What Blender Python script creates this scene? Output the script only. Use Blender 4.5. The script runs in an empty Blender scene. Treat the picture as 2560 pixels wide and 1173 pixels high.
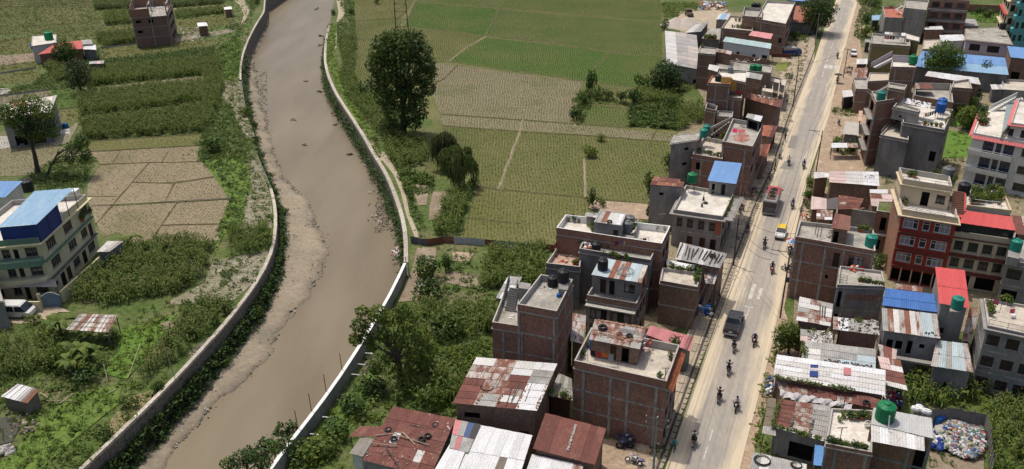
import bpy, math, random
import numpy as np
from mathutils import Vector, Matrix
random.seed(7); RNG = np.random.default_rng(7)
SC = bpy.context.scene; COL = SC.collection
pi = math.pi
ru, rc, Vc = random.uniform, random.choice, Vector
# ---------------------------------------------------------------- camera, sky, sun, exposure
CAM_H, FOC, PITCH, ROLL = 57.0, 2103.0, math.radians(26.3), math.radians(0.79)
_f = Vc((0, math.cos(PITCH), -math.sin(PITCH)))
_r0 = Vc((1, 0, 0)); _u0 = Vc((0, math.sin(PITCH), math.cos(PITCH)))
_r = _r0*math.cos(ROLL) - _u0*math.sin(ROLL); _u = _r0*math.sin(ROLL) + _u0*math.cos(ROLL)
CAMP = Vc((0, 0, CAM_H))
cd = bpy.data.cameras.new('camera'); cam = bpy.data.objects.new('camera', cd); COL.objects.link(cam)
cd.sensor_width = 36; cd.lens = FOC/2560*36; cd.clip_start = 1; cd.clip_end = 6000
cam.matrix_world = Matrix(((_r.x, _u.x, -_f.x, 0), (_r.y, _u.y, -_f.y, 0), (_r.z, _u.z, -_f.z, CAM_H), (0, 0, 0, 1)))
SC.camera = cam
SUNV = Vc((-.24, .29, 1)).normalized()
EL = math.asin(SUNV.z); AZ = math.atan2(SUNV.x, SUNV.y)
w = bpy.data.worlds.new('World'); SC.world = w; w.use_nodes = True
nt = w.node_tree; bg = nt.nodes['Background']
sky = nt.nodes.new('ShaderNodeTexSky'); sky.sky_type = 'NISHITA'; sky.sun_disc = False
sky.sun_elevation = EL; sky.sun_rotation = AZ; sky.dust_density = 5.0; sky.air_density = .8
nt.links.new(sky.outputs[0], bg.inputs[0]); bg.inputs[1].default_value = 0.15
sl = bpy.data.lights.new('sun', 'SUN'); sl.energy = 2.9; sl.angle = math.radians(.6); sl.color = (1, .95, .86)
so = bpy.data.objects.new('sun', sl); COL.objects.link(so); so.location = (0, 0, 200)
so.rotation_euler = (-SUNV).to_track_quat('-Z', 'Y').to_euler()
SC.view_settings.view_transform = 'Standard'; SC.view_settings.look = 'None'
SC.view_settings.exposure = -0.14; SC.view_settings.gamma = 1

# ---------------------------------------------------------------- survey: sight lines of the photograph to points on the ground or at a height
REG = dict(a=(0,0,.341),b=(0,380,.341),c=(0,773,.341),d=(640,0,.341),e=(640,380,.341),f=(640,773,.341),g=(1240,0,.341),
 h=(1240,380,.341),i=(1240,773,.341),j=(1640,0,.2302),k=(1640,250,.2302),l=(1880,0,.341),m=(1880,380,.341),n=(1880,773,.341),
 A=(1220,640,.25575),B=(1360,480,.2046),C=(1580,560,.2046),D=(1600,360,.2046),E=(860,880,.24984),F=(1120,880,.24984),
 G=(1740,150,.16624),H=(1640,0,.12788),I=(2060,0,.16624),J=(2300,0,.16624),K=(2060,180,.16624),L=(2280,170,.17903),
 M=(1980,400,.17903),N=(1960,760,.2046),O=(2180,700,.24297),P=(1880,940,.19863),Q=(1400,780,.3069),R=(0,440,.28986),
 S=(2180,400,.28986),T=(2380,230,.23018),U=(1960,560,.25571),V=(2100,980,.16456),W=(1640,880,.24983),X=(1760,580,.25575),
 Y=(1860,290,.25575),Z=(1940,0,.25575),o=(0,0,1))
def q(r, *v):
    x0, y0, s = REG[r]
    return [(x0+v[k]*s, y0+v[k+1]*s) for k in range(0, len(v), 2)]
def at(p, z=0.0):
    d = _f*FOC + _r*(p[0]-1280) - _u*(p[1]-586.5)
    t = (z-CAM_H)/d.z
    return CAMP + d*t
def ats(ps, z=0.0): return [at(p, z) for p in ps]
def ray_wall(p, A, B):
    d = _f*FOC + _r*(p[0]-1280) - _u*(p[1]-586.5)
    n = Vc((B.y-A.y, A.x-B.x, 0)); t = (A-CAMP).dot(n)/d.dot(n)
    h = CAMP + d*t; e = Vc((B.x-A.x, B.y-A.y, 0))
    return (Vc((h.x-A.x, h.y-A.y, 0)).dot(e)/e.length, h.z)
def proj(P):
    v = P-CAMP; zz = v.dot(_f)
    return (1280+FOC*v.dot(_r)/zz, 586.5-FOC*v.dot(_u)/zz)
def height(top, base):
    b = at(base); lo, hi = 0, 40
    for _ in range(40):
        m_ = (lo+hi)/2
        if proj(Vc((b.x, b.y, m_)))[1] > top[1]: lo = m_
        else: hi = m_
    return lo

# ---------------------------------------------------------------- materials
MATS = {}
def _lin(c): return tuple(c)+(1,)
def M(name, c1, c2=None, c3=None, scale=.6, rough=.9, bump=.0, bscale=8, st=(1,1,1), rnd=0.0, spec=.25, metal=0, uv=False, fine=.12, fscale=9, pos=(.3,.5,.72), uvstreak=None, trans=0):
    if name in MATS: return MATS[name]
    m = bpy.data.materials.new(name); m.use_nodes = True; t = m.node_tree; N = t.nodes; L = t.links
    b = N['Principled BSDF']; b.inputs['Roughness'].default_value = rough; b.inputs['Metallic'].default_value = metal
    b.inputs['Specular IOR Level'].default_value = spec
    c2 = c2 or tuple(x*.75 for x in c1)
    if uv: src = N.new('ShaderNodeTexCoord').outputs['UV']
    else: src = N.new('ShaderNodeNewGeometry').outputs['Position']
    mp = N.new('ShaderNodeMapping'); L.new(src, mp.inputs[0]); mp.inputs['Scale'].default_value = st
    if rnd:
        oi = N.new('ShaderNodeObjectInfo'); cm = N.new('ShaderNodeCombineXYZ')
        mu = N.new('ShaderNodeMath'); mu.operation = 'MULTIPLY'; mu.inputs[1].default_value = 37
        L.new(oi.outputs['Random'], mu.inputs[0]); L.new(mu.outputs[0], cm.inputs[0]); L.new(mu.outputs[0], cm.inputs[1]); L.new(cm.outputs[0], mp.inputs['Location'])
    nz = N.new('ShaderNodeTexNoise'); nz.inputs['Scale'].default_value = scale; nz.inputs['Detail'].default_value = 6; nz.inputs['Roughness'].default_value = .62
    L.new(mp.outputs[0], nz.inputs['Vector'])
    rp = N.new('ShaderNodeValToRGB'); L.new(nz.outputs[0], rp.inputs[0]); e = rp.color_ramp.elements
    e[0].position = pos[0]; e[0].color = _lin(c1); e[1].position = pos[2] if c3 else pos[2]-.05; e[1].color = _lin(c3 or c2)
    if c3:
        k = e.new(pos[1]); k.color = _lin(c2)
    out = rp.outputs[0]
    if fine:
        n2 = N.new('ShaderNodeTexNoise'); n2.inputs['Scale'].default_value = fscale; n2.inputs['Detail'].default_value = 3
        L.new(mp.outputs[0], n2.inputs['Vector'])
        mr = N.new('ShaderNodeMapRange'); mr.inputs[1].default_value = .25; mr.inputs[2].default_value = .75; mr.inputs[3].default_value = 1-2*fine; mr.inputs[4].default_value = 1+2*fine
        L.new(n2.outputs[0], mr.inputs[0])
        mx = N.new('ShaderNodeMix'); mx.data_type = 'RGBA'; mx.blend_type = 'MULTIPLY'; mx.inputs[0].default_value = 1
        L.new(out, mx.inputs[6]); L.new(mr.outputs[0], mx.inputs[7]); out = mx.outputs[2]
    if uvstreak:      # stains that run along a sheet or down a wall: (colour, scale u, scale v, threshold)
        tc = N.new('ShaderNodeTexCoord'); m2 = N.new('ShaderNodeMapping'); m2.inputs['Scale'].default_value = (uvstreak[1], uvstreak[2], 1)
        L.new(tc.outputs['UV'], m2.inputs[0])
        if rnd: L.new(cm.outputs[0], m2.inputs['Location'])
        n3 = N.new('ShaderNodeTexNoise'); n3.inputs['Scale'].default_value = 1; n3.inputs['Detail'].default_value = 5; n3.inputs['Roughness'].default_value = .7; L.new(m2.outputs[0], n3.inputs['Vector'])
        r3 = N.new('ShaderNodeMapRange'); r3.inputs[1].default_value = uvstreak[3]-.05; r3.inputs[2].default_value = uvstreak[3]+.07; L.new(n3.outputs[0], r3.inputs[0])
        mx = N.new('ShaderNodeMix'); mx.data_type = 'RGBA'; L.new(r3.outputs[0], mx.inputs[0]); L.new(out, mx.inputs[6]); mx.inputs[7].default_value = _lin(uvstreak[0]); out = mx.outputs[2]
    if rnd:
        hs = N.new('ShaderNodeHueSaturation'); mr = N.new('ShaderNodeMapRange'); mr.inputs[3].default_value = 1-rnd; mr.inputs[4].default_value = 1+rnd
        L.new(oi.outputs['Random'], mr.inputs[0]); L.new(mr.outputs[0], hs.inputs['Value']); L.new(out, hs.inputs['Color']); out = hs.outputs[0]
    L.new(out, b.inputs['Base Color'])
    if bump:
        n4 = N.new('ShaderNodeTexNoise'); n4.inputs['Scale'].default_value = bscale; n4.inputs['Detail'].default_value = 4; L.new(mp.outputs[0], n4.inputs['Vector'])
        bp = N.new('ShaderNodeBump'); bp.inputs['Strength'].default_value = bump; bp.inputs['Distance'].default_value = .1; L.new(n4.outputs[0], bp.inputs['Height']); L.new(bp.outputs[0], b.inputs['Normal'])
    if trans:
        tr = N.new('ShaderNodeBsdfTranslucent'); L.new(out, tr.inputs[0]); ms = N.new('ShaderNodeMixShader'); ms.inputs[0].default_value = trans
        L.new(b.outputs[0], ms.inputs[1]); L.new(tr.outputs[0], ms.inputs[2]); L.new(ms.outputs[0], N['Material Output'].inputs[0])
    MATS[name] = m; return m
def brick_mat(name, c1, c2, mortar, stain=(.13,.12,.11), thr=.62):
    m = M(name, c1, c2, scale=.5, st=(1,1,.6), rough=.95, fine=.15, fscale=5, uvstreak=(stain, .5, .22, thr))
    t = m.node_tree; N = t.nodes; L = t.links; b = N['Principled BSDF']
    old = b.inputs['Base Color'].links[0].from_socket
    tc = N.new('ShaderNodeTexCoord'); bt = N.new('ShaderNodeTexBrick'); L.new(tc.outputs['UV'], bt.inputs['Vector'])
    bt.inputs['Scale'].default_value = 1; bt.inputs['Brick Width'].default_value = .24; bt.inputs['Row Height'].default_value = .085; bt.inputs['Mortar Size'].default_value = .012
    bt.inputs['Color1'].default_value = (1.15,1.1,1.1,1); bt.inputs['Color2'].default_value = (.72,.72,.75,1); bt.inputs['Mortar'].default_value = _lin(tuple(k*1.0 for k in mortar))
    mx = N.new('ShaderNodeMix'); mx.data_type = 'RGBA'; mx.blend_type = 'MULTIPLY'; mx.inputs[0].default_value = .8
    L.new(old, mx.inputs[6]); L.new(bt.outputs[0], mx.inputs[7]); L.new(mx.outputs[2], b.inputs['Base Color'])
    bp = N.new('ShaderNodeBump'); bp.inputs['Strength'].default_value = .5; bp.inputs['Distance'].default_value = .02; bp.invert = True
    L.new(bt.outputs['Fac'], bp.inputs['Height']); L.new(bp.outputs[0], b.inputs['Normal'])
    return m
brick = brick_mat('brick_red', (.31,.165,.118), (.215,.122,.09), (1.15,1.2,1.2))
brick_b = brick_mat('brick_brown', (.265,.168,.118), (.185,.12,.087), (1.15,1.2,1.2), thr=.6)
brick_o = brick_mat('brick_orange', (.34,.18,.115), (.26,.14,.095), (1.15,1.2,1.2), (.2,.17,.14))
conc = M('concrete', (.30,.285,.26), (.22,.21,.19), scale=.8, bump=.15)
framec = M('frame_concrete', (.35,.33,.295), (.25,.235,.21), (.41,.385,.35), scale=.9, st=(1,1,.6), fine=.2, fscale=3)
conc_d = M('concrete_dark', (.17,.165,.16), (.10,.10,.10), (.24,.235,.22), scale=.45, st=(1,1,.4), bump=.1)
conc_l = M('concrete_light', (.44,.42,.38), (.34,.32,.29), scale=.7)
roofc = M('roof_screed', (.54,.485,.40), (.44,.39,.32), (.27,.245,.2), scale=.55, fine=.1, fscale=3, pos=(.38,.56,.76))
roofw = M('roof_screed_white', (.65,.61,.54), (.53,.49,.425), (.32,.295,.25), scale=.5, fine=.09, fscale=3, pos=(.4,.58,.78))
roofg = M('roof_screed_grey', (.42,.39,.34), (.32,.30,.26), (.2,.19,.16), scale=.6, fine=.1, fscale=4, pos=(.35,.52,.7))
plaster = M('plaster_grey', (.30,.285,.265), (.21,.20,.19), (.14,.135,.13), scale=.5, st=(1,1,.45), pos=(.35,.55,.75))
plaster_d = M('plaster_dark', (.22,.215,.21), (.155,.152,.15), (.09,.089,.088), scale=.4, st=(1,1,.5), pos=(.32,.5,.7))
plaster_w = M('plaster_white', (.62,.62,.58), (.52,.52,.48), scale=.5, st=(1,1,.3))
cream = M('paint_cream', (.60,.50,.34), (.50,.42,.29), scale=.6, st=(1,1,.35), fine=.05)
yellow = M('paint_pale_yellow', (.64,.58,.36), (.57,.51,.32), (.46,.415,.265), scale=.5, st=(1,1,.3), fine=.05, pos=(.35,.6,.8))
redp = M('paint_dark_red', (.36,.052,.03), (.29,.045,.028), scale=.7, st=(1,1,.35), fine=.06)
redd = M('paint_maroon', (.16,.05,.04), (.12,.04,.035), scale=.7)
oliv = M('paint_olive', (.23,.20,.08), (.18,.16,.07), scale=.5, st=(1,1,.4), fine=.06)
lilac = M('paint_lilac', (.50,.44,.49), (.44,.39,.43), scale=.5, st=(1,1,.4), fine=.05)
ochre = M('paint_ochre', (.56,.38,.10), (.48,.32,.09), scale=.6, fine=.06)
aqua = M('paint_aqua', (.12,.42,.44), (.10,.36,.38), scale=.5, fine=.05)
mint = M('paint_green', (.14,.24,.17), (.12,.2,.15), scale=.6, fine=.05)
pink = M('paint_rose', (.60,.17,.16), (.53,.15,.15), scale=.6, fine=.06)
white = M('paint_white', (.76,.75,.72), (.68,.67,.64), scale=.7, fine=.04)
rust_c = (.17,.062,.038)
rust = M('tin_rust_red', (.185,.068,.05), (.14,.055,.043), (.22,.10,.075), scale=.6, rough=.75, rnd=.18, uvstreak=((.36,.30,.25), 1.4, .35, .68))
rust_o = M('tin_rust_orange', (.25,.105,.06), (.19,.08,.052), scale=.8, rough=.8, rnd=.2, uvstreak=((.42,.37,.32), 1.6, .3, .6))
tin_r = M('tin_streaked', (.46,.43,.39), (.36,.33,.30), scale=.7, rough=.6, rnd=.15, uvstreak=(rust_c, 1.8, .35, .535))
tin_h = M('tin_half_rusted', (.42,.38,.33), (.33,.29,.25), scale=.7, rough=.65, rnd=.15, uvstreak=((.19,.075,.05), 1.2, .5, .48))
tin_g = M('tin_grey', (.40,.39,.37), (.31,.30,.28), (.24,.22,.2), scale=.7, rough=.55, rnd=.13, uvstreak=((.23,.2,.175), 1.5, .3, .62))
tin_w = M('tin_bright', (.66,.66,.66), (.55,.55,.55), scale=.5, rough=.45, rnd=.08, uvstreak=((.42,.40,.37), 1.2, .3, .62))
tin_b = M('tin_weathered_white', (.60,.585,.55), (.50,.48,.45), scale=.6, rough=.5, rnd=.08, uvstreak=((.33,.30,.27), .6, 1.6, .60))
tin_p = M('tin_pale_blue', (.42,.50,.52), (.36,.43,.45), scale=.6, rough=.5, rnd=.08, uvstreak=((.33,.24,.18), 1.5, .3, .64))
tin_pk = M('tin_pinkish', (.56,.43,.39), (.46,.35,.32), scale=.6, rough=.6, rnd=.1, uvstreak=((.4,.25,.2), 1.2, .4, .62))
blue_r = M('roof_blue', (.16,.30,.54), (.13,.25,.47), scale=.35, rough=.45, rnd=.06, fine=.05, uvstreak=((.24,.36,.52), .7, .3, .62))
blue_l = M('roof_pale_blue', (.27,.42,.54), (.22,.36,.50), (.33,.46,.55), scale=.25, rough=.5, rnd=.03, fine=.04)
blue_d = M('sheet_deep_blue', (.012,.035,.16), (.015,.045,.2), scale=.6, rough=.5, rnd=.1)
blue_s = M('roof_strong_blue', (.06,.16,.42), (.05,.135,.36), scale=.4, rough=.45, rnd=.08)
red_r = M('roof_red', (.56,.088,.082), (.49,.08,.075), scale=.4, rough=.45, rnd=.05, fine=.04)
pink_r = M('roof_faded_red', (.50,.20,.20), (.43,.165,.165), scale=.4, rough=.5, rnd=.1)
terra = M('terracotta', (.42,.14,.06), (.33,.11,.055), scale=2, rough=.85, rnd=.2)
glass = M('window_glass', (.018,.022,.028), (.03,.034,.04), scale=1.5, rough=.12, spec=.6, fine=0)
glass_b = M('window_glass_blue', (.02,.035,.08), (.03,.045,.1), scale=1.5, rough=.12, spec=.6, fine=0)
curtain = M('curtain', (.36,.34,.34), (.24,.23,.24), scale=6, st=(1,1,.2), rough=.9)
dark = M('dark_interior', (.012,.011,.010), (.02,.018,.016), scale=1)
wood = M('wood_brown', (.085,.045,.028), (.055,.03,.02), scale=3, st=(1,1,.3), rnd=.2)
wood_g = M('wood_grey', (.21,.175,.14), (.14,.115,.09), scale=3, rnd=.25)
bamboo = M('bamboo', (.42,.36,.26), (.30,.25,.18), scale=4, rnd=.2)
iron = M('iron_dark', (.045,.042,.04), (.07,.06,.055), scale=3, rough=.6)
steel = M('galvanised', (.33,.33,.33), (.26,.26,.26), scale=3, rough=.45, metal=.3)
rubber = M('rubber', (.018,.018,.018), (.03,.03,.03), scale=5, rough=.8)
soil = M('soil', (.27,.215,.15), (.21,.165,.115), (.33,.275,.2), scale=.25, bump=.25, bscale=3, fine=.12, fscale=2.5)
soil_r = M('soil_red', (.40,.30,.21), (.33,.24,.165), (.46,.37,.27), scale=.35, bump=.25, bscale=3, fine=.12, fscale=2.5)
def tank_mat(n, c): return M('tank_'+n, c, tuple(k*.8 for k in c), scale=2, rough=.5, rnd=.12, fine=.05)
tk = dict(green=tank_mat('green', (.01,.20,.075)), teal=tank_mat('teal', (.02,.23,.17)), black=tank_mat('black', (.022,.023,.025)), blue=tank_mat('blue', (.02,.12,.40)), grey=tank_mat('grey', (.16,.17,.175)))

# ---------------------------------------------------------------- mesh helpers
class MB:
    def __init__(s): s.v = []; s.f = []; s.uv = []; s.mi = []
    def face(s, pts, m=0, uv=None):
        n0 = len(s.v); s.v += [tuple(p) for p in pts]; s.f.append(tuple(range(n0, n0+len(pts)))); s.mi.append(m)
        if uv is None:
            a = Vector(pts[0]); e1 = Vector(pts[1])-a
            l1 = e1.length or 1e-6; e1 /= l1; nn = Vc((0,0,1))
            for k in range(2, len(pts)):
                c = e1.cross(Vector(pts[k])-a)
                if c.length > 1e-9: nn = c.normalized(); break
            e2 = nn.cross(e1); uv = [((Vector(p)-a).dot(e1), (Vector(p)-a).dot(e2)) for p in pts]
        s.uv += uv; return s
    def hexa(s, b, t, m=0, bottom=True):     # bottom ring, top ring (same winding, CCW from above)
        n = len(b)
        for k in range(n): s.face([b[k], b[(k+1)%n], t[(k+1)%n], t[k]], m)
        s.face(list(t), m)
        if bottom: s.face(list(reversed(b)), m)
        return s
    def prism(s, poly, z0, z1, m=0, bottom=True):
        if sum((poly[k][0]*poly[(k+1)%len(poly)][1]-poly[(k+1)%len(poly)][0]*poly[k][1]) for k in range(len(poly))) < 0: poly = list(reversed(poly))
        return s.hexa([(p[0], p[1], z0) for p in poly], [(p[0], p[1], z1) for p in poly], m, bottom)
    def box(s, c, sx, sy, sz, rz=0, m=0):    # c = centre of the base
        ca, sa = math.cos(rz), math.sin(rz)
        P = [(c[0]+x*ca-y*sa, c[1]+x*sa+y*ca) for x, y in ((-sx/2,-sy/2),(sx/2,-sy/2),(sx/2,sy/2),(-sx/2,sy/2))]
        return s.prism(P, c[2], c[2]+sz, m)
    def tube(s, pts, r, n=6, m=0, cap=True):
        pts = [Vector(p) for p in pts]; R = r if isinstance(r, (list, tuple)) else [r]*len(pts); rings = []
        for k, p in enumerate(pts):
            d = (pts[min(k+1, len(pts)-1)]-pts[max(k-1, 0)])
            d = d.normalized() if d.length > 1e-9 else Vc((0,0,1))
            a = d.cross(Vc((0,0,1)) if abs(d.z) < .9 else Vc((1,0,0))).normalized(); b_ = d.cross(a)
            rings.append([p+(a*math.cos(2*pi*j/n)+b_*math.sin(2*pi*j/n))*R[k] for j in range(n)])
        for k in range(len(rings)-1):
            for j in range(n): s.face([rings[k][j], rings[k+1][j], rings[k+1][(j+1)%n], rings[k][(j+1)%n]], m)
        if cap: s.face(rings[-1][::-1], m); s.face(rings[0], m)
        return s
    def lathe(s, prof, n=14, c=(0,0,0), m=0):
        rings = [[(c[0]+r*math.cos(2*pi*j/n), c[1]+r*math.sin(2*pi*j/n), c[2]+z) for j in range(n)] for r, z in prof]
        for k in range(len(rings)-1):
            for j in range(n): s.face([rings[k][j], rings[k][(j+1)%n], rings[k+1][(j+1)%n], rings[k+1][j]], m)
        if prof[-1][0] > 1e-4: s.face(rings[-1], m)
        if prof[0][0] > 1e-4: s.face(rings[0][::-1], m)
        return s
    def torus(s, c, R, r, ax=(0,0,1), n=14, k=6, m=0):
        ax = Vector(ax).normalized(); a = ax.cross(Vc((1,0,0)) if abs(ax.x) < .9 else Vc((0,1,0))).normalized(); b_ = ax.cross(a); c = Vector(c); rings = []
        for i in range(n):
            t = 2*pi*i/n; d = a*math.cos(t)+b_*math.sin(t)
            rings.append([c+d*(R+r*math.cos(2*pi*j/k))+ax*(r*math.sin(2*pi*j/k)) for j in range(k)])
        for i in range(n):
            for j in range(k): s.face([rings[i][j], rings[(i+1)%n][j], rings[(i+1)%n][(j+1)%k], rings[i][(j+1)%k]], m)
        return s
    def mesh(s, name, mats, smooth=False, weld=False):
        me = bpy.data.meshes.new(name); me.from_pydata(s.v, [], s.f)
        for mt in (mats if isinstance(mats, (list, tuple)) else [mats]): me.materials.append(mt)
        if any(s.mi): me.polygons.foreach_set('material_index', s.mi)
        ul = me.uv_layers.new(name='UVMap'); ul.data.foreach_set('uv', [c for u_ in s.uv for c in u_])
        if weld:
            import bmesh
            bm = bmesh.new(); bm.from_mesh(me); bmesh.ops.remove_doubles(bm, verts=bm.verts, dist=1e-4); bm.to_mesh(me); bm.free()
        if smooth: me.polygons.foreach_set('use_smooth', [True]*len(me.polygons))
        me.update(); return me
    def build(s, name, mats, parent=None, smooth=False, weld=False, **kw):
        return link(name, s.mesh(name, mats, smooth, weld), parent, **kw)
def link(name, me, parent=None, local=False, label=None, cat=None, group=None, kind=None):
    o = bpy.data.objects.new(name, me); COL.objects.link(o)
    if parent is not None:
        o.parent = parent
        if not local and parent.type == 'EMPTY': o.matrix_parent_inverse = Matrix.Translation(-parent.location)
    tag(o, label, cat, group, kind); return o
def tag(o, label=None, cat=None, group=None, kind=None):
    if label: o['label'] = label
    if cat: o['category'] = cat
    if group: o['group'] = group
    if kind: o['kind'] = kind
    return o
def thing(name, label, cat, loc=(0,0,0), rz=0, group=None):
    o = bpy.data.objects.new(name, None); COL.objects.link(o); o.location = loc; o.rotation_euler = (0,0,rz); o.empty_display_size = .2
    return tag(o, label, cat, group)
def copy_tree(o, parent=None):
    c = o.copy(); COL.objects.link(c); c.parent = parent
    for ch in o.children: copy_tree(ch, c)
    return c
def kids(o):
    r = list(o.children)
    for c in o.children: r += kids(c)
    return r
def recolour(o, frm, to):
    for c in [o]+kids(o):
        if c.type == 'MESH' and any(s_.material == frm for s_ in c.material_slots):
            c.data = c.data.copy()
            for k, mt in enumerate(c.data.materials):
                if mt == frm: c.data.materials[k] = to
def fast(name, V, F, mats, parent=None, mi=None, smooth=False, **kw):
    V = np.asarray(V, np.float32); F = np.asarray(F, np.int32); k = F.shape[1]
    me = bpy.data.meshes.new(name); me.vertices.add(len(V)); me.vertices.foreach_set('co', V.ravel())
    me.loops.add(F.size); me.loops.foreach_set('vertex_index', F.ravel())
    me.polygons.add(len(F)); me.polygons.foreach_set('loop_start', np.arange(0, F.size, k, dtype=np.int32))
    for mt in (mats if isinstance(mats, (list, tuple)) else [mats]): me.materials.append(mt)
    if mi is not None: me.polygons.foreach_set('material_index', np.asarray(mi, np.int32))
    if smooth: me.polygons.foreach_set('use_smooth', np.ones(len(F), bool))
    me.update(calc_edges=True); me.validate()
    return link(name, me, parent, **kw)
def lerp(a, b, t): return a+(b-a)*t
def sheet(name, px, z, m, kind='structure', **kw):
    pts = ats(px, z)
    if sum(pts[k].x*pts[(k+1)%len(pts)].y-pts[(k+1)%len(pts)].x*pts[k].y for k in range(len(pts))) < 0: pts.reverse()
    mb = MB(); mb.face(pts, 0); return mb.build(name, m, kind=kind, **kw)
# ================================================================ LAND
def rice_mat(name, c1, c2, c3, water=.0):
    m = M(name, c1, c2, c3, scale=.07, fine=.09, fscale=1.4, rough=.85, pos=(.33,.5,.68), bump=.0)
    t = m.node_tree; N = t.nodes; L = t.links; b = N['Principled BSDF']; old = b.inputs['Base Color'].links[0].from_socket
    ge = N.new('ShaderNodeNewGeometry'); wv = N.new('ShaderNodeTexWave'); wv.bands_direction = 'X'; wv.inputs['Scale'].default_value = .62; wv.inputs['Distortion'].default_value = 2.4; wv.inputs['Detail'].default_value = 2; wv.inputs['Detail Scale'].default_value = .7
    L.new(ge.outputs['Position'], wv.inputs['Vector'])
    n5 = N.new('ShaderNodeTexNoise'); n5.inputs['Scale'].default_value = 1; n5.inputs['Detail'].default_value = 4; m5 = N.new('ShaderNodeMapping'); m5.inputs['Scale'].default_value = (2.2,.16,1); L.new(ge.outputs['Position'], m5.inputs[0]); L.new(m5.outputs[0], n5.inputs['Vector'])
    mu = N.new('ShaderNodeMath'); mu.operation = 'MULTIPLY'; L.new(wv.outputs['Fac'], mu.inputs[0]); L.new(n5.outputs[0], mu.inputs[1])
    mr = N.new('ShaderNodeMapRange'); mr.inputs[1].default_value = .05; mr.inputs[2].default_value = .5; mr.inputs[3].default_value = 1.12; mr.inputs[4].default_value = .88; L.new(mu.outputs[0], mr.inputs[0])
    mx = N.new('ShaderNodeMix'); mx.data_type = 'RGBA'; mx.blend_type = 'MULTIPLY'; mx.inputs[0].default_value = 1; L.new(old, mx.inputs[6]); L.new(mr.outputs[0], mx.inputs[7]); L.new(mx.outputs[2], b.inputs['Base Color'])
    return m
R_viv = rice_mat('rice_vivid_green', (.055,.104,.013), (.071,.108,.019), (.097,.113,.029))
R_grn = rice_mat('rice_green', (.067,.099,.017), (.088,.108,.027), (.113,.117,.037))
R_oli = rice_mat('rice_olive', (.088,.104,.025), (.113,.117,.036), (.143,.135,.052))
R_yel = rice_mat('rice_yellow_olive', (.105,.113,.030), (.126,.124,.040), (.147,.137,.052))
R_tan = rice_mat('rice_tan', (.168,.15,.085), (.192,.168,.10), (.135,.132,.06))
R_brn = rice_mat('rice_brown', (.20,.165,.10), (.228,.187,.118), (.165,.145,.075))
grass_m = M('ground_grass', (.06,.098,.018), (.085,.115,.03), (.15,.135,.065), scale=.12, fine=.22, fscale=1.6, bump=.5, bscale=2.2, pos=(.34,.5,.68))
lawn = M('lawn_bright', (.10,.19,.025), (.085,.155,.022), scale=.3, fine=.15, fscale=3, bump=.3, bscale=5)
lawn2 = M('grass_rank', (.085,.15,.02), (.11,.165,.03), (.07,.12,.02), scale=.35, fine=.22, fscale=2.5, bump=.5, bscale=3)
gravel = M('gravel_grey', (.27,.24,.18), (.19,.175,.11), (.34,.31,.25), scale=.5, fine=.25, fscale=4, bump=.7, bscale=4)
sand = M('river_sand', (.295,.245,.175), (.255,.215,.157), (.195,.172,.136), scale=.16, fine=.1, fscale=2, bump=.25, bscale=1.5, pos=(.35,.52,.68))
_t = sand.node_tree; _bs = _t.nodes['Principled BSDF']; _o = _bs.inputs['Base Color'].links[0].from_socket; _ge = _t.nodes.new('ShaderNodeNewGeometry'); _sp = _t.nodes.new('ShaderNodeSeparateXYZ'); _t.links.new(_ge.outputs['Position'], _sp.inputs[0])
_mr = _t.nodes.new('ShaderNodeMapRange'); _mr.inputs[1].default_value = -4.2; _mr.inputs[2].default_value = -3.75; _mr.inputs[3].default_value = .62; _mr.inputs[4].default_value = 1.0; _t.links.new(_sp.outputs[2], _mr.inputs[0])
_mx = _t.nodes.new('ShaderNodeMix'); _mx.data_type = 'RGBA'; _mx.blend_type = 'MULTIPLY'; _mx.inputs[0].default_value = 1; _t.links.new(_o, _mx.inputs[6]); _t.links.new(_mr.outputs[0], _mx.inputs[7]); _t.links.new(_mx.outputs[2], _bs.inputs['Base Color'])
path_m = M('footpath_dirt', (.40,.34,.25), (.32,.27,.19), scale=.8, fine=.12, fscale=4)
pave = M('dusty_ground', (.43,.355,.26), (.36,.29,.205), (.49,.42,.32), scale=.3, fine=.12, fscale=2.5, bump=.3, bscale=3)
backm = M('backyard_ground', (.16,.14,.075), (.25,.205,.135), (.10,.115,.045), scale=.3, fine=.2, fscale=2.5, bump=.4, bscale=3)
bundm = M('field_bund_soil', (.15,.13,.065), (.11,.11,.045), (.2,.17,.1), scale=.5, fine=.2, fscale=3)
bundl = M('field_bund_pale', (.31,.26,.175), (.25,.21,.13), scale=.5, fine=.2, fscale=3)

LC = [(662,0),(660,30),(640,60),(622,95),(608,130),(600,170),(601,200),(607,240),(615,290),(625,340),(640,385),(657,425),(678,470),(688,510),(691,560),(689,600),(681,640),(665,670),(640,707),(592,773),(535,838),(447,937),(341,1039),(273,1107),(201,1173)]
RC = [(836,0),(824,63),(814,102),(812,153),(821,191),(841,235),(875,286),(909,338),(942,399),(961,421),(984,475),(1001,523),(1015,571),(1019,612),(1015,656)]
RF = [(1012,658),(998,694),(978,731),(954,776),(923,824),(886,886),(848,947),(804,1008),(770,1046),(739,1087),(705,1131),(684,1158),(660,1195)]
def dense(P, step=3.0):
    out = [P[0]]
    for a, b_ in zip(P[:-1], P[1:]):
        n = max(1, int((b_-a).length/step))
        out += [lerp(a, b_, k/n) for k in range(1, n+1)]
    return out
def smooth(P, it=2):
    P = [p.copy() for p in P]
    for _ in range(it): P = [P[0]]+[(P[k-1]+P[k]*2+P[k+1])/4 for k in range(1, len(P)-1)]+[P[-1]]
    return P
Lw = smooth(dense(ats(LC, .3)), 3); Rw = smooth(dense(ats(RC, .3)), 3); Rf = smooth(dense(ats(RF, 1.9)), 3)
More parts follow.
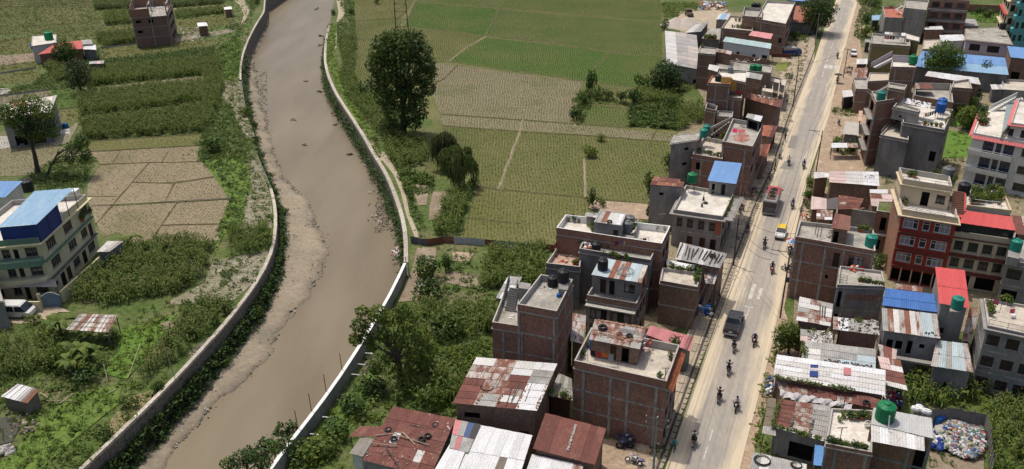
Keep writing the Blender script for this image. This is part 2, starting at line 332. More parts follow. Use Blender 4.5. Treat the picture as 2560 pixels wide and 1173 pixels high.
def ext(P, dirn, d): v = (P[0]-P[3] if dirn < 0 else P[-1]-P[-4]).normalized(); return (P[0] if dirn < 0 else P[-1])+v*d
Ltop = Lw[0]+Vc((30, 900, 0)); Rtop = Rw[0]+Vc((30, 900, 0))
Lbot = ext(Lw, 1, 60); Rbot = ext(Rf, 1, 60)
def flat(P, z): return [Vc((p.x, p.y, z)) for p in P]
gl = flat([Ltop]+Lw+[Lbot], 0); gl += [Vc((-1800, Lbot.y-300, 0)), Vc((-1800, 3000, 0)), Vc((Ltop.x+60, 3000, 0))]
gr = flat([Rtop]+Rw+Rf+[Rbot], 0); gr += [Vc((1800, Rbot.y-300, 0)), Vc((1800, 3000, 0)), Vc((Rtop.x+60, 3000, 0))]
mb = MB(); mb.face(gl); mb.build('ground', grass_m, kind='structure')
mb = MB(); mb.face(list(reversed(gr))); mb.build('ground', grass_m, kind='structure')
# river bed and water
wat = bpy.data.materials.new('muddy_water'); wat.use_nodes = True
_n = wat.node_tree.nodes; _l = wat.node_tree.links; _b = _n['Principled BSDF']; _b.inputs['Roughness'].default_value = .3; _b.inputs['Specular IOR Level'].default_value = .1
_g = _n.new('ShaderNodeNewGeometry'); _nz = _n.new('ShaderNodeTexNoise'); _nz.inputs['Scale'].default_value = .16; _nz.inputs['Detail'].default_value = 6; _mp = _n.new('ShaderNodeMapping'); _mp.inputs['Scale'].default_value = (1, .22, 1)
_l.new(_g.outputs['Position'], _mp.inputs[0]); _l.new(_mp.outputs[0], _nz.inputs['Vector'])
_r2 = _n.new('ShaderNodeValToRGB'); _r2.color_ramp.elements[0].position = .3; _r2.color_ramp.elements[0].color = (.165,.136,.09,1); _r2.color_ramp.elements[1].position = .7; _r2.color_ramp.elements[1].color = (.222,.186,.128,1)
_l.new(_nz.outputs[0], _r2.inputs[0]); _l.new(_r2.outputs[0], _b.inputs['Base Color'])
_n2 = _n.new('ShaderNodeTexNoise'); _n2.inputs['Scale'].default_value = 1.1; _n2.inputs['Detail'].default_value = 5; _l.new(_mp.outputs[0], _n2.inputs['Vector']); _bp = _n.new('ShaderNodeBump'); _bp.inputs['Strength'].default_value = .3; _bp.inputs['Distance'].default_value = .12; _l.new(_n2.outputs[0], _bp.inputs['Height']); _l.new(_bp.outputs[0], _b.inputs['Normal'])
WZ = -4.2
wl = flat([Ltop]+Lw+[Lbot], WZ); wr = flat([Rtop]+Rw+Rf+[Rbot], WZ)
mb = MB(); mb.face([p+Vc((-.3,0,0)) for p in wl]+[p+Vc((.3,0,0)) for p in reversed(wr)]); mb.build('river_water', wat, kind='structure')
mb = MB(); mb.face(flat([p+Vc((-.4,0,0)) for p in wl], -5.2)+flat([p+Vc((.4,0,0)) for p in reversed(wr)], -5.2)); mb.build('river_bed', sand, kind='structure')
# sand bank along the left wall
WE = [(668,0),(672,60),(650,110),(632,150),(640,200),(652,260),(668,310),(682,370),(700,430),(730,465),(765,500),(790,545),(808,590),(818,640),(805,690),(780,725),(745,770),(715,805),(690,850),(680,885),(640,925),(590,965),(545,1010),(500,1055),(460,1095),(430,1130),(395,1173),(340,1230)]
we = smooth(dense(ats(WE, WZ), 1.5), 2)
yy = np.arange(we[-1].y, we[0].y, 1.2); ex = np.interp(yy, [p.y for p in we][::-1], [p.x for p in we][::-1]); wx = np.interp(yy, [p.y for p in Lw+[Lbot]][::-1], [p.x for p in Lw+[Lbot]][::-1])
V = []; F = []; K = 14
_ph = [ru(0, 6.28) for _ in range(8)]
for a, (y_, x0, x1) in enumerate(zip(yy, wx, ex)):
    x1 = max(x1, x0+.6)
    x1 += .35*math.sin(y_*.9+_ph[0])+.3*math.sin(y_*.37+_ph[1])+.2*math.sin(y_*2.3)
    wd = x1-x0
    for k in range(K+1):
        t = k/K*1.18; hh = min(1.6, wd*.16)
        z = WZ + hh*(1-t/1.0)**1.0*(1 if t < 1 else .6) + (.12 if t < .97 else -.0)*(1-.3*math.sin(6*t)) + .07*math.sin(x0*.9+t*9+y_*.6)*(1 if .05 < t < .98 else 0)
        if t > 1.0: z = WZ-.35*(t-1)/.18-.02
        V.append((x0-.2+(wd+.2)*t, y_, z))
    if a:
        for k in range(K): i0 = (a-1)*(K+1)+k; F.append((i0, i0+1, i0+K+2, i0+K+1))
fast('sand_bank', V, F, sand, kind='structure', smooth=True)
def bank_z(x, y):
    i = min(max(int((y-yy[0])/1.2), 0), len(yy)-1); x0, x1 = wx[i], max(ex[i], wx[i]+.6); t = min(max((x-x0)/(x1-x0), 0), 1.1)
    return WZ + min(1.6, (x1-x0)*.16)*(1-t) + .08
# retaining walls
stone = M('river_masonry', (.12,.11,.095), (.20,.185,.155), (.065,.062,.052), scale=2.2, st=(1,1,1.3), fine=.2, fscale=5, bump=.9, bscale=3.5, pos=(.38,.5,.62))
coping_m = M('coping_cement', (.50,.455,.375), (.38,.34,.275), (.56,.52,.44), scale=.9, fine=.16, fscale=3, rnd=.13)
fw_m = M('flood_wall_cement', (.33,.315,.285), (.25,.24,.215), (.17,.165,.15), scale=.5, st=(1,1,.5), fine=.12, fscale=3, pos=(.35,.55,.75))
def strip(mb, P, off, z0, z1, m=0):
    for a, b_ in zip(P[:-1], P[1:]): mb.face([(a.x+off, a.y, z0), (b_.x+off, b_.y, z0), (b_.x+off, b_.y, z1), (a.x+off, a.y, z1)], m)
def side(P, d):
    out = []
    for k in range(len(P)):
        t = P[min(k+1, len(P)-1)]-P[max(k-1, 0)]; t = Vc((t.x, t.y, 0)).normalized(); out.append(P[k]+Vc((-t.y, t.x, 0))*d)
    return out
def ribbon(mb, P, w_, z0, z1, m=0):
    A_ = side(P, w_/2); B_ = side(P, -w_/2)
    for k in range(len(P)-1):
        a, b_, c, d = A_[k], B_[k], B_[k+1], A_[k+1]
        mb.face([(a.x,a.y,z1),(b_.x,b_.y,z1),(c.x,c.y,z1),(d.x,d.y,z1)], m)
        mb.face([(b_.x,b_.y,z0),(c.x,c.y,z0),(c.x,c.y,z1),(b_.x,b_.y,z1)], m); mb.face([(d.x,d.y,z0),(a.x,a.y,z0),(a.x,a.y,z1),(d.x,d.y,z1)], m)
    for k in (0, len(P)-1):
        a, b_ = A_[k], B_[k]; mb.face([(a.x,a.y,z0),(b_.x,b_.y,z0),(b_.x,b_.y,z1),(a.x,a.y,z1)], m)
wall_l = thing('retaining_wall', 'long dark stone river wall with pale cement coping on the left bank', 'wall', (Lw[30].x, Lw[30].y, 0))
mb = MB(); ribbon(mb, [Ltop]+Lw+[Lbot], .46, -5.1, -.02); mb.build('wall_face', stone, wall_l)
yl = [proj(p)[1] for p in Lw]
def runs(P, cond):
    out = []; cur = []
    for p in P:
        if cond(p): cur.append(p)
        else:
            if len(cur) > 2: out.append(cur)
            cur = []
    if len(cur) > 2: out.append(cur)
    return out
for rn in runs(Lw, lambda p: proj(p)[1] < 205 or proj(p)[1] > 462):
    for k in range(0, len(rn)-1, 2):       # cast in lengths, a little uneven
        mb = MB(); ribbon(mb, rn[k:k+3], .5+ru(-.03,.03), -.03, .3+ru(-.03,.03)); mb.build('coping_block', coping_m, wall_l)
wall_r = thing('retaining_wall', 'curving stone river wall with pale cement coping beside the rice fields', 'wall', (Rw[20].x, Rw[20].y, 0))
mb = MB(); ribbon(mb, [Rtop]+Rw, .7, -5.1, -.02); mb.build('wall_face', stone, wall_r)
for rn in runs(Rw, lambda p: proj(p)[1] > 60):
    for k in range(0, len(rn)-1, 2):
        mb = MB(); ribbon(mb, rn[k:k+3], .66+ru(-.03,.03), -.03, .3+ru(-.03,.03)); mb.build('coping_block', coping_m, wall_r)
wall_f = thing('flood_wall', 'straight grey cement flood wall with white top by the lower river bend', 'wall', (Rf[10].x, Rf[10].y, 0))
mb = MB(); ribbon(mb, Rf+[Rbot+Vc((0,0,0))], .34, -5.1, 1.82); mb.build('wall_face', fw_m, wall_f)
for k in range(0, len(Rf)-1, 2):
    mb = MB(); ribbon(mb, Rf[k:k+3], .40, 1.822, 1.9+ru(0,.02)); mb.build('coping_block', white, wall_f)  # top course is whiter than the cement face
# ---- field sheets
_fz = [.004]
def field(px, m, name='rice_field'):
    _fz[0] += .0015
    return sheet(name, px, _fz[0], m)
FIELDS = []
def paddy(px, m, dens=1.0): field(px, m); FIELDS.append((px, m, dens))
o_ = lambda *v: q('o', *v)
paddy(o_(886,-90,1660,-90,1660,0,1690,335,1680,512,1630,520,1480,520,1385,612,1150,600,1190,468,1090,375,1080,300,925,225,893,200,888,0), R_oli, 0)
paddy(o_(888,-80,1062,-80,1040,0,1005,45,890,52), R_yel); paddy(o_(890,54,1003,47,990,100,890,102), R_oli)
paddy(o_(1064,-80,1658,-80,1652,0,1655,53,1440,36,1245,20,1042,3), R_grn); paddy(o_(1040,6,1244,23,1224,65,1214,89,1150,80,1010,67), R_viv)
paddy(o_(1247,24,1438,40,1410,75,1384,108,1217,90,1226,65), R_grn); paddy(o_(1441,40,1655,57,1655,143,1525,128,1387,109,1412,75), R_grn)
paddy(o_(890,104,990,102,1008,70,1150,83,1212,92,1128,153,1085,153,1080,215,925,222,894,198), R_oli)
paddy(o_(1216,94,1385,112,1523,132,1454,201,1122,155), R_viv); paddy(o_(1527,132,1655,146,1650,225,1600,220,1457,203), R_viv)
paddy(o_(1086,157,1141,164,1100,204,1080,204), R_tan); paddy(o_(1145,165,1453,205,1430,308,1100,285,1076,217,1100,207), R_tan)
paddy(o_(1457,206,1600,222,1575,272,1470,260,1440,250), R_oli); paddy(o_(1470,263,1575,275,1570,320,1450,310), R_grn)
paddy(o_(1101,288,1430,312,1690,336,1690,356,1430,334,1106,314), R_tan)
paddy(o_(1107,317,1300,331,1244,474,1190,464,1112,330), R_oli); paddy(o_(1303,332,1454,340,1464,493,1248,475), R_oli)
paddy(o_(1457,340,1682,358,1685,395,1680,510,1467,494), R_oli); paddy(o_(1190,470,1460,497,1628,512,1480,521,1385,610,1152,598), R_yel)
paddy(o_(1087,378,1112,372,1100,452,1062,430), R_oli)
# left bank
paddy(q('a',-900,-120,640,-120,650,0,730,120,760,270,420,300,230,250,-900,300), R_oli); paddy(q('a',-900,312,228,272,240,388,-900,412), R_yel)
paddy(q('a',-900,500,258,452,292,560,250,600,-900,660), R_oli); paddy(q('a',745,362,1640,282,1560,345,745,428), R_yel)
paddy(q('a',1272,152,1690,112,1732,160,1560,210,1282,220), R_yel); paddy(q('a',762,197,980,182,992,240,762,252), R_yel)
paddy(q('a',372,672,560,642,570,780,402,800), R_viv); paddy(q('a',410,812,568,792,575,890,422,910), R_oli)
paddy(q('a',-900,705,368,662,374,700,300,760,-900,820), R_tan); paddy(q('a',640,1042,1480,987,1465,1068,650,1113), R_yel)
paddy(q('a',655,1117,1460,1072,1442,1182,740,1206), R_brn); paddy(q('b',-900,-140,190,-100,640,10,400,60,220,170,-900,220), R_tan)
paddy(q('a',680,80,950,60,960,100,760,112), R_viv)
b_ = lambda *v: q('b', *v)
paddy(b_(734,98,1092,82,968,220,832,382,704,526,640,330,642,240), R_brn, .6); paddy(b_(1098,82,1500,75,1598,172,1272,228,972,222), R_brn)
paddy(b_(972,228,1268,234,1208,368,836,384), R_brn, .5); paddy(b_(1284,234,1600,184,1680,342,1304,366,1214,366), R_brn)
paddy(b_(834,398,1290,372,1100,650,1000,680,870,590,760,620,706,530), R_brn); paddy(b_(1304,374,1682,350,1612,526,1184,536), R_brn); paddy(b_(1182,544,1610,534,1600,648,1120,660), R_brn)
paddy(q('e',1342,1012,1690,1032,1640,1128,1300,1110), R_tan)
# bunds: raised field edges
def bund(pts, m=None, w_=.5, h=.22):
    P = smooth(dense(ats(pts), 2.5), 1)
    for p in P[1:-1]: p.x += ru(-.12,.12); p.y += ru(-.12,.12)
    mb = MB(); A_ = side(P, w_/2); B_ = side(P, -w_/2)
    for k in range(len(P)-1):
        h0, h1 = h*ru(.8,1.2), h*ru(.8,1.2)
        a0, b0, a1, b1 = A_[k], B_[k], A_[k+1], B_[k+1]
        mb.face([(a0.x,a0.y,0),(P[k].x,P[k].y,h),(P[k+1].x,P[k+1].y,h),(a1.x,a1.y,0)]); mb.face([(P[k].x,P[k].y,h),(b0.x,b0.y,0),(b1.x,b1.y,0),(P[k+1].x,P[k+1].y,h)])
    return mb.build('field_bund', m or bundm, kind='structure')
for L_ in ([890,53,1004,46],[1040,2,1015,60,1005,75],[1040,5,1245,22,1440,38,1655,55],[1245,22,1228,62,1215,91],[890,101,990,101],[1440,38,1411,75,1386,110],[1010,68,1150,81,1215,91,1386,110,1525,130],
   [1524,130,1455,203],[1085,155,1120,155,1455,203,1600,221],[1143,164,1101,206,1080,205],[1100,286,1430,310,1570,321],[1105,315,1300,331,1455,339,1690,357],[1245,475,1190,466],[1525,130,1655,145],
   [1245,475,1465,495,1630,512],[1470,262,1575,274],[1620,370,1615,390,1685,395],[1640,325,1620,370],[1260,95,1330,102],[1150,545,1300,560],[1085,376,1060,430]): bund(o_(*L_))
for L_ in ([1215,92,1170,115,1122,155],[1300,331,1275,395,1245,475],[1308,300,1300,331],[1440,310,1432,322],[1460,400,1465,495]): bund(o_(*L_), bundl, .6)
for L_ in ([1098,80,970,222,832,385,702,530],[970,224,1270,231,1600,180],[1282,234,1212,368],[1298,370,1190,535,1102,650],[1180,540,1610,530],[640,330,860,330],[730,95,1095,80,1500,72],[650,1,900,-8],[880,0,820,90],[1235,0,1190,75]): bund(b_(*L_), M('bund_dark', (.16,.12,.07), (.12,.09,.05), scale=1), .32, .16)
for L_ in ([655,1115,1462,1070],[0,660,370,660],[410,808,570,790],[0,308,230,270],[740,160,762,270],[680,0,735,120],[760,190,965,178],[640,1040,1485,985],[0,60,680,20],[330,120,320,200],[160,200,740,160],[420,250,750,210]): bund(q('a',*L_), bundm, .45)
for L_ in ([0,545,260,505],[0,710,365,665],[20,710,5,800],[740,360,735,440],[735,358,1000,325]): bund(q('a',*L_), conc, .3, .45)
bp_ = thing('bamboo_pole', 'long pale bamboo pole lying across the brown paddies', 'pole', at(b_(1180,372)[0])); mb = MB(); mb.tube([p+Vc((0,0,.25)) for p in ats(b_(672,400,1000,388,1300,368,1690,345))], .09, 6); mb.build('culm', bamboo, bp_)
# patches of ground
for nm, px, m in (
  ('backyard', q('o',2140,120,2560,100,2700,300,2700,760,2560,800,2240,860,2240,1020,2090,1020,1980,900,1990,620,2060,470,2180,420,2200,300,2150,200), backm),
  ('backyard', q('o',1700,30,1950,30,1960,200,1890,420,1800,660,1740,800,1600,860,1420,820,1380,640,1660,540,1690,340,1760,250,1700,150), backm),
  ('dusty_yard', q('o',1960,70,2040,65,2035,150,1985,290,1880,590,1830,700,1770,860,1690,1060,1650,1173,1590,1290,1480,1290,1560,1080,1640,1000,1700,880,1740,780,1800,640,1890,400,1950,200), pave),
  ('dusty_yard', q('o',2145,0,2185,0,2150,100,2160,180,2230,330,2160,430,2060,450,2000,590,1960,770,2000,900,1920,1000,1890,1100,1870,1280,1836,1280,1850,1120,1925,880,1985,600,2070,290,2120,80), soil_r),
  ('gravel', b_(1560,800,1960,720,1975,760,1900,930,1720,1080,1560,1110,1250,1120,1250,1090,1500,960), gravel),
  ('gravel', b_(1800,330,1880,300,1994,330,1994,560,1900,560,1780,560), gravel), ('gravel', q('a',1640,600,1760,560,1790,800,1870,1000,1800,1010,1690,790,1620,680), gravel),
  ('gravel', b_(1800,0,1890,20,1950,220,1985,330,1860,300,1830,180), gravel),
  ('footpath', q('a',1715,0,1790,0,1830,80,1780,190,1760,190,1790,110,1760,40), path_m), ('footpath', q('a',1760,180,1820,160,1700,240,1290,310,1270,270,1500,240,1650,220), gravel),
  ('yard', b_(-60,1120,240,1090,420,1130,520,1173,430,1173,330,1240,150,1260,-60,1240), pave), ('yard', q('a',-60,1000,60,1000,100,1080,-60,1100), conc_l), ('yard', q('a',-80,640,60,650,90,665,20,690,-80,700), conc_l),
  ('yard', q('a',430,1000,560,900,570,920,500,1050,300,1090,290,1070), gravel),
  ('footpath', q('d',590,0,640,0,650,110,610,160,590,160,605,90), path_m), ('footpath', q('d',575,180,592,180,590,350,560,400,575,530,640,680,690,770,790,930,900,1110,940,1180,905,1180,770,930,670,770,620,680,560,520,545,400,575,330), path_m),
  ('footpath', q('e',880,0,940,0,1040,150,1090,290,1130,460,1200,620,1170,640,1100,460,1060,290,1010,170), path_m),
  ('garden_bed', q('e',1140,240,1270,240,1250,390,1190,390), soil), ('garden_bed', q('e',1300,290,1400,290,1370,480,1270,500,1270,400), soil),
  ('bare_soil', q('e',1180,700,1330,700,1290,900,1180,1090,1040,1100,1100,960,1150,850), soil), ('garden_bed', q('e',1440,730,1600,740,1560,800,1440,800), soil_r), ('garden_bed', q('e',1400,870,1660,900,1640,1010,1400,960), soil),
  ('vegetable_plot', q('B',600,100,1310,150,1290,340,1090,320,650,210,540,200), soil_r), ('vegetable_plot', q('a',-60,412,250,388,252,450,-60,492), soil),
  ('vegetable_plot', q('a',700,640,1510,555,1515,610,1200,650,700,700), soil), ('vegetable_plot', q('a',880,100,960,100,965,150,940,150), soil), ('vegetable_plot', q('a',1270,60,1640,35,1640,60,1290,90), soil),
  ('garden_bed', q('a',840,850,1170,830,1180,870,850,900), soil),
  ('grass_patch', q('c',880,150,1290,40,1180,200,1080,350,930,510,730,470,880,300), lawn), ('grass_patch', q('c',560,620,900,540,860,700,560,940,300,1173,-60,1173,120,1020,300,800), lawn2), ('grass_patch', q('f',420,900,560,740,760,520,860,420,900,560,800,760,700,860,560,1100,200,1173), lawn2), ('grass_patch', q('a',1640,340,1760,250,1762,560,1640,600,1560,470), lawn2), ('grass_patch', q('b',1480,60,1800,0,1830,180,1780,560,1640,600,1560,780,1640,480,1680,340), lawn2), ('grass_patch', q('d',530,180,590,180,575,400,640,640,760,820,880,1010,830,1010,690,830,600,640,530,500,505,320), lawn2),
  ('dry_patch', q('c',920,650,1130,590,1110,650,1000,760,800,960,740,900,860,750), M('dry_grass', (.24,.2,.105), (.19,.165,.08), scale=.5, fine=.2, fscale=3)), ('dry_patch', q('c',1180,100,1280,80,1270,130,1190,150), soil),
  ('pond', q('c',-80,800,110,790,150,850,90,970,-80,1010), M('pond_water', (.06,.055,.025), (.045,.045,.02), scale=.6, rough=.1, spec=.5, fine=0)),
  ('yard', q('H',300,430,1180,370,1180,560,1000,560,1000,600,640,640,300,560), path_m), ('yard', q('H',460,230,1200,100,1420,200,1200,400,420,380), pave),
  ('lawn', q('L',460,850,830,930,830,960,840,1000,800,1240,330,1260,400,1100), lawn), ('lawn', q('L',500,720,800,760,800,830,500,800), lawn), ('lawn', q('J',700,150,900,130,1250,180,1220,340,860,330), lawn),
  ('lawn', q('G',1210,40,1430,30,1350,160,1200,160), M('lawn_yellow', (.19,.21,.05), (.15,.17,.04), scale=.5, fine=.1)),
  ('bare_soil', q('n',1300,1040,1700,1060,1700,1260,1270,1260), soil), ('bare_soil', q('i',790,950,1150,1000,1130,1173,1080,1260,780,1260,760,1060), soil_r)):
    _fz[0] += .0012; sheet(nm, px, _fz[0], m)
# ---- road
RL = [(2091,0),(2065,61),(2035,153),(1982,289),(1939,430),(1901,510),(1872,590),(1768,876),(1692,1095),(1664,1173)]
RR = [(2144.6,0),(2124,77),(2101,166),(2073,289),(2021,443),(1988,583),(1943,797),(1926,880),(1868,1100),(1850,1173)]
rl = ats(RL); rr = ats(RR)
def ends(P): a = (P[0]-P[3]).normalized(); b2 = (P[-1]-P[-4]).normalized(); return [P[0]+a*700]+P+[P[-1]+b2*80]
rl = ends(rl); rr = ends(rr)
ry = [p.y for p in rl]; 
def rx_l(y): return float(np.interp(y, [p.y for p in rl][::-1], [p.x for p in rl][::-1]))
def rx_r(y): return float(np.interp(y, [p.y for p in rr][::-1], [p.x for p in rr][::-1]))
ROADDIR = (rl[1]-rl[-2]).normalized(); RH = math.atan2(-ROADDIR.x, ROADDIR.y)
_fz[0] += .01
def road_material():
    m = M('road_asphalt', (.345,.31,.265), (.315,.285,.245), (.38,.345,.295), scale=.10, fine=.05, fscale=2.5, rough=.95, st=(1,.4,1))
    t = m.node_tree; N = t.nodes; L = t.links; b = N['Principled BSDF']; old = b.inputs['Base Color'].links[0].from_socket
    tc = N.new('ShaderNodeTexCoord'); sx = N.new('ShaderNodeSeparateXYZ'); L.new(tc.outputs['UV'], sx.inputs[0])
    def mth(op, a, b2=None):
        n_ = N.new('ShaderNodeMath'); n_.operation = op
        for k, v in enumerate((a, b2)):
            if v is None: continue
            if isinstance(v, (int, float)): n_.inputs[k].default_value = v
            else: L.new(v, n_.inputs[k])
        return n_.outputs[0]
    d = mth('ABSOLUTE', mth('SUBTRACT', sx.outputs[0], .52))             # 0 in the middle, .5 at the edges
    mp2 = N.new('ShaderNodeMapping'); mp2.inputs['Scale'].default_value = (5, .09, 1); L.new(tc.outputs['UV'], mp2.inputs[0])
    nz = N.new('ShaderNodeTexNoise'); nz.inputs['Scale'].default_value = 1; nz.inputs['Detail'].default_value = 7; nz.inputs['Roughness'].default_value = .65; L.new(mp2.outputs[0], nz.inputs['Vector'])
    s = mth('ADD', d, mth('MULTIPLY', mth('SUBTRACT', nz.outputs[0], .5), .75))
    mr = N.new('ShaderNodeMapRange'); mr.inputs[1].default_value = .19; mr.inputs[2].default_value = .40; L.new(s, mr.inputs[0])
    mx = N.new('ShaderNodeMix'); mx.data_type = 'RGBA'; L.new(mr.outputs[0], mx.inputs[0]); L.new(old, mx.inputs[6]); mx.inputs[7].default_value = (.55,.465,.335,1)
    mp3 = N.new('ShaderNodeMapping'); mp3.inputs['Scale'].default_value = (26, .035, 1); L.new(tc.outputs['UV'], mp3.inputs[0])
    n3 = N.new('ShaderNodeTexNoise'); n3.inputs['Scale'].default_value = 1; n3.inputs['Detail'].default_value = 4; L.new(mp3.outputs[0], n3.inputs['Vector'])
    r3 = N.new('ShaderNodeMapRange'); r3.inputs[1].default_value = .35; r3.inputs[2].default_value = .7; r3.inputs[3].default_value = 1.05; r3.inputs[4].default_value = .88; L.new(n3.outputs[0], r3.inputs[0])
    m2 = N.new('ShaderNodeMix'); m2.data_type = 'RGBA'; m2.blend_type = 'MULTIPLY'; m2.inputs[0].default_value = 1; L.new(mx.outputs[2], m2.inputs[6]); L.new(r3.outputs[0], m2.inputs[7])
    L.new(m2.outputs[2], b.inputs['Base Color']); return m
ROADM = road_material()
mb = MB(); RZ = _fz[0]; ys = np.arange(rl[-1].y, rl[0].y-1, 6.0)
for a, b2 in zip(ys[:-1], ys[1:]):
    mb.face([(rx_l(a),a,RZ),(rx_r(a),a,RZ),(rx_r(b2),b2,RZ),(rx_l(b2),b2,RZ)], 0, [(0,a),(1,a),(1,b2),(0,b2)])
mb.build('road', ROADM, kind='structure')
mark = M('road_paint_worn', (.62,.60,.55), (.40,.37,.33), scale=1.5, fine=.15, fscale=8)
def onroad(u, y, z=None): return Vc((lerp(rx_l(y), rx_r(y), u), y, RZ if z is None else z))
def road_mark(px, wd, ln, m=mark):
    c = at(px); d = ROADDIR; s = Vc((d.y, -d.x, 0)); c.z = RZ+.004
    mb = MB(); mb.face([c-s*wd/2-d*ln/2, c+s*wd/2-d*ln/2, c+s*wd/2+d*ln/2, c-s*wd/2+d*ln/2]); mb.build('road_marking', m, kind='structure')
for x_, y_ in ((690,0),(672,60),(640,140),(629,185),(600,270),(584,345),(572,378),(552,438),(541,470),(527,520),(515,560),(500,600),(462,715),(455,745)): road_mark(q('Z',x_,y_)[0], .16, 2.2)
for x_, y_ in ((550,845),(495,1020)): road_mark(q('W',x_,y_)[0], .14, 2.0)
for x_, y_ in ((490,655),(535,660),(590,665)): road_mark(q('Z',x_,y_)[0], .9, 3.6)
for x_, y_, w2, l2 in ((380,600,.14,2.6),(470,590,.5,4.2),(545,610,.4,3.0),(432,740,1.2,.25),(436,780,.12,2.5),(405,850,.12,2.5)): road_mark(q('X',x_,y_)[0], w2, l2)
patchm = M('asphalt_patch', (.26,.24,.21), (.22,.205,.18), scale=.6)
for px in (q('Y',465,190,530,195,505,320,425,310), q('Y',395,440,500,450,485,530,350,515)):
    sheet('asphalt_patch', px, RZ+.003, patchm)
# kerb stones and drain along the left edge
kerb = tag(bpy.data.objects.new('kerb', None), kind='structure'); COL.objects.link(kerb)
km = M('kerb_stone', (.36,.31,.24), (.27,.23,.175), scale=2, rnd=.18)
kb = MB(); kb.box((0,0,0), .34, .78, .16); kme = kb.mesh('kerb_stone', km); kb = MB(); kb.box((0,0,0), .75, 1.5, .12); sme = kb.mesh('pavement_slab', M('pavement_slab', (.42,.36,.27), (.32,.27,.2), scale=1.2, rnd=.15))
y_ = 60.0; n_ = 0
while n_ < 260 and y_ < 215:
    o = link('kerb_stone', kme, kerb, local=True); o.location = (rx_l(y_)-.45+ru(-.05,.05), y_, .02); o.rotation_euler = (0, 0, RH+ru(-.05,.05)); y_ += .86+ru(0,.1); n_ += 1
y_ = 62.0; n_ = 0
while n_ < 110 and y_ < 215:
    if random.random() < .72:
        o = link('pavement_slab', sme, kerb, local=True); o.location = (rx_l(y_)-1.5+ru(-.1,.1), y_, .03+ru(-.02,.03)); o.rotation_euler = (ru(-.03,.03), 0, RH+ru(-.04,.04)); n_ += 1
    y_ += 1.56
mb = MB()
for a, b2 in zip(ys[:-1], ys[1:]):
    if b2 < 260: mb.face([(rx_l(a)-.98,a,RZ),(rx_l(a)-.72,a,RZ),(rx_l(b2)-.72,b2,RZ),(rx_l(b2)-.98,b2,RZ)])
mb.build('drain_channel', M('drain_dark', (.05,.045,.04), (.08,.07,.06), scale=2), kind='structure')
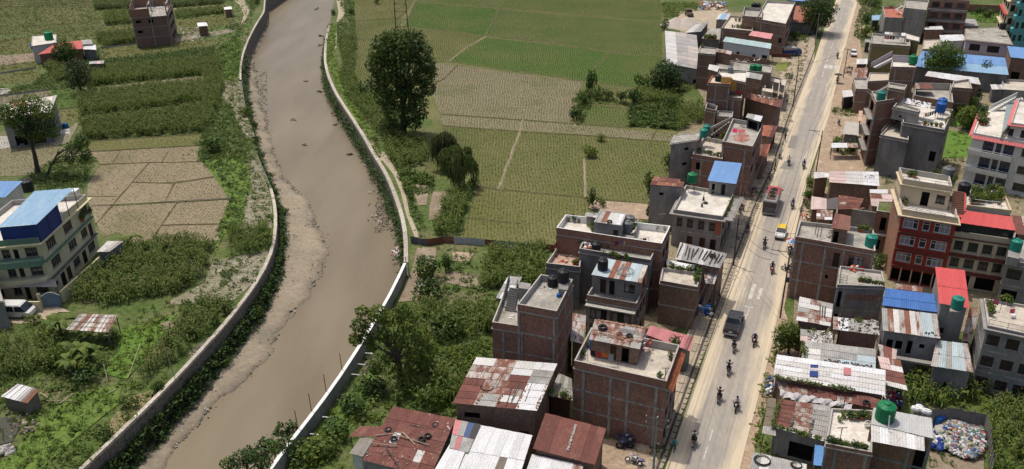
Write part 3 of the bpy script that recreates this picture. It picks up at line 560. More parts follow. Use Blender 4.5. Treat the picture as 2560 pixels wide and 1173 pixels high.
# ================================================================ BUILDING KIT
def inset(P, d):
    n = len(P); out = []
    area = sum(P[k].x*P[(k+1)%n].y-P[(k+1)%n].x*P[k].y for k in range(n)); sg = 1 if area > 0 else -1
    for k in range(n):
        a, b2, c = P[k-1], P[k], P[(k+1)%n]
        e1 = Vc((b2.x-a.x, b2.y-a.y)).normalized(); e2 = Vc((c.x-b2.x, c.y-b2.y)).normalized()
        n1 = Vc((-e1.y, e1.x))*sg; n2 = Vc((-e2.y, e2.x))*sg
        den = 1+n1.dot(n2); v = (n1+n2)/max(den, .25)*d
        out.append(Vc((b2.x+v.x, b2.y+v.y, b2.z)))
    return out
def facade(parent, A, B, z0, z1, m, wins=(), sh=2.7, frame=None, tz=None, depth=.16):
    """wall from A to B (left to right seen from outside); wins: (type, storey, u0, u1, v0, v1)"""
    d = Vc((B.x-A.x, B.y-A.y, 0)); Ln = d.length
    if Ln < .05: return
    d /= Ln; nrm = Vc((d.y, -d.x, 0)); k_ = sh/2.7; W = []
    for w_ in wins:
        ty, s_, u0, u1 = w_[:4]; v0, v1 = (w_[4:6] if len(w_) > 4 else {'w':(.85,2.15),'g':(.85,2.15),'c':(.85,2.15),'d':(.06,2.05),'o':(.85,2.1),'s':(.06,2.2)}[ty])
        W.append((ty, u0*Ln, u1*Ln, z0+s_*sh+v0*k_, z0+s_*sh+v1*k_))
    us = sorted({0, Ln, *[w_[1] for w_ in W], *[w_[2] for w_ in W]}); vs = sorted({z0, z1, *[w_[3] for w_ in W], *[w_[4] for w_ in W]})
    pt = lambda u, v, o=0: Vc((A.x, A.y, 0))+d*u+nrm*o+Vc((0, 0, v))
    topz = (lambda u, v: v) if tz is None else (lambda u, v: v if v < z1-1e-6 else lerp(tz[0], tz[1], u/Ln))
    mb = MB()
    for a, b2 in zip(us[:-1], us[1:]):
        for c, e in zip(vs[:-1], vs[1:]):
            if any(w_[1]-1e-6 <= a and b2 <= w_[2]+1e-6 and w_[3]-1e-6 <= c and e <= w_[4]+1e-6 for w_ in W): continue
            mb.face([pt(a,c), pt(b2,c), pt(b2,topz(b2,e)), pt(a,topz(a,e))], 0, [(a,c),(b2,c),(b2,topz(b2,e)),(a,topz(a,e))])
    for w_ in W:
        _, a, b2, c, e = w_
        for P_ in ([(a,c),(b2,c)],[(b2,c),(b2,e)],[(b2,e),(a,e)],[(a,e),(a,c)]):
            (ua,va),(ub,vb) = P_; mb.face([pt(ua,va), pt(ub,vb), pt(ub,vb,-depth), pt(ua,va,-depth)], 0)
    mb.build('wall', m, parent)
    for ty, a, b2, c, e in W:
        fm = frame or wood
        def bar(mb, ua, ub, va, vb, o0, o1): mb.prism([pt(ua,0,o0),pt(ub,0,o0),pt(ub,0,o1),pt(ua,0,o1)], va, vb)
        g = {'w':glass,'g':glass_b,'c':curtain,'d':wood,'o':dark,'s':iron}[ty]
        if ty in 'wgc':
            t_ = .07; mb = MB(); bar(mb, a, b2, c, c+t_, -depth, -.03); bar(mb, a, b2, e-t_, e, -depth, -.03); bar(mb, a, a+t_, c+t_, e-t_, -depth, -.03); bar(mb, b2-t_, b2, c+t_, e-t_, -depth, -.03)
            nm = max(1, min(4, round((b2-a)/.62)))
            for j in range(1, nm): u_ = lerp(a, b2, j/nm); bar(mb, u_-.03, u_+.03, c+t_, e-t_, -depth, -.045)
            mb_v = lerp(c, e, .68); bar(mb, a+t_, b2-t_, mb_v-.025, mb_v+.025, -depth, -.06)
            fr = mb.build('window', fm, parent)
            for j in range(nm):
                ua, ub = lerp(a, b2, j/nm)+.04, lerp(a, b2, (j+1)/nm)-.04; p_ = MB(); o = -depth+.02
                p_.face([pt(ua,c+t_,o), pt(ub,c+t_,o), pt(ub,e-t_,o), pt(ua,e-t_,o)]); gg = curtain if (ty == 'c' and (j+int(a*7)) % 3 != 1) else (glass if ty == 'c' else g); p_.build('pane', gg, fr)
            s_ = MB(); bar(s_, a-.08, b2+.08, c-.09, c-.003, -.02, .09); s_.build('window_sill', conc, parent)
        elif ty == 'd':
            mb = MB(); bar(mb, a, a+.07, c, e, -depth, -.02); bar(mb, b2-.07, b2, c, e, -depth, -.02); bar(mb, a+.07, b2-.07, e-.07, e, -depth, -.02); dr = mb.build('door', wood, parent)
            p_ = MB(); p_.face([pt(a+.07,c,-depth+.03), pt(b2-.07,c,-depth+.03), pt(b2-.07,e-.07,-depth+.03), pt(a+.07,e-.07,-depth+.03)]); p_.build('door_leaf', dark if random.random() < .4 else wood, dr)
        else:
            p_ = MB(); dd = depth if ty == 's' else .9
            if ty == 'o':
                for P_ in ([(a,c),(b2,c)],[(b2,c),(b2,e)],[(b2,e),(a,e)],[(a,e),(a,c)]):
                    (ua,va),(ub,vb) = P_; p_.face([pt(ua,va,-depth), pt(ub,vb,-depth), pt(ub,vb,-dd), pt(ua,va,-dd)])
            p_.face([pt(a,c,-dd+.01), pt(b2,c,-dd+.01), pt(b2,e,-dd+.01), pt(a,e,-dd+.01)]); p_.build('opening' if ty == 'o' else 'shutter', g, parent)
def band(parent, A, B, za, zb, o, m, name='beam', u0=0, u1=1):
    d = Vc((B.x-A.x, B.y-A.y, 0)); L_ = d.length; d /= L_; n_ = Vc((d.y, -d.x, 0)); a = A+d*(u0*L_); b2 = A+d*(u1*L_)
    MB().prism([a-n_*.05, b2-n_*.05, b2+n_*o, a+n_*o], za, zb).build(name, m, parent)
def flatroof(T, P, zr, z, par, pm, cm, roofm, t_=.15):
    I_ = inset(P, t_); mb = MB(); mb.face([(p.x,p.y,zr+.012) for p in (I_ if _ccw(I_) else I_[::-1])]); mb.build('roof', roofm, T)
    if par > .05:
        n = len(P); mb = MB()
        for k in range(n):
            a, b2, ia, ib = P[k], P[(k+1)%n], I_[k], I_[(k+1)%n]
            mb.face([(a.x,a.y,zr),(b2.x,b2.y,zr),(b2.x,b2.y,z),(a.x,a.y,z)], 0); mb.face([(ib.x,ib.y,zr),(ia.x,ia.y,zr),(ia.x,ia.y,z),(ib.x,ib.y,z)], 1)
            mb.face([(a.x,a.y,z),(b2.x,b2.y,z),(ib.x,ib.y,z),(ia.x,ia.y,z)], 1)
        mb.build('parapet', [pm, cm], T)
def _ccw(P): return sum(P[k].x*P[(k+1)%len(P)].y-P[(k+1)%len(P)].x*P[k].y for k in range(len(P))) > 0
def house(label, px, z, par=.8, fl=3, wm=brick, fm=None, lm=None, rm=None, pm=None, cols=(), lcols=(), rcols=(), beams=True, colm=framec, roofm=roofc, F=(), L=(), R=(), z0=0, slab=.1, name='house', cat='house', T=None, capm=conc_l, frame=None, slabm=None, first=0):
    P = px if isinstance(px[0], Vector) else [at(p, z) for p in px]
    P = [Vc((p.x, p.y, 0)) for p in P]
    zr = z-par; sh = (zr-z0)/fl
    T = T or thing(name, label, cat, (sum(p.x for p in P)/4, sum(p.y for p in P)/4, z0))
    tl, tr, br, bl = P
    facade(T, bl, br, z0, zr, fm or wm, F, sh, frame); facade(T, br, tr, z0, zr, rm or wm, R, sh, frame); facade(T, tr, tl, z0, zr, wm, (), sh); facade(T, tl, bl, z0, zr, lm or wm, L, sh, frame)
    if beams:
        for s_ in range(first+1, fl):
            for a, b2 in ((bl, br), (br, tr), (tl, bl)): band(T, a, b2, z0+s_*sh-.13, z0+s_*sh+.07, .03, colm)
    for a, b2, cs in ((bl, br, cols), (tl, bl, lcols), (br, tr, rcols)):
        ln = (b2-a).length
        for u_ in cs: band(T, a, b2, z0, zr-.13, .055, colm, 'column', max(0, u_-.14/ln), min(1, u_+.14/ln))
    if slab: MB().prism(inset(P, -slab), zr-.14, zr-.004).build('roof_slab', slabm or conc, T)
    flatroof(T, P, zr, z, par, pm or wm, capm, roofm)
    return T, P, zr
def sheets(parent, Q, n, mats, rows=1, dirn='v', over=0.0, jit=.0, wave=.21, amp=.022, name='roof_sheet'):
    """Q: TL, TR, BR, BL in 3-D; sheets laid side by side; each one a corrugated piece"""
    tl, tr, br, bl = Q if dirn == 'v' else (Q[3], Q[0], Q[1], Q[2])
    N_ = (tr-tl).cross(bl-tl).normalized()
    if N_.z < 0: N_ = -N_
    S = lambda u, v: lerp(lerp(tl, tr, u), lerp(bl, br, u), v)
    for i in range(n):
        for r_ in range(rows):
            u0, u1, v0, v1 = i/n, (i+1)/n, r_/rows, (r_+1)/rows
            mt = mats[(i+r_*n) % len(mats)] if not callable(mats) else mats(i, r_)
            if mt is None: continue
            j0, j1 = ru(-jit, jit), ru(-jit, jit)
            u1e = min(1, u1+.02/n*1.5); v1e = min(1, v1+(.03 if r_ < rows-1 else j1)); v0e = v0+(j0 if r_ == 0 else 0)
            wd = (S(u1e,.5)-S(u0,.5)).length; k = max(3, min(9, round(wd/wave))); lift = .02*(i % 2)+.035*(rows-1-r_)+ru(0,.012)
            mb = MB(); ln = (S(u0,v1e)-S(u0,v0e)).length
            for c in range(2*k):
                a, b2 = lerp(u0, u1e, c/(2*k)), lerp(u0, u1e, (c+1)/(2*k)); ha, hb = lift+amp*(c % 2), lift+amp*((c+1) % 2)
                ua, ub = wd*c/(2*k), wd*(c+1)/(2*k)
                mb.face([S(a,v1e)+N_*ha, S(b2,v1e)+N_*hb, S(b2,v0e)+N_*hb, S(a,v0e)+N_*ha], 0, [(ua,0),(ub,0),(ub,ln),(ua,ln)])
            mb.build(name, mt, parent)
def zs(z): return z if isinstance(z, (list, tuple)) else [z]*4
def Q3(px, z): return [at(p, h_) for p, h_ in zip(px, zs(z))]
def shed(label, px, z, wm, n, mats, rows=1, dirn='v', over=.25, F=(), L=(), R=(), z0=0, name='shed', cat='shed', T=None, jit=0, sh=2.4, wave=.21, walls=True, cross=None):
    Q = Q3(px, z); T = T or thing(name, label, cat, (sum(p.x for p in Q)/4, sum(p.y for p in Q)/4, z0))
    if walls:
        I_ = inset(Q, over); tl, tr, br, bl = I_; hz = [p.z-.07 for p in I_]
        for A_, B_, ta, tb, ws in ((bl,br,hz[3],hz[2],F),(br,tr,hz[2],hz[1],R),(tr,tl,hz[1],hz[0],()),(tl,bl,hz[0],hz[3],L)):
            zt = min(ta, tb)
            facade(T, A_, B_, z0, zt if abs(ta-tb) < .02 else max(ta, tb), wm, ws, sh, tz=None if abs(ta-tb) < .02 else (ta, tb))
    else:
        I_ = inset(Q, .12)
        for p in I_: MB().tube([(p.x,p.y,z0),(p.x,p.y,p.z-.03)], .06, 6).build('post', wood_g, T)
    mb = MB(); n_ = 4
    for k in range(n_):
        v = (k+.5)/n_; a, b2 = lerp(Q[0], Q[3], v), lerp(Q[1], Q[2], v); mb.tube([a-Vc((0,0,.06)), b2-Vc((0,0,.06))], .045, 4)
    mb.build('purlins', wood_g, T)
    sheets(T, Q, n, mats, rows, dirn, jit=jit, wave=wave)
    return T, Q
def mixm(*ms):
    ms = list(ms); return lambda i, r_: rc(ms)
def onroof(Q, u, v, h=.1): return lerp(lerp(Q[0], Q[1], u), lerp(Q[3], Q[2], u), v)+Vc((0,0,h))
# ---- rooftop furniture
def _tank(colr, r=.55, h=1.15):
    T = thing('water_tank', '-', 'water tank'); prof = [(r*.96,0)]
    for k in range(6): z_ = h*.06+h*.72*k/5; prof += [(r,z_),(r*1.0,z_+h*.07),(r*.955,z_+h*.10)]
    prof += [(r*.9,h*.88),(r*.55,h*.97),(r*.38,h)]
    MB().lathe(prof, 16).build('tank_body', tk[colr], T, local=True, smooth=False)
    MB().lathe([(r*.36,h*.99),(r*.36,h*1.06),(r*.12,h*1.09)], 12).build('tank_lid', tk[colr], T, local=True)
    for k in range(6):
        a = 2*pi*k/6; MB().tube([(r*.4*math.cos(a),r*.4*math.sin(a),h*.985),(r*.93*math.cos(a),r*.93*math.sin(a),h*.87)], .045, 5).build('tank_rib', tk[colr], T, local=True)
    return T
TANKP = {}
def tank(colr, px, z, label, s=1.0, stand=0, d=None):
    p = at(px, z) if not isinstance(px, Vector) else px.copy()
    if stand:
        S_ = thing('tank_stand', 'metal stand under the '+label, 'stand', p)
        for dx, dy in ((-.45,-.45),(.45,-.45),(.45,.45),(-.45,.45)): MB().tube([p+Vc((dx,dy,0)), p+Vc((dx*.95,dy*.95,stand-.05))], .035, 5).build('leg', iron, S_)
        MB().box((p.x,p.y,p.z+stand-.05), 1.05, 1.05, .05).build('platform', steel, S_); p.z += stand+.005
    if colr not in TANKP: TANKP[colr] = o = _tank(colr)
    else: o = copy_tree(TANKP[colr])
    o.location = p; o.scale = (s, s, s*ru(.96,1.06)); o.rotation_euler = (0,0,ru(0,6)); o['label'] = label; o['group'] = 'plastic rooftop water tanks'
    return o
tyre_me = MB().torus((0,0,.1), .30, .105, n=16, k=7).mesh('tyre', rubber, smooth=True)
def tyre(p, label, s=1.0, group='old tyres weighing down the tin roofs', tilt=(0,0)):
    o = link('tyre', tyre_me, label=label, cat='tyre', group=group); o.location = p; o.scale = (s,s,s*1.05); o.rotation_euler = (tilt[0], tilt[1], 0); return o
def railing(parent, pts, h=.9, n=2, m=iron, name='railing', step=1.6, r=.025):
    mb = MB(); pts = [Vector(p) for p in pts]
    for k in range(1, n+1): mb.tube([p+Vc((0,0,h*k/n)) for p in pts], r, 4)
    for a, b2 in zip(pts[:-1], pts[1:]):
        c = max(1, int((b2-a).length/step))
        for j in range(c+1): p = lerp(a, b2, j/c); mb.tube([p, p+Vc((0,0,h))], r, 4)
    return mb.build(name, m, parent)
def stairs(parent, b0, b1, wv, n=9, m=conc, side_m=None):
    """steps climbing from b0 to b1, wv = width vector"""
    for k in range(n):
        a = lerp(b0, b1, k/n); c = lerp(b0, b1, (k+1)/n); zt = lerp(b0.z, b1.z, (k+1)/n)
        MB().prism([a, a+wv, c+wv, c], max(zt-.6, min(b0.z,b1.z)-.0), zt).build('step', m, parent)
CLOTH = {}
def clothm(c):
    k = tuple(c)
    if k not in CLOTH: CLOTH[k] = M('cloth_%02d' % len(CLOTH), c, tuple(x*.75 for x in c), scale=3, rough=.95)
    return CLOTH[k]
CN = {'red':(.5,.035,.03),'orange':(.62,.16,.04),'white':(.7,.7,.7),'blue':(.06,.1,.34),'black':(.02,.02,.025),'yellow':(.62,.55,.2),'pink':(.62,.12,.2),'grey':(.3,.3,.32),'crimson':(.42,.03,.09),'purple':(.25,.13,.3),'maroon':(.2,.03,.04),'teal':(.05,.33,.38),'brown':(.2,.11,.07)}
CNT = {}
def washing(p0, p1, cols, where, h=1.5, poles=True):
    """a line with garments hung on it"""
    T = thing('clothes_line', 'thin clothes line strung '+where, 'clothes line', p0); a, b2 = p0+Vc((0,0,h)), p1+Vc((0,0,h))
    MB().tube([lerp(a,b2,k/6)-Vc((0,0,.12*(1-abs(k/3-1)**2))) for k in range(7)], .012, 4).build('rope', iron, T)
    for p in (p0, p1): MB().tube([p, p+Vc((0,0,h+.05))], .025, 5).build('post', iron, T)
    d = (b2-a); L_ = d.length; d.normalize(); n_ = Vc((-d.y, d.x, 0)); x = .25
    for k, cn in enumerate(cols):
        wd = ru(.42,.62); ht = ru(.5,.85)
        if x+wd > L_: break
        mb = MB(); K = 6; zt = h-.1
        for j in range(K):
            u0, u1 = x+wd*j/K, x+wd*(j+1)/K; o0, o1 = .05*math.sin(j*2.1+k), .05*math.sin((j+1)*2.1+k)
            A_ = p0+d*u0; B_ = p0+d*u1
            for f0, f1 in ((0,.5),(.5,1)):
                mb.face([A_+n_*(o0*f1)+Vc((0,0,zt-ht*f1)), B_+n_*(o1*f1)+Vc((0,0,zt-ht*f1)), B_+n_*(o1*f0)+Vc((0,0,zt-ht*f0)), A_+n_*(o0*f0)+Vc((0,0,zt-ht*f0))])
        lab = '%s garment hanging on the line %s' % (cn, where)
        mb.build('garment', clothm(CN[cn]), label=lab, cat='garment', group='washing '+where, weld=True); x += wd+.08
leafm = M('leaf_mid', (.074,.124,.019), (.096,.15,.026), (.058,.10,.018), scale=.9, fine=.25, fscale=5, rough=.6, trans=.32)
leafl = M('leaf_light', (.125,.178,.024), (.155,.20,.034), (.10,.148,.022), scale=.9, fine=.25, fscale=5, rough=.6, trans=.32)
leafd = M('leaf_dark', (.034,.066,.016), (.046,.085,.02), (.026,.052,.014), scale=.9, fine=.25, fscale=5, rough=.6, trans=.15)
leafw = M('leaf_willow', (.13,.165,.052), (.16,.19,.066), scale=.9, fine=.2, fscale=5, rough=.6, trans=.45)
leafy = M('leaf_yellowish', (.20,.19,.045), (.16,.17,.04), scale=.9, fine=.2, fscale=5, rough=.6, trans=.2)
bark = M('bark', (.10,.078,.055), (.06,.047,.035), scale=2, st=(1,1,.3), bump=.5)
def leaves(C, R_, n, size, seed=0, up=.35, flat_=0.0):
    """n leaf quads spread through ellipsoids: C (k,3) centres, R_ (k,3) radii"""
    g = np.random.default_rng(seed); C = np.asarray(C, float); R_ = np.asarray(R_, float)
    vol = (R_.prod(1))**(2/3); idx = g.choice(len(C), n, p=vol/vol.sum())
    d = g.normal(size=(n,3)); d /= np.linalg.norm(d, axis=1)[:,None]; rr_ = g.uniform(.0,1,n)**.33
    rr_ = .5+.55*rr_**1.5*g.uniform(.7,1.2,n)
    P = C[idx]+d*R_[idx]*rr_[:,None]
    nn = d*.8+g.normal(size=(n,3))*.65; nn[:,2] += up; nn /= np.linalg.norm(nn, axis=1)[:,None]
    t = np.cross(nn, g.normal(size=(n,3))); t /= np.linalg.norm(t, axis=1)[:,None]; b2 = np.cross(nn, t)
    s = size*g.uniform(.6,1.35,n)[:,None]
    V = np.stack([P-t*s-b2*s*.2, P+b2*s*.62, P+t*s-b2*s*.2, P-b2*s*.55], 1).reshape(-1,3)
    return V, np.arange(n*4).reshape(-1,4), idx
def foliage_mesh(name, C, R_, n, size, mats, seed=0, **k):
    V, F, ix = leaves(C, R_, n, size, seed, **k); mats = mats if isinstance(mats, list) else [mats]
    gg = np.random.default_rng(seed+1); mi = np.where(gg.random(len(F)) < .7, gg.integers(0, len(mats), len(C))[ix], gg.integers(0, len(mats), len(F))) if len(mats) > 1 else None
    me = bpy.data.meshes.new(name); me.vertices.add(len(V)); me.vertices.foreach_set('co', V.astype(np.float32).ravel()); me.loops.add(F.size); me.loops.foreach_set('vertex_index', F.ravel().astype(np.int32)); me.polygons.add(len(F)); me.polygons.foreach_set('loop_start', np.arange(0,F.size,4,dtype=np.int32))
    for mt in mats: me.materials.append(mt)
    if mi is not None: me.polygons.foreach_set('material_index', mi.astype(np.int32))
    me.update(calc_edges=True); return me
_pm = [foliage_mesh('foliage', [(0,0,.45),(.15,.1,.6),(-.15,0,.55)], [(.28,.28,.3)]*3, 130, .09, m_, k) for k, m_ in enumerate((leafm, leafl, leafd, [leafm, leafy]))]
_pot = MB().lathe([(.14,0),(.2,.28),(.2,.3),(.15,.27)], 10).mesh('pot', terra); _potd = MB().lathe([(.16,0),(.2,.28),(.2,.3),(.15,.27)], 10).mesh('pot', conc)
def pots(pts, where, s=1.0):
    for k, p in enumerate(pts):
        T = thing('potted_plant', 'leafy potted plant '+where, 'plant', p, 0, 'potted plants '+where); sc = s*.62*ru(.75,1.35); T.scale = (sc,sc,sc); T.rotation_euler = (0,0,ru(0,6))
        link('pot', rc((_pot,_potd)), T, local=True); link('foliage', rc(_pm), T, local=True)
def along(a, b2, n, j=.12): return [lerp(a, b2, (k+.5)/n)+Vc((ru(-j,j), ru(-j,j), 0)) for k in range(n)]
def rubble(pts_fn, n, label, name='loose_bricks', m=None, s=(.06,.16), kind='stuff', parent=None, cat=None):
    """many small loose pieces (bricks, stones, scraps)"""
    V = []; F = []; g = RNG
    for k in range(n):
        c = np.array(pts_fn()); a = g.uniform(0,pi); sx, sy, sz = g.uniform(*s)*g.uniform(.4,1.2), g.uniform(*s)*.5, g.uniform(*s)*g.uniform(.1,.4); ca, sa = math.cos(a), math.sin(a); i0 = len(V)
        for z_ in (0,1):
            for x, y in ((-1,-1),(1,-1),(1,1),(-1,1)):
                x2, y2 = x*sx*(1-.25*z_*g.random()), y*sy*(1-.25*z_*g.random()); V.append((c[0]+x2*ca-y2*sa, c[1]+x2*sa+y2*ca, c[2]+z_*2*sz))
        F += [(i0,i0+1,i0+5,i0+4),(i0+1,i0+2,i0+6,i0+5),(i0+2,i0+3,i0+7,i0+6),(i0+3,i0,i0+4,i0+7),(i0+4,i0+5,i0+6,i0+7)]
    ms = m if isinstance(m, list) else [m or brick_o]
    return fast(name, V, F, ms, parent=parent, mi=np.repeat(g.integers(0,len(ms),n),5) if len(ms) > 1 else None, kind=kind, label=label, cat=cat)
def on_q(Q, h=.05, u=(0,1), v=(0,1)): return lambda: onroof(Q, ru(*u), ru(*v), h)
def pole(label, a, b2, r=.04, m=bamboo, name='pole', cat='pole', group=None):
    return MB().tube([a, lerp(a,b2,.5)+Vc((0,0,ru(-.02,.04))), b2], [r,r*.95,r*.8], 6).build(name, m, label=label, cat=cat, group=group)
# ================================================================ HOUSES between the river and the road
def row(ty, s_, us, *v): return [(ty, s_, a, b2)+tuple(v) for a, b2 in us]
# -- large brick house with laundry
T, P, zr = house('brown brick house with concrete frame, pale roof terrace and tiled eave by the road', q('Q',255,125,975,268,870,565,115,395), 8.4, .9, 3, brick, cols=(.11,.41,.6,.9), rcols=(.3,.7), R=row('c',1,((.1,.3),(.45,.6),(.72,.9)))+row('c',2,((.1,.3),(.45,.6),(.72,.9)))+row('s',0,((.08,.32),(.38,.62),(.68,.92))), roofm=roofc)
tl, tr, br, bl = P
band(T, br, tr, zr-.32, zr-.1, .55, conc, 'eave_slab')
for r_ in range(2):
    for k in range(46):
        a = lerp(br, tr, (k+.5)/46); d = (tr-br).normalized(); n_ = Vc((d.y,-d.x,0)); c = a+n_*(.2+.3*r_); MB().tube([c+Vc((0,0,zr+.10-r_*.13))-n_*.17, c+Vc((0,0,zr-.02-r_*.13))+n_*.17], .085, 5).build('roof_tile', terra, T)
z8 = zr
hut = q('Q',285,60,705,130,650,305,235,225)
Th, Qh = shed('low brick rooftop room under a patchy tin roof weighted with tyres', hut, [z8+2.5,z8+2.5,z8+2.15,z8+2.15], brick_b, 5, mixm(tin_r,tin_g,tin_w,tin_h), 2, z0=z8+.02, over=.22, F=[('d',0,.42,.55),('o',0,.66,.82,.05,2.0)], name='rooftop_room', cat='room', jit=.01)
tyre(onroof(Qh,.2,.4), 'large black tyre on the patchy tin roof of the rooftop room', 1.25); tyre(onroof(Qh,.74,.56), 'smaller black tyre on the patchy tin roof of the rooftop room', .9)
tyre(onroof(Qh,.55,.52), 'rusty red wheel ring on the patchy tin roof of the rooftop room', .75).data = MB().torus((0,0,.08), .3, .08, n=14, k=6).mesh('tyre', rust_o, smooth=True)
rubble(on_q(Qh,.08,(.05,1),(.02,.1)), 90, 'row of bricks along the back edge of the patchy rooftop tin'); rubble(on_q(Qh,.08,(.05,1),(.62,.76)), 90, 'row of bricks along the middle of the patchy rooftop tin')
for k in range(4): pole('thin steel pipe lying on the patchy tin roof of the rooftop room', onroof(Qh,.45+.02*k,.25+.05*k,.12), onroof(Qh,1.05,.3+.05*k,.14), .025, steel, 'pipe', 'pipe', 'pipes on the rooftop room')
rubble(lambda: at(q('Q',ru(660,740),ru(220,330))[0], z8+ru(.3,1.2)), 60, 'heap of painted bricks and rags beside the rooftop room', 'junk_heap', [brick_o,white,clothm(CN['red']),clothm(CN['crimson'])], (.08,.2))
def drum(px, z, colr, label, s=1.0, h=.9, r=.29):
    p = at(px, z); T_ = thing('drum', label, 'drum', p); T_.scale = (s,s,s)
    MB().lathe([(r,0),(r*1.03,h*.33),(r*.99,h*.35),(r*1.03,h*.66),(r*.99,h*.68),(r,h*.97),(r*.9,h)], 12).build('drum_body', tk[colr], T_, local=True); MB().lathe([(r*.8,h*1.0),(r*.8,h*1.04)], 12).build('drum_lid', tk[colr], T_, local=True)
drum(q('Q',265,310)[0], z8, 'blue', 'tall blue plastic drum in the corner of the brick house roof', 1.15, 1.15); drum(q('Q',305,325)[0], z8, 'blue', 'short blue plastic drum in the corner of the brick house roof', 1, .8)
washing(at(q('Q',225,400)[0],z8), at(q('Q',470,450)[0],z8), ['black','red','orange','grey','orange'], 'on the brick house roof')
for k,(x_,y_) in enumerate(((855,550),(905,405),(960,290))):
    a = at(q('Q',x_,y_)[0],z8); T_ = thing('pipe_stand', 'rusty T-shaped pipe stand %s on the brick house roof' % ('near the front corner','by the side parapet','at the back corner')[k], 'pipe', a); MB().tube([a,a+Vc((0,0,1.35))],.04,5).build('upright',rust,T_); MB().tube([a+Vc((-.4,0,1.35)),a+Vc((.4,0,1.35))],.035,5).build('crossbar',rust,T_)
pots([at(q('Q',x_,y_)[0],z8) for x_,y_ in ((810,545),(185,345),(175,370),(230,290),(900,390))], 'on the large brick house roof', 1.3)
pots([at(q('Q',935,290)[0],z8)], 'in the back corner of the large brick house roof', 2.3)
shed('faded pink corrugated lean-to roof behind the large brick house', q('Q',735,110,1090,205,1055,320,700,185), [3.9,3.6,3.3,3.6], conc_d, 11, mixm(pink_r,pink_r,pink_r), 1)
# -- tall brick house with rooftop stair
zT = 11.4
T2, P2, z2 = house('tall red brick house with concrete bands, outside stair and two black tanks', q('A',515,178,830,228,672,540,288,470), zT, .8, 4, brick, cols=(.02,.94), rcols=(.03,.5,.97), roofm=roofg)
house('', q('A',165,330,352,362,340,690,40,645), z2-1.85, .8, 3, brick, cols=(.36,.98), T=T2, roofm=roofg, R=())
d_ = (P2[2]-P2[3]).normalized(); zt2 = z2-2.65
stairs(T2, at(q('A',165,535)[0],zt2), at(q('A',212,305)[0],z2), d_*1.15, 10, conc)
MB().prism([at(p, z2) for p in q('A',300,290,420,310,410,370,300,350)], zt2, z2+.5).build('stair_head', plaster, T2)
a0, a1 = at(q('A',150,500)[0],zt2), at(q('A',215,250)[0],z2)
mb = MB(); n_ = d_*.14; mb.hexa([a0-n_,a0,a1,a1-n_],[a0-n_+Vc((0,0,.9)),a0+Vc((0,0,.9)),a1+Vc((0,0,.9)),a1-n_+Vc((0,0,.9))]); mb.build('stair_wall', plaster, T2)
railing(T2, [at(q('A',240,530)[0],zt2), at(q('A',290,300)[0],z2)], .9, 2, rust, step=.9)
band(T2, P2[3], P2[2], 2.2, 2.9, .04, conc_d, 'cement_patch', .05, .93)
MB().prism(ats(q('A',690,250,790,262,780,330,690,318), z2+1.0), z2, z2+.95).build('tank_plinth', plaster, T2)
tank('black', q('A',632,290)[0], z2, 'black ribbed tank standing low on the tall brick house roof', 1.05); tank('black', q('A',735,245)[0], z2+.98, 'black ribbed tank raised on a plinth on the tall brick house roof', 1.2)
rubble(lambda: at(q('A',ru(450,640),ru(270,360))[0], z2+.02), 40, 'scattered scraps on the tall brick house roof', 'rooftop_litter', [white,dark,blue_s,conc_l], (.05,.14))
drum(q('A',690,400)[0], z2, 'blue', 'small blue bucket lying on the tall brick house roof', .8, .5)
rubble(lambda: at(q('A',ru(215,250),ru(575,615))[0], zt2+.02), 5, 'two pale blocks on the lower terrace of the tall brick house', 'loose_blocks', white, (.12,.18))
shed('row of pale tin sheets roofing the lean-to left of the tall brick house', q('A',195,205,335,212,205,440,75,410), [4.6,4.6,4.3,4.3], brick_b, 4, mixm(tin_w,tin_g,tin_b), 3)
shed('narrow rusty tin roof squeezed between the tall brick houses', q('A',810,565,960,590,930,862,805,832), [5.2,5.2,4.6,4.6], brick_b, 3, mixm(tin_h,tin_r,tin_g), 4, F=[('o',0,.3,.8,.1,2.0)])
# -- house with the blue and rust tin roof and balcony
zb = 6.3
Pt = [at(q('A',1100,15)[0],8.7), at(q('A',1564,95)[0],8.7), at(q('A',1452,465)[0],zb), at(q('A',965,380)[0],zb)]
T3, P3, z3 = house('brick house with balcony terrace under a pale blue and rust tin roof', Pt, zb, .75, 2, brick_b, lm=plaster_d, cols=(.05,.45,.95), F=row('c',1,((.07,.42),(.52,.88)),.35,2.2)+row('o',0,((.1,.4),(.55,.9))), R=row('c',0,((.15,.3),(.5,.65)))+row('c',1,((.12,.28),(.4,.56),(.7,.86))), roofm=roofg)
band(T3, P3[3], P3[2], z3-.42, z3-.28, .75, conc_l, 'canopy_slab')
U = [P3[0], P3[1], lerp(P3[1],P3[2],.62), lerp(P3[0],P3[3],.62)]
facade(T3, U[3], U[2], z3+.02, 8.45, plaster, [('d',0,.17,.29),('d',0,.36,.47),('c',0,.66,.88,.8,2.0)], 2.7); facade(T3, U[2], U[1], z3+.02, 8.45, brick, [('c',0,.3,.6)], 2.7); facade(T3, U[0], U[3], z3+.02, 8.45, plaster_d, (), 2.7); facade(T3, U[1], U[0], z3+.02, 8.45, brick, (), 2.7)
Qr = Q3(q('A',1100,15,1564,95,1500,265,1010,185), [8.8,8.8,8.5,8.5]); sheets(T3, Qr, 9, [tin_p,tin_p,tin_p,rust_o,tin_r,rust_o,tin_p,tin_p,tin_r], 1)
railing(T3, [P3[3]+Vc((.1,.2,z3)), P3[2]+Vc((-.1,.1,z3))], 1.25, 3, iron)
tank('black', onroof(Qr,.16,.62,.08), 0, 'black ribbed tank on the pale blue and rust tin roof', 1.15)
T_ = thing('wire_coil', 'loose coil of grey pipe lying on the pale blue and rust tin roof', 'coil', onroof(Qr,.62,.6,.1))
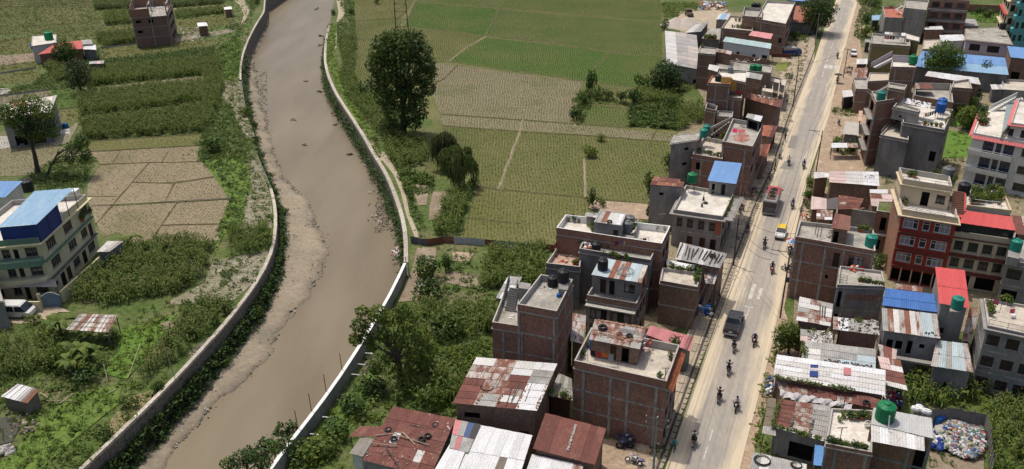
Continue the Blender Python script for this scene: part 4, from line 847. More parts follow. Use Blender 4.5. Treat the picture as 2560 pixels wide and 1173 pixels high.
for k in range(6): MB().torus(onroof(Qr,.62+ru(-.05,.05),.6+ru(-.05,.05),.08+.03*k), .9+ru(-.25,.25), .02, n=18, k=4).build('loop', steel, T_)
# -- dark-walled house with laundry terraces
z4 = 8.0
T4, P4, z4r = house('dark plastered house with stained flat roof, planters and clothes lines', q('B',490,560,1385,655,1300,830,430,690), z4, .55, 3, plaster_d, roofm=roofg, R=row('c',1,((.2,.4),(.6,.8))), beams=False)
house('', q('B',237,570,490,548,440,915,25,868), 6.4, .7, 2, plaster_d, lm=plaster_d, T=T4, roofm=M('roof_tile_pinkish',(.48,.33,.25),(.42,.29,.22),scale=1.2), beams=False)
MB().prism([at(p,6.0) for p in q('B',235,545,420,535,400,650,240,680)], 5.7, 7.4).build('wall_screen', M('screen_tan',(.30,.24,.2),(.24,.19,.16),scale=.6), T4)
tank('black', q('B',635,720)[0], z4r, 'squat black tank on the stained roof beside white sacks', 1.1)
washing(at(q('B',110,800)[0],5.7), at(q('B',235,640)[0],5.7), ['crimson','red','crimson','pink','red'], 'on the pink-floored terrace', 1.7)
washing(at(q('B',835,745)[0],z4r), at(q('B',1265,700)[0],z4r), ['maroon','purple','yellow','black','blue','white','black','black','grey'], 'across the stained grey roof', 1.7)
rubble(lambda: at(q('B',ru(500,600),ru(590,700))[0], z4r+ru(0,.5)), 40, 'heap of white sacks and boards on the stained roof', 'junk_heap', [white,clothm(CN['white']),terra,wood_g], (.12,.35))
rubble(lambda: at(q('B',ru(120,430),ru(740,870))[0], 5.72), 50, 'household clutter on the pink-floored terrace', 'household_clutter', [white,wood,terra,clothm(CN['red']),clothm(CN['brown'])], (.08,.22))
pots(along(at(q('B',720,770)[0],z4r), at(q('B',1060,850)[0],z4r), 14, .35)+along(at(q('B',440,650)[0],z4r), at(q('B',500,610)[0],z4r), 5)+along(at(q('B',720,640)[0],z4r), at(q('B',800,700)[0],z4r), 6)+along(at(q('B',250,720)[0],5.7), at(q('B',400,660)[0],5.7), 8)+along(at(q('B',340,890)[0],5.72), at(q('B',420,890)[0],5.72), 4), 'on the terraces of the dark plastered house', 1.25)
# -- long brick house with rooftop garden
z5 = 9.4
T5, P5, z5r = house('long brick house with white parapet caps, rooftop garden and grey tanks', q('B',265,275,1545,415,1440,630,150,435), z5, .95, 3, brick, roofm=roofw, capm=white, R=row('c',1,((.2,.45),(.6,.85)))+row('c',2,((.2,.45),(.6,.85))))
hp = [at(p, z5r+2.3) for p in q('B',690,215,1010,262,945,410,610,365)]
house('', [Vc((p.x,p.y,0)) for p in hp], z5r+2.3, .25, 1, plaster, z0=z5r+.02, T=T5, F=[('d',0,.72,.9)], beams=False, roofm=roofg, slab=0)
Qp = [p+Vc((0,0,-.06)) for p in inset(hp,.2)]; sheets(T5, Qp, 5, [tin_g,rust_o,tin_b,tin_b,tin_w], 1)
tyre(onroof(Qp,.55,.95,.12), 'black tyre on the tin top of the roof room with the garden', .95)
tank('grey', q('B',1020,480)[0], z5r+.5, 'grey ribbed tank in front of the rooftop garden room', 1.25); tank('grey', q('B',1045,400)[0], z5r+.3, 'dark grey tank behind the grey ribbed tank', 1.2)
MB().prism(ats(q('B',960,480,1110,505,1100,560,955,530), z5r+.9), z5r, z5r+.48).build('tank_plinth', plaster, T5); band(T5, at(q('B',1110,560)[0],z5r), at(q('B',1150,400)[0],z5r), z5r, z5r+1.0, .1, conc, 'parapet')
pots(along(at(q('B',300,340)[0],z5r), at(q('B',420,370)[0],z5r), 9, .5)+along(at(q('B',580,420)[0],z5r), at(q('B',600,480)[0],z5r), 5)+along(at(q('B',590,490)[0],z5r), at(q('B',840,530)[0],z5r), 9)+along(at(q('B',1230,420)[0],z5r), at(q('B',1270,450)[0],z5r), 3)+along(at(q('B',1380,470)[0],z5r), at(q('B',1490,480)[0],z5r), 7)+along(at(q('B',1070,470)[0],z5r+.5), at(q('B',1100,450)[0],z5r+.5), 3), 'in the garden on the long brick house roof', 1.5)
tyre(at(q('B',625,230)[0],z5r+1.9), 'pale worn tyre on the shed edge behind the roof garden', .95); shed('small grey tin lean-to behind the roof garden room', q('B',515,250,670,265,640,315,495,298), z5r+1.5, plaster, 3, mixm(tin_g,tin_b), 1, z0=z5r+.02)
for x_,y_,lb in ((355,210,'above the left end of the garden roof'),(1430,370,'above the right end of the garden roof')):
    a = at(q('B',x_,y_+ (110 if x_<400 else 80))[0],z5r); T_ = thing('antenna', 'spindly television antenna '+lb, 'antenna', a); MB().tube([a,a+Vc((0,0,2.2))],.02,4).build('mast',steel,T_); MB().tube([a+Vc((-.5,0,2.1)),a+Vc((.5,0,2.2))],.015,4).build('boom',steel,T_)
    for k in range(4): MB().tube([a+Vc((-.4+.26*k,-.25,2.13)),a+Vc((-.4+.26*k,.25,2.13))],.012,4).build('element',steel,T_)
# -- grey house with bright blue roof room
z6 = 5.9
T6, P6, z6r = house('grey plastered two-storey house with pale roof terrace and wooden windows', q('D',560,500,1150,600,1010,885,410,800), z6, .55, 2, plaster, F=row('w',1,((.09,.2),(.3,.42),(.53,.65),(.75,.87)),.7,2.1)+row('d',0,((.32,.44),(.58,.7),(.8,.92))), R=row('w',1,((.1,.25),(.4,.55),(.7,.85)))+row('s',0,((.08,.3),(.38,.6),(.68,.9))), roofm=roofw, slab=.5, beams=True)
band(T6, P6[3], P6[2], 2.95, z6r-.4, .05, M('brick_orange_panel',(.36,.13,.07),(.3,.11,.06),scale=1), 'brick_panel', .88, .99)
Tb, Qb = shed('roof room under a single bright blue metal sheet roof', q('D',915,205,1245,238,1175,492,825,450), [z6r+2.9,z6r+2.9,z6r+2.2,z6r+2.2], plaster, 8, mixm(blue_r,blue_r), 1, z0=z6r+.02, F=[('o',0,.12,.24,.1,1.9),('d',0,.5,.66)], name='rooftop_room', cat='room', wave=.3)
T6b, P6b, z6b = house('narrow stained grey tower with rust-red tin top beside the rice', q('D',170,405,545,440,505,530,130,500), 7.3, .05, 3, plaster, F=[('o',2,.3,.44,1.0,1.5)], beams=False, slab=0, name='house')
Qt = Q3(q('D',170,400,550,440,520,528,122,500), [7.5,7.5,7.32,7.32]); sheets(T6b, Qt, 5, mixm(rust,rust,rust_o), 2)
tyre(onroof(Qt,.93,.2), 'tyre on the rust-red tin top of the stained tower', .9); rubble(on_q(Qt,.06,(.88,1),(.4,.8)), 6, 'stones on the rust-red tin top of the stained tower', 'loose_stones', conc)
tank('green', q('D',622,585)[0], z6r, 'bright green tank raised on a stand above the pale terrace', 1.35, 1.6)
band(T6, P6[2], P6[1], z6r-.1, z6r+.05, 1.5, conc, 'eave_slab'); pots(along(at(q('D',1050,900)[0],z6r), at(q('D',1120,680)[0],z6r), 9), 'along the road side ledge of the grey house', 1.2)
for x_,y_ in ((775,690),(755,770)):
    a = at(q('D',x_,y_)[0],z6r); T_ = thing('pump', 'small dark %s with red pipe on the pale terrace' % ('tap stand' if y_ < 700 else 'hand pump'), 'pump', a); MB().box(a,.25,.25,.5).build('pump_body',iron,T_); MB().tube([a+Vc((0,0,.5)),a+Vc((.05,0,1.9))],.03,5).build('riser',iron,T_)
drum(q('D',800,728)[0], z6r, 'black', 'red plastic basin on the pale terrace', .9, .2, .4)
# -- brick house with red chillies drying
z7 = 9.0
T7, P7, z7r = house('brick house with red chillies drying on its flat roof', q('k',835,200,1165,262,1050,505,722,450), z7, .75, 3, brick, cols=(.04,.78), rcols=(.05,.5), R=row('c',1,((.1,.3),(.45,.6)))+row('c',2,((.1,.3),(.45,.6))), roofm=roofg)
house('', q('k',520,400,740,440,722,640,395,585), z7r-1.9, .7, 2, brick, T=T7, F=[('o',1,.15,.33)], cols=(.32,), roofm=roofc, beams=True)
house('', q('k',205,382,505,345,440,430,165,470), z7r-.1, .1, 3, plaster, lm=plaster, T=T7, F=[('o',2,.55,.72,1.1,1.6),('o',1,.5,.7,1.1,1.6)], beams=False, roofm=roofg, slab=.25)
railing(T7, [at(q('k',400,590)[0],z7r-1.9), at(q('k',725,645)[0],z7r-1.9)], .8, 3, iron, step=.4)
pots(along(at(q('k',400,560)[0],z7r-2.6), at(q('k',720,620)[0],z7r-2.6), 12, .3)+along(at(q('k',720,430)[0],z7r-2), at(q('k',770,370)[0],z7r-1), 6, .3), 'along the railing below the chilli roof', 1.4)
rubble(lambda: (lambda a, r_: at(q('k',930+95*r_*math.cos(a), 408+52*r_*math.sin(a))[0], z7r+.02))(ru(0,6.28), ru(0,1)**.6), 420, 'round spread of red chillies drying on the grey roof', 'drying_chillies', [M('chilli',(.50,.08,.05),(.40,.06,.04),scale=4), M('chilli_pale',(.56,.17,.11),(.5,.14,.09),scale=4)], (.04,.1))
sheet('floor_cloth', q('k',835,310,885,308,880,355,832,355), z7r+.03, clothm(CN['crimson']), kind=None, label='small crimson cloth spread beside the chillies', cat='cloth'); sheet('floor_cloth', q('k',890,320,970,322,965,355,888,350), z7r+.034, clothm((.45,.1,.12)), kind=None, label='wide faded red cloth spread behind the chillies', cat='cloth')
shed('small pale tin porch roof at the back of the chilli roof', q('k',995,145,1160,178,1135,240,975,190), z7r+1.9, plaster_d, 4, mixm(tin_w,tin_g), 1, z0=z7r+.02, F=[('o',0,.1,.9,.1,1.7)])
tank('teal', q('k',515,400)[0], z7r-.08, 'front one of two teal tanks on the plastered wing', 1.2); tank('teal', q('k',545,350)[0], z7r-.08, 'rear one of two teal tanks on the plastered wing', 1.15)
stairs(T7, at(q('k',590,400)[0],z7r-2.6), at(q('k',790,250)[0],z7r-.1), Vc((.7,.9,0)), 8, conc); a0, a1 = at(q('k',580,330)[0],z7r-2.0), at(q('k',825,205)[0],z7r+.4)
mb = MB(); n_ = Vc((0,.12,0)); mb.hexa([a0,a0+Vc((.05,-.12,0)),a1+Vc((.05,-.12,0)),a1],[p+Vc((0,0,.5)) for p in (a0,a0+Vc((.05,-.12,0)),a1+Vc((.05,-.12,0)),a1)]); mb.build('stair_wall', conc_l, T7)
washing(at(q('k',580,480)[0],z7r-2.6), at(q('k',720,440)[0],z7r-2.6), ['black','blue','black','red','black'], 'on the stair terrace below the chillies', 1.6)
rubble(lambda: at(q('k',ru(900,1000),ru(240,300))[0], z7r+.02), 14, 'metal pots and cushions on the chilli roof', 'household_clutter', [white,steel,wood_g], (.15,.3))
for nm, px, zz, lb in (('a',q('k',1150,275,1325,285,1260,410,1140,385),3.4,'rust-red tin roof of the roadside stall below the chilli house'),('b',q('k',1140,485,1245,480,1190,690,1080,680),3.2,'rust-orange tin roof of the roadside stall with a white pipe')):
    shed(lb, px, zz, brick_b, 4, mixm(rust_o,rust,M('roof_terracotta_tin',(.36,.125,.075),(.3,.1,.06),scale=1,rnd=.1)), 2, R=[('o',0,.1,.45,.1,2.2),('o',0,.55,.9,.1,2.2)])
# -- brick house with ochre stair wall
z8h = 9.6
T8, P8, z8r = house('brick house with concrete frame, ochre stair wall and black tank', q('G',240,235,540,262,512,362,180,342), z8h, .35, 3, brick_b, cols=(.38,.97), roofm=roofc, capm=terra)
house('', q('G',345,165,770,172,745,335,372,262), z8h, .3, 3, brick_b, T=T8, roofm=roofw); house('', q('G',500,470,700,485,690,575,478,550), z8h-2.6, .4, 2, brick_b, T=T8, cols=(.4,), roofm=roofg)
a = [at(q('G',540,275)[0],z8h+.6), at(q('G',690,490)[0],z8h-2.6)]
mb = MB(); mb.face([a[0], a[0]-Vc((0,0,2.9)), a[1]-Vc((0,0,.0)), a[1]+Vc((0,0,.6))]); mb.face([x+Vc((-.12,.1,0)) for x in (a[1]+Vc((0,0,.6)), a[1], a[0]-Vc((0,0,2.9)), a[0])]); mb.face([a[0],a[1]+Vc((0,0,.6)),a[1]+Vc((-.12,.1,.6)),a[0]+Vc((-.12,.1,0))]); mb.build('stair_wall', ochre, T8)
mb = MB(); A_, B_ = at(q('G',375,345)[0],z8r), at(q('G',540,355)[0],z8r); band(T8, A_, B_, z8r, z8r+1.1, .1, ochre, 'ochre_screen')
tank('black', q('G',330,320)[0], z8r, 'black tank beside the ochre rooftop screen', 1.15); tank('grey', q('G',512,195)[0], z8h-.3, 'grey tank at the back edge of the white roof', 1.05)
washing(at(q('G',485,560)[0],z8h-3), at(q('G',690,575)[0],z8h-3), ['purple','brown','crimson','red','black'], 'under the ochre stair wall', 1.5)
shed('pale tin roof over a brick roof room behind the ochre stair', q('G',760,180,1008,222,975,302,748,262), [z8h+1.9]*2+[z8h+1.7]*2, brick_b, 5, mixm(tin_b,tin_g), 1, z0=z8h-.28, name='rooftop_room', cat='room')
shed('white tin sheet over the back corner of the ochre stair house', q('G',200,65,360,98,320,182,178,140), z8h-.3, brick_b, 3, mixm(tin_b,tin_w), 1)
T_, P_, z_ = house('squat brick water cistern with open top below the ochre stair house', q('G',165,632,325,690,300,758,140,725), 5.6, .5, 2, brick_b, cols=(.9,), roofm=dark, capm=conc_l)
house('low brick annex with concrete roof edge below the ochre stair house', q('G',330,755,560,770,545,860,310,840), 4.4, .35, 1, brick_b, roofm=tin_g)
# -- long dark brick house with rust tin roof
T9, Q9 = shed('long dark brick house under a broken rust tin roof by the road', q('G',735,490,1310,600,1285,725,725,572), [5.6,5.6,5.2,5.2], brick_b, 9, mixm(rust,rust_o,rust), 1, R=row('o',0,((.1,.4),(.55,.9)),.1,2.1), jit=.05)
for k in range(6): rubble(on_q(Q9,.06,(.3+k*.1,.37+k*.1),(.1,.3)), 8, 'dark and white slabs weighing the broken rust tin roof', 'loose_slabs', [dark,white,conc], (.12,.25))
# -- roofless rooms by the dusty yard
T10 = thing('unfinished_house', 'roofless pale concrete rooms beside the dusty roadside yard', 'house', at(q('G',1180,400)[0]))
for px in (q('G',1050,215,1040,420),q('G',1040,215,1360,300),q('G',1360,300,1310,560),q('G',1000,420,1160,490),q('G',1160,330,1150,490),q('G',1260,320,1240,540)):
    A_, B_ = ats(px, 3.2); band(T10, A_, B_, 0, 3.2, .12, conc_l, 'wall')
for px in (q('G',1050,262,1270,310,1262,360,1040,310), q('G',1280,300,1360,310,1340,400,1285,380), q('G',1010,430,1160,450,1150,500,990,470)): MB().prism(ats(px,3.2), 3.21, 3.34).build('roof_slab', roofc, T10)
rubble(lambda: at(q('G',ru(1060,1330),ru(330,560))[0], .05), 90, 'white and dark scrap lying in the roofless rooms', 'scrap', [white,dark,conc_l,wood_g], (.1,.3))
# -- house with aqua tin roof, its terraces and tower
T11, Q11 = shed('house with pale aqua corrugated roof and long balcony', q('j',755,400,1255,475,1245,532,725,452), [8.6,8.6,8.2,8.2], plaster_w, 9, mixm(tin_p,M('tin_aqua',(.38,.50,.47),(.32,.43,.42),scale=.6,rnd=.08,uvstreak=((.28,.30,.2),1.2,.4,.62))), 1, F=row('g',1,((.12,.2),(.3,.37),(.65,.72)),.2,2.0)+row('w',1,((.86,.97),)), sh=3.6, name='house', cat='house')
band(T11, Q11[3]+Vc((.4,-1.0,-8.2)), Q11[2]+Vc((-.2,-1.0,-8.2)), 4.4, 5.9, .1, brick_b, 'balcony_wall')
T11b, P11b, z11b = house('brick house with weathered terrace and pair of green tanks by the roadside lawn', q('j',672,640,1262,715,1250,790,640,745), 6.0, .3, 2, brick_b, roofm=roofg)
tank('grey', q('j',705,680)[0], z11b, 'grey ribbed tank on the weathered terrace', 1.15); tank('green', q('j',1047,770)[0], z11b, 'left of two bright green tanks side by side', 1.3); tank('green', q('j',1113,776)[0], z11b, 'right of two bright green tanks side by side', 1.3)
rubble(lambda: at(q('j',ru(850,1150),ru(640,690))[0], z11b+.03), 40, 'pipes and scrap at the back of the weathered terrace', 'scrap', [wood_g,conc,white,rust], (.1,.3))
T11c, _, z11c = house('narrow brown brick tower between the long tin shed and the terraces', q('j',482,500,672,525,640,590,458,575), 8.4, .3, 3, brick_b, roofm=roofg, L=[('o',1,.4,.7)]); pots([at(q('j',500,520)[0],z11c)], 'on the narrow brown tower', 2.2)
shed('rust-edged tin lid over the tower stair', q('j',650,525,825,558,815,595,640,560), 8.3, brick_b, 3, mixm(tin_pk,tin_h), 1, z0=5.6)
# -- white-roofed house at the far end, with terrace and stair
T12, P12, z12 = house('far brick house with broad white roof and dark balustrade', q('j',1200,5,1515,20,1410,258,1085,202), 8.8, .7, 3, brick_b, F=row('w',1,((.83,.93),)), cols=(.2,), R=row('w',1,((.15,.35),(.55,.75)))+row('w',2,((.15,.35),(.55,.75))), roofm=roofw)
stairs(T12, at(q('j',1240,350)[0],4.0), at(q('j',1095,245)[0],7.4), Vc((.3,.9,0)), 12, conc_l)
T12b, P12b, z12b = house('brick terrace house with clay planters below the broad white roof', q('j',805,168,1095,195,1045,335,708,305), 6.3, .55, 2, brick_b, cols=(.08,), roofm=roofc)
pots(along(at(q('j',860,230)[0],z12b), at(q('j',960,240)[0],z12b), 5, .5)+along(at(q('j',820,300)[0],z12b), at(q('j',1030,320)[0],z12b), 9), 'on the far clay planter terrace', 1.6)
house('', q('j',960,75,1160,90,1150,190,940,170), 9.2, .9, 3, brick_b, T=T12b, roofm=roofg); tank('black', q('j',1060,100)[0], 8.4, 'left black tank on the far dark block', 1.4); tank('black', q('j',1105,100)[0], 8.4, 'right black tank on the far dark block', 1.4)
shed('rose-pink sheet awning below the broad white roof', q('j',1045,335,1272,370,1245,428,1005,385), [6.9,6.9,6.4,6.4], brick_b, 6, mixm(M('sheet_rose',(.62,.28,.28),(.55,.24,.24),scale=.5,rnd=.08)), 1, z0=0)
# -- sheds at the paddy edge
shed('long rust-streaked tin warehouse at the edge of the rice', q('j',95,345,440,392,478,758,115,692), [5.2,4.9,3.9,4.2], plaster, 3, lambda i, r_: (tin_b if i == 0 else rc((tin_g,M('tin_pale_rusted',(.46,.41,.37),(.38,.33,.3),scale=.7,rough=.6,rnd=.12,uvstreak=((.22,.13,.1),.5,1.6,.6))))), 9, F=[('o',0,.85,.97,.2,1.5)], jit=.01)
shed('dark grey shed with smooth pale roof beside the sand heaps', q('j',432,268,572,238,490,345,315,358), [4.6,4.6,4.2,4.2], plaster_d, 4, mixm(tin_g,tin_b), 1); house('low store with plain pale slab roof behind the tin warehouse', q('j',592,305,704,310,690,428,500,415), 4.0, .05, 1, plaster_d, roofm=roofg, beams=False)
pots(along(at(q('j',520,430)[0],4.0), at(q('j',640,435)[0],4.0), 9, .5), 'along the pale slab roof', 2.2)
shed('terracotta sheet roof building beside the far road', q('j',1520,65,1655,68,1722,247,1468,243), [4.6,4.6,3.6,3.6], plaster_d, 7, mixm(M('sheet_terracotta',(.32,.13,.085),(.27,.11,.075),scale=.6,rnd=.08)), 1, wave=.35)
shed('blue roofed building cut by the top of the picture near the road', q('j',1430,-60,1700,-40,1690,25,1420,0), [5.5,5.5,5.0,5.0], plaster_d, 6, mixm(blue_r), 1); shed('little shed with blue and white sheet roof in the yard', q('j',690,150,812,150,775,215,648,212), 3.0, plaster, 4, mixm(tin_b,blue_l,white), 1)
# -- dark roadside brick house with junk-covered tin roof
zc = 6.2
T14, P14, z14 = house('dark brick roadside house with small sandy terrace edged by plants', q('C',372,530,852,592,800,770,345,690), zc, .45, 2, brick_b, roofm=roofc, R=row('s',0,((.1,.9),))); pots(along(at(q('C',770,740)[0],z14), at(q('C',830,600)[0],z14), 7, .2)+along(at(q('C',480,580)[0],z14), at(q('C',760,600)[0],z14), 8, .3), 'edging the sandy terrace', 1.7)
T14b, Q14 = shed('pale tin roof strewn with dark poles beside the pavement', q('C',590,225,1162,365,1078,545,525,430), [7.0,6.2,5.8,6.6], brick_b, 8, mixm(tin_g,tin_b), 1, R=row('s',0,((.1,.45),(.55,.9))))
for k in range(11):
    u_ = .08+.085*k; pole('dark weathered pole lying across the pale tin roof', onroof(Q14,u_+ru(-.03,.03),ru(.05,.3),.12), onroof(Q14,u_-.06+ru(-.03,.08),ru(.6,.95),.12), .075, iron, group='poles on the pale tin roof')
tyre(onroof(Q14,.75,.42,.1), 'black tyre on the pale tin roof strewn with poles', 1.15)
T14c, Q14c = shed('stepped rust and white sheets over the roadside shop of drums', q('C',860,545,1075,545,1005,740,900,725), [5.0,4.8,4.4,4.6], brick_b, 4, mixm(rust,tin_h,tin_w,rust_o), 3, walls=False); sheet('tin_offcut', q('C',425,435,770,505,745,560,420,500), 6.35, tin_w, kind=None, label='bright white tin strip below the pale tin roof', cat='tin sheet')
tyre(at(q('C',795,515)[0],6.4), 'left tyre at the lower edge of the pole-strewn roof', .9); tyre(at(q('C',890,535)[0],6.3), 'right tyre at the lower edge of the pole-strewn roof', .9)
for k,(x_,y_,c_) in enumerate(((855,1100,'blue'),(905,1110,'blue'),(950,1115,'grey'),(930,1075,'blue'),(815,1080,'grey'),(975,1070,'black'))): drum(q('C',x_,y_)[0], 0, c_, ('blue drum at the front of the drum shop','second blue drum in the drum shop row','grey drum at the end of the drum shop row','blue drum behind the front row of the drum shop','grey drum at the inner side of the drum shop','black drum at the back of the drum shop')[k], 1.1)
# -- rusty sheds in the foreground
T15, Q15 = shed('wide rust-red tin roof with tyres and bamboo in the foreground', q('E',490,555,1120,680,862,1255,185,1085), [4.3,4.1,3.5,3.7], plaster, 9, lambda i, r_: (tin_b if (i, r_) in ((2,2),(6,3)) else rust), 5, jit=.0, F=[('o',0,.05,.3,.1,2.0),('o',0,.5,.9,.1,2.0)])
for k,(x_,y_) in enumerate(((448,705),(445,790),(500,880),(915,745),(840,850),(775,885))):
    p = at(q('E',x_,y_)[0],4.0); tyre(p+Vc((0,0,.05)), ('tyre at the left edge of the wide rust roof','second tyre down the left edge of the wide rust roof','tyre beside a pale patch on the wide rust roof','tyre with a white rag on the wide rust roof','right one of two close tyres on the wide rust roof','left one of two close tyres on the wide rust roof')[k], .95)
for a, b2, lb in (((480,670),(815,645),'bamboo pole near the top of the wide rust roof'),((305,845),(520,835),'short bamboo pole on the left of the wide rust roof'),((520,838),(855,950),'long bamboo pole across the middle of the wide rust roof'),((270,920),(535,960),'bamboo pole low on the wide rust roof'),((585,810),(715,945),'bamboo pole crossing the longer one on the wide rust roof'),((415,955),(560,1173),'dark beam running down the wide rust roof'),((655,740),(990,810),'dark crooked branch on the wide rust roof'),((480,680),(370,810),'grey beam along the left edge of the wide rust roof')):
    pole(lb, at(q('E',*a)[0],4.1)+Vc((0,0,.1)), at(q('E',*b2)[0],3.85)+Vc((0,0,.2)), .06, iron if 'dark' in lb else bamboo)
rubble(on_q(Q15,.1), 130, 'broken tile pieces scattered on the wide rust roof', 'loose_tiles', [rust_o,conc_l,brick_o], (.04,.12)); rubble(on_q(Q15,.1,(.6,.98),(.02,.2)), 70, 'bricks and pale flakes at the top edge of the wide rust roof', 'loose_bricks', [brick_o,conc_l,white], (.05,.12))
T15b, Q15b = shed('bright white corrugated shed roof at the bottom of the picture', q('F',325,735,845,838,690,1330,60,1240), [4.2,4.2,3.6,3.6], plaster, 7, lambda i, r_: (wood_g if (i,r_) in ((4,1),) else tin_w), 2, wave=.3)
Qs = Q3(q('E',1115,680,1370,730,1240,1010,1050,960), [4.35,4.3,4.0,4.05]); cols_ = [pink_r,tin_g,M('sheet_navy',(.09,.13,.24),(.07,.10,.2),scale=.5),iron,tin_g,pink_r,tin_g,tin_g]; sheets(T15, Qs, 4, lambda i, r_: cols_[i+4*r_], 2)
Qw = Q3(q('E',1062,915,1215,992,1080,1330,840,1290), [4.02,4.0,3.6,3.6]); sheets(T15, Qw, 3, mixm(tin_w), 1)
T15c, Q15c = shed('brick shed with patchwork rusty tin roof and loose rods', q('F',285,68,1095,135,890,592,45,512), [6.2,6.2,5.5,5.5], brick_b, 4, lambda i, r_: ([[tin_b,tin_h,tin_b,tin_w],[tin_h,tin_h,tin_w,tin_g],[tin_r,tin_r,rust,tin_g],[rust,tin_h,rust,tin_w],[rust,tin_h,tin_h,tin_w],[rust,tin_g,tin_b,tin_w],[rust,tin_g,rust,tin_w]][r_][i]), 7, F=[('o',0,.1,.3,4.1,4.9),('w',0,.8,.92,2.6,3.0)])
for k, u_ in enumerate((.28,.52,.76,.98)): rubble(on_q(Q15c,.09,(u_-.012,u_+.012),(.02,.98)), 60, 'line of bricks pinning the sheets of the patchwork roof')
for k, (u_, v_, du) in enumerate(((.4,.05,-.02),(.44,.05,-.02),(.66,.3,.0),(.7,.35,-.03),(.74,.4,.0),(.8,.3,.02),(.16,.08,0),(.6,.6,.03))): pole('thin iron rod lying on the patchwork roof', onroof(Q15c,u_,v_,.12), onroof(Q15c,u_+du,min(.98,v_+.55),.12), .035, iron, 'rod', 'rod', 'rods on the patchwork roof')
T_ = thing('hose_coil', 'coil of black hose lying on the patchwork roof', 'coil', onroof(Q15c,.3,.62,.1)); [MB().torus(onroof(Q15c,.3+.01*k,.62,.1+.03*k), .62, .03, n=18, k=5).build('loop', rubber, T_) for k in range(2)]
T15d, Q15d = shed('rust-brown shed roof with a ball-ended ridge pipe by the brick house', q('F',975,610,1585,768,1470,1132,850,968), [4.7,4.4,3.9,4.2], brick_b, 8, mixm(rust,rust,rust), 1); 
b0 = thing('round_pot', 'dark round pot at the lower end of the rust-brown roof', 'pot', onroof(Q15d,.6,.88,.05)); MB().lathe([(.1,0),(.28,.12),(.3,.26),(.2,.42),(.12,.48)], 12).build('pot_body', iron, b0)
rubble(on_q(Q15d,.08,(.52,.545),(.12,.85)), 60, 'pale line of stones down the rust-brown roof', 'loose_stones', conc_l)
shed('mixed rust and white tin roof at the very bottom beside the white shed', q('F',840,1025,1360,1135,1290,1330,745,1300), [3.5,3.5,3.2,3.2], plaster, 5, mixm(tin_h,tin_w,rust), 1); shed('single dark rust sheet roof sticking out left of the wide rust roof', q('E',165,745,382,748,330,852,45,846), 3.5, plaster, 4, mixm(rust), 1, walls=False); shed('plain weathered grey sheet roof below the single rust sheet', q('E',170,850,300,872,190,1048,50,1016), 3.4, plaster_w, 3, mixm(M('tin_flat_grey',(.27,.245,.215),(.21,.19,.165),scale=.6)), 1)
shed('board-fronted shed with mossy grey sheet roof between brick houses', q('F',1110,212,1240,275,1250,490,1000,440), [4.5,4.5,4.0,4.0], wood, 4, mixm(tin_g,M('tin_mossy',(.25,.24,.21),(.19,.19,.155),scale=.6)), 2); pots(along(at(q('F',1010,430)[0],4.1), at(q('F',1240,490)[0],4.1), 5), 'on the edge of the board-fronted shed', 1.4)
# ================================================================ HOUSES east of the road and on the left bank
lattice = M('lattice_wood', (.12,.045,.035), (.08,.03,.025), scale=3)
# -- brick house opposite, with terrace in front
zA = 8.9
Pt = [at(q('M',110,850)[0],zA), at(q('M',1140,965)[0],zA), at(q('U',895,262)[0],zA), at(q('U',112,122)[0],zA)]
C1, PC1, zc1 = house('brick house with concrete frame and teal tank on its roof across the road', Pt, zA, .55, 3, brick, cols=(.02,.11,.4,.63,.98), F=[('d',2,.51,.59),('c',2,.7,.88,.5,2.1),('o',1,.45,.49,1.0,1.5)], L=row('s',0,((.1,.4),(.55,.9)))+row('w',1,((.2,.4),(.6,.8)))+row('w',2,((.2,.4),(.6,.8))), roofm=roofg)
C1b, PC1b, zc1b = house('', q('U',548,408,962,460,988,612,522,592), zc1-1.75, .35, 2, plaster, fm=plaster, T=C1, cols=(.02,.16,.93), F=[('o',1,.0,.13,.3,2.2),('o',0,.0,.13,.2,2.2)], roofm=roofg, beams=True)
band(C1, PC1b[3], PC1b[2], .9, 2.2, .03, brick, 'brick_panel', .2, .9); band(C1, PC1b[3], PC1b[2], zc1b-1.7, zc1b-.9, .03, brick, 'brick_panel', .22, .9)
railing(C1, [at(q('U',525,560)[0],zc1b), at(q('U',610,580)[0],zc1b)], 1.0, 3); pots(along(at(q('U',720,570)[0],zc1b+.35), at(q('U',980,600)[0],zc1b+.35), 14, .08), 'in a row on the front parapet of the red-bottle terrace', 1.1)
rubble(lambda: at(q('U',ru(640,770),ru(410,460))[0], zc1b+ru(0,.4)), 22, 'red and white bottles and bags against the terrace wall', 'household_clutter', [clothm(CN['red']),white,clothm(CN['maroon']),clothm(CN['orange'])], (.12,.28))
Th, Qh2 = shed('rooftop stair hut with rust-red lid on the brick house across the road', q('M',600,745,825,790,808,988,545,950), zc1+2.2, brick_b, 3, mixm(rust,M('lid_redbrown',(.23,.11,.085),(.18,.085,.065),scale=.6)), 1, z0=zc1+.02, F=[('o',0,.1,.45,.1,1.9)], name='rooftop_room', cat='room')
tank('teal', q('U',843,215)[0], zc1, 'teal tank at the front corner of the brick house across the road', 1.3); pots(along(at(q('M',950,1020)[0],zc1), at(q('M',1110,1010)[0],zc1), 6, .4), 'behind the teal corner tank', 1.8)
for x_ in (320,350,395): 
    a = at(q('M',x_,1080 if x_ > 330 else 1040)[0],zc1); pole('rough upright stake on the roof left of the stair hut', a, a+Vc((.05,0,1.6)), .05, wood_g, 'stake', 'stake', 'stakes on the brick house roof')
rubble(lambda: at(q('M',ru(480,570),ru(980,1100))[0], zc1+.02), 18, 'dark junk beside the rooftop stair hut', 'junk_heap', [iron,wood_g,conc], (.12,.3))
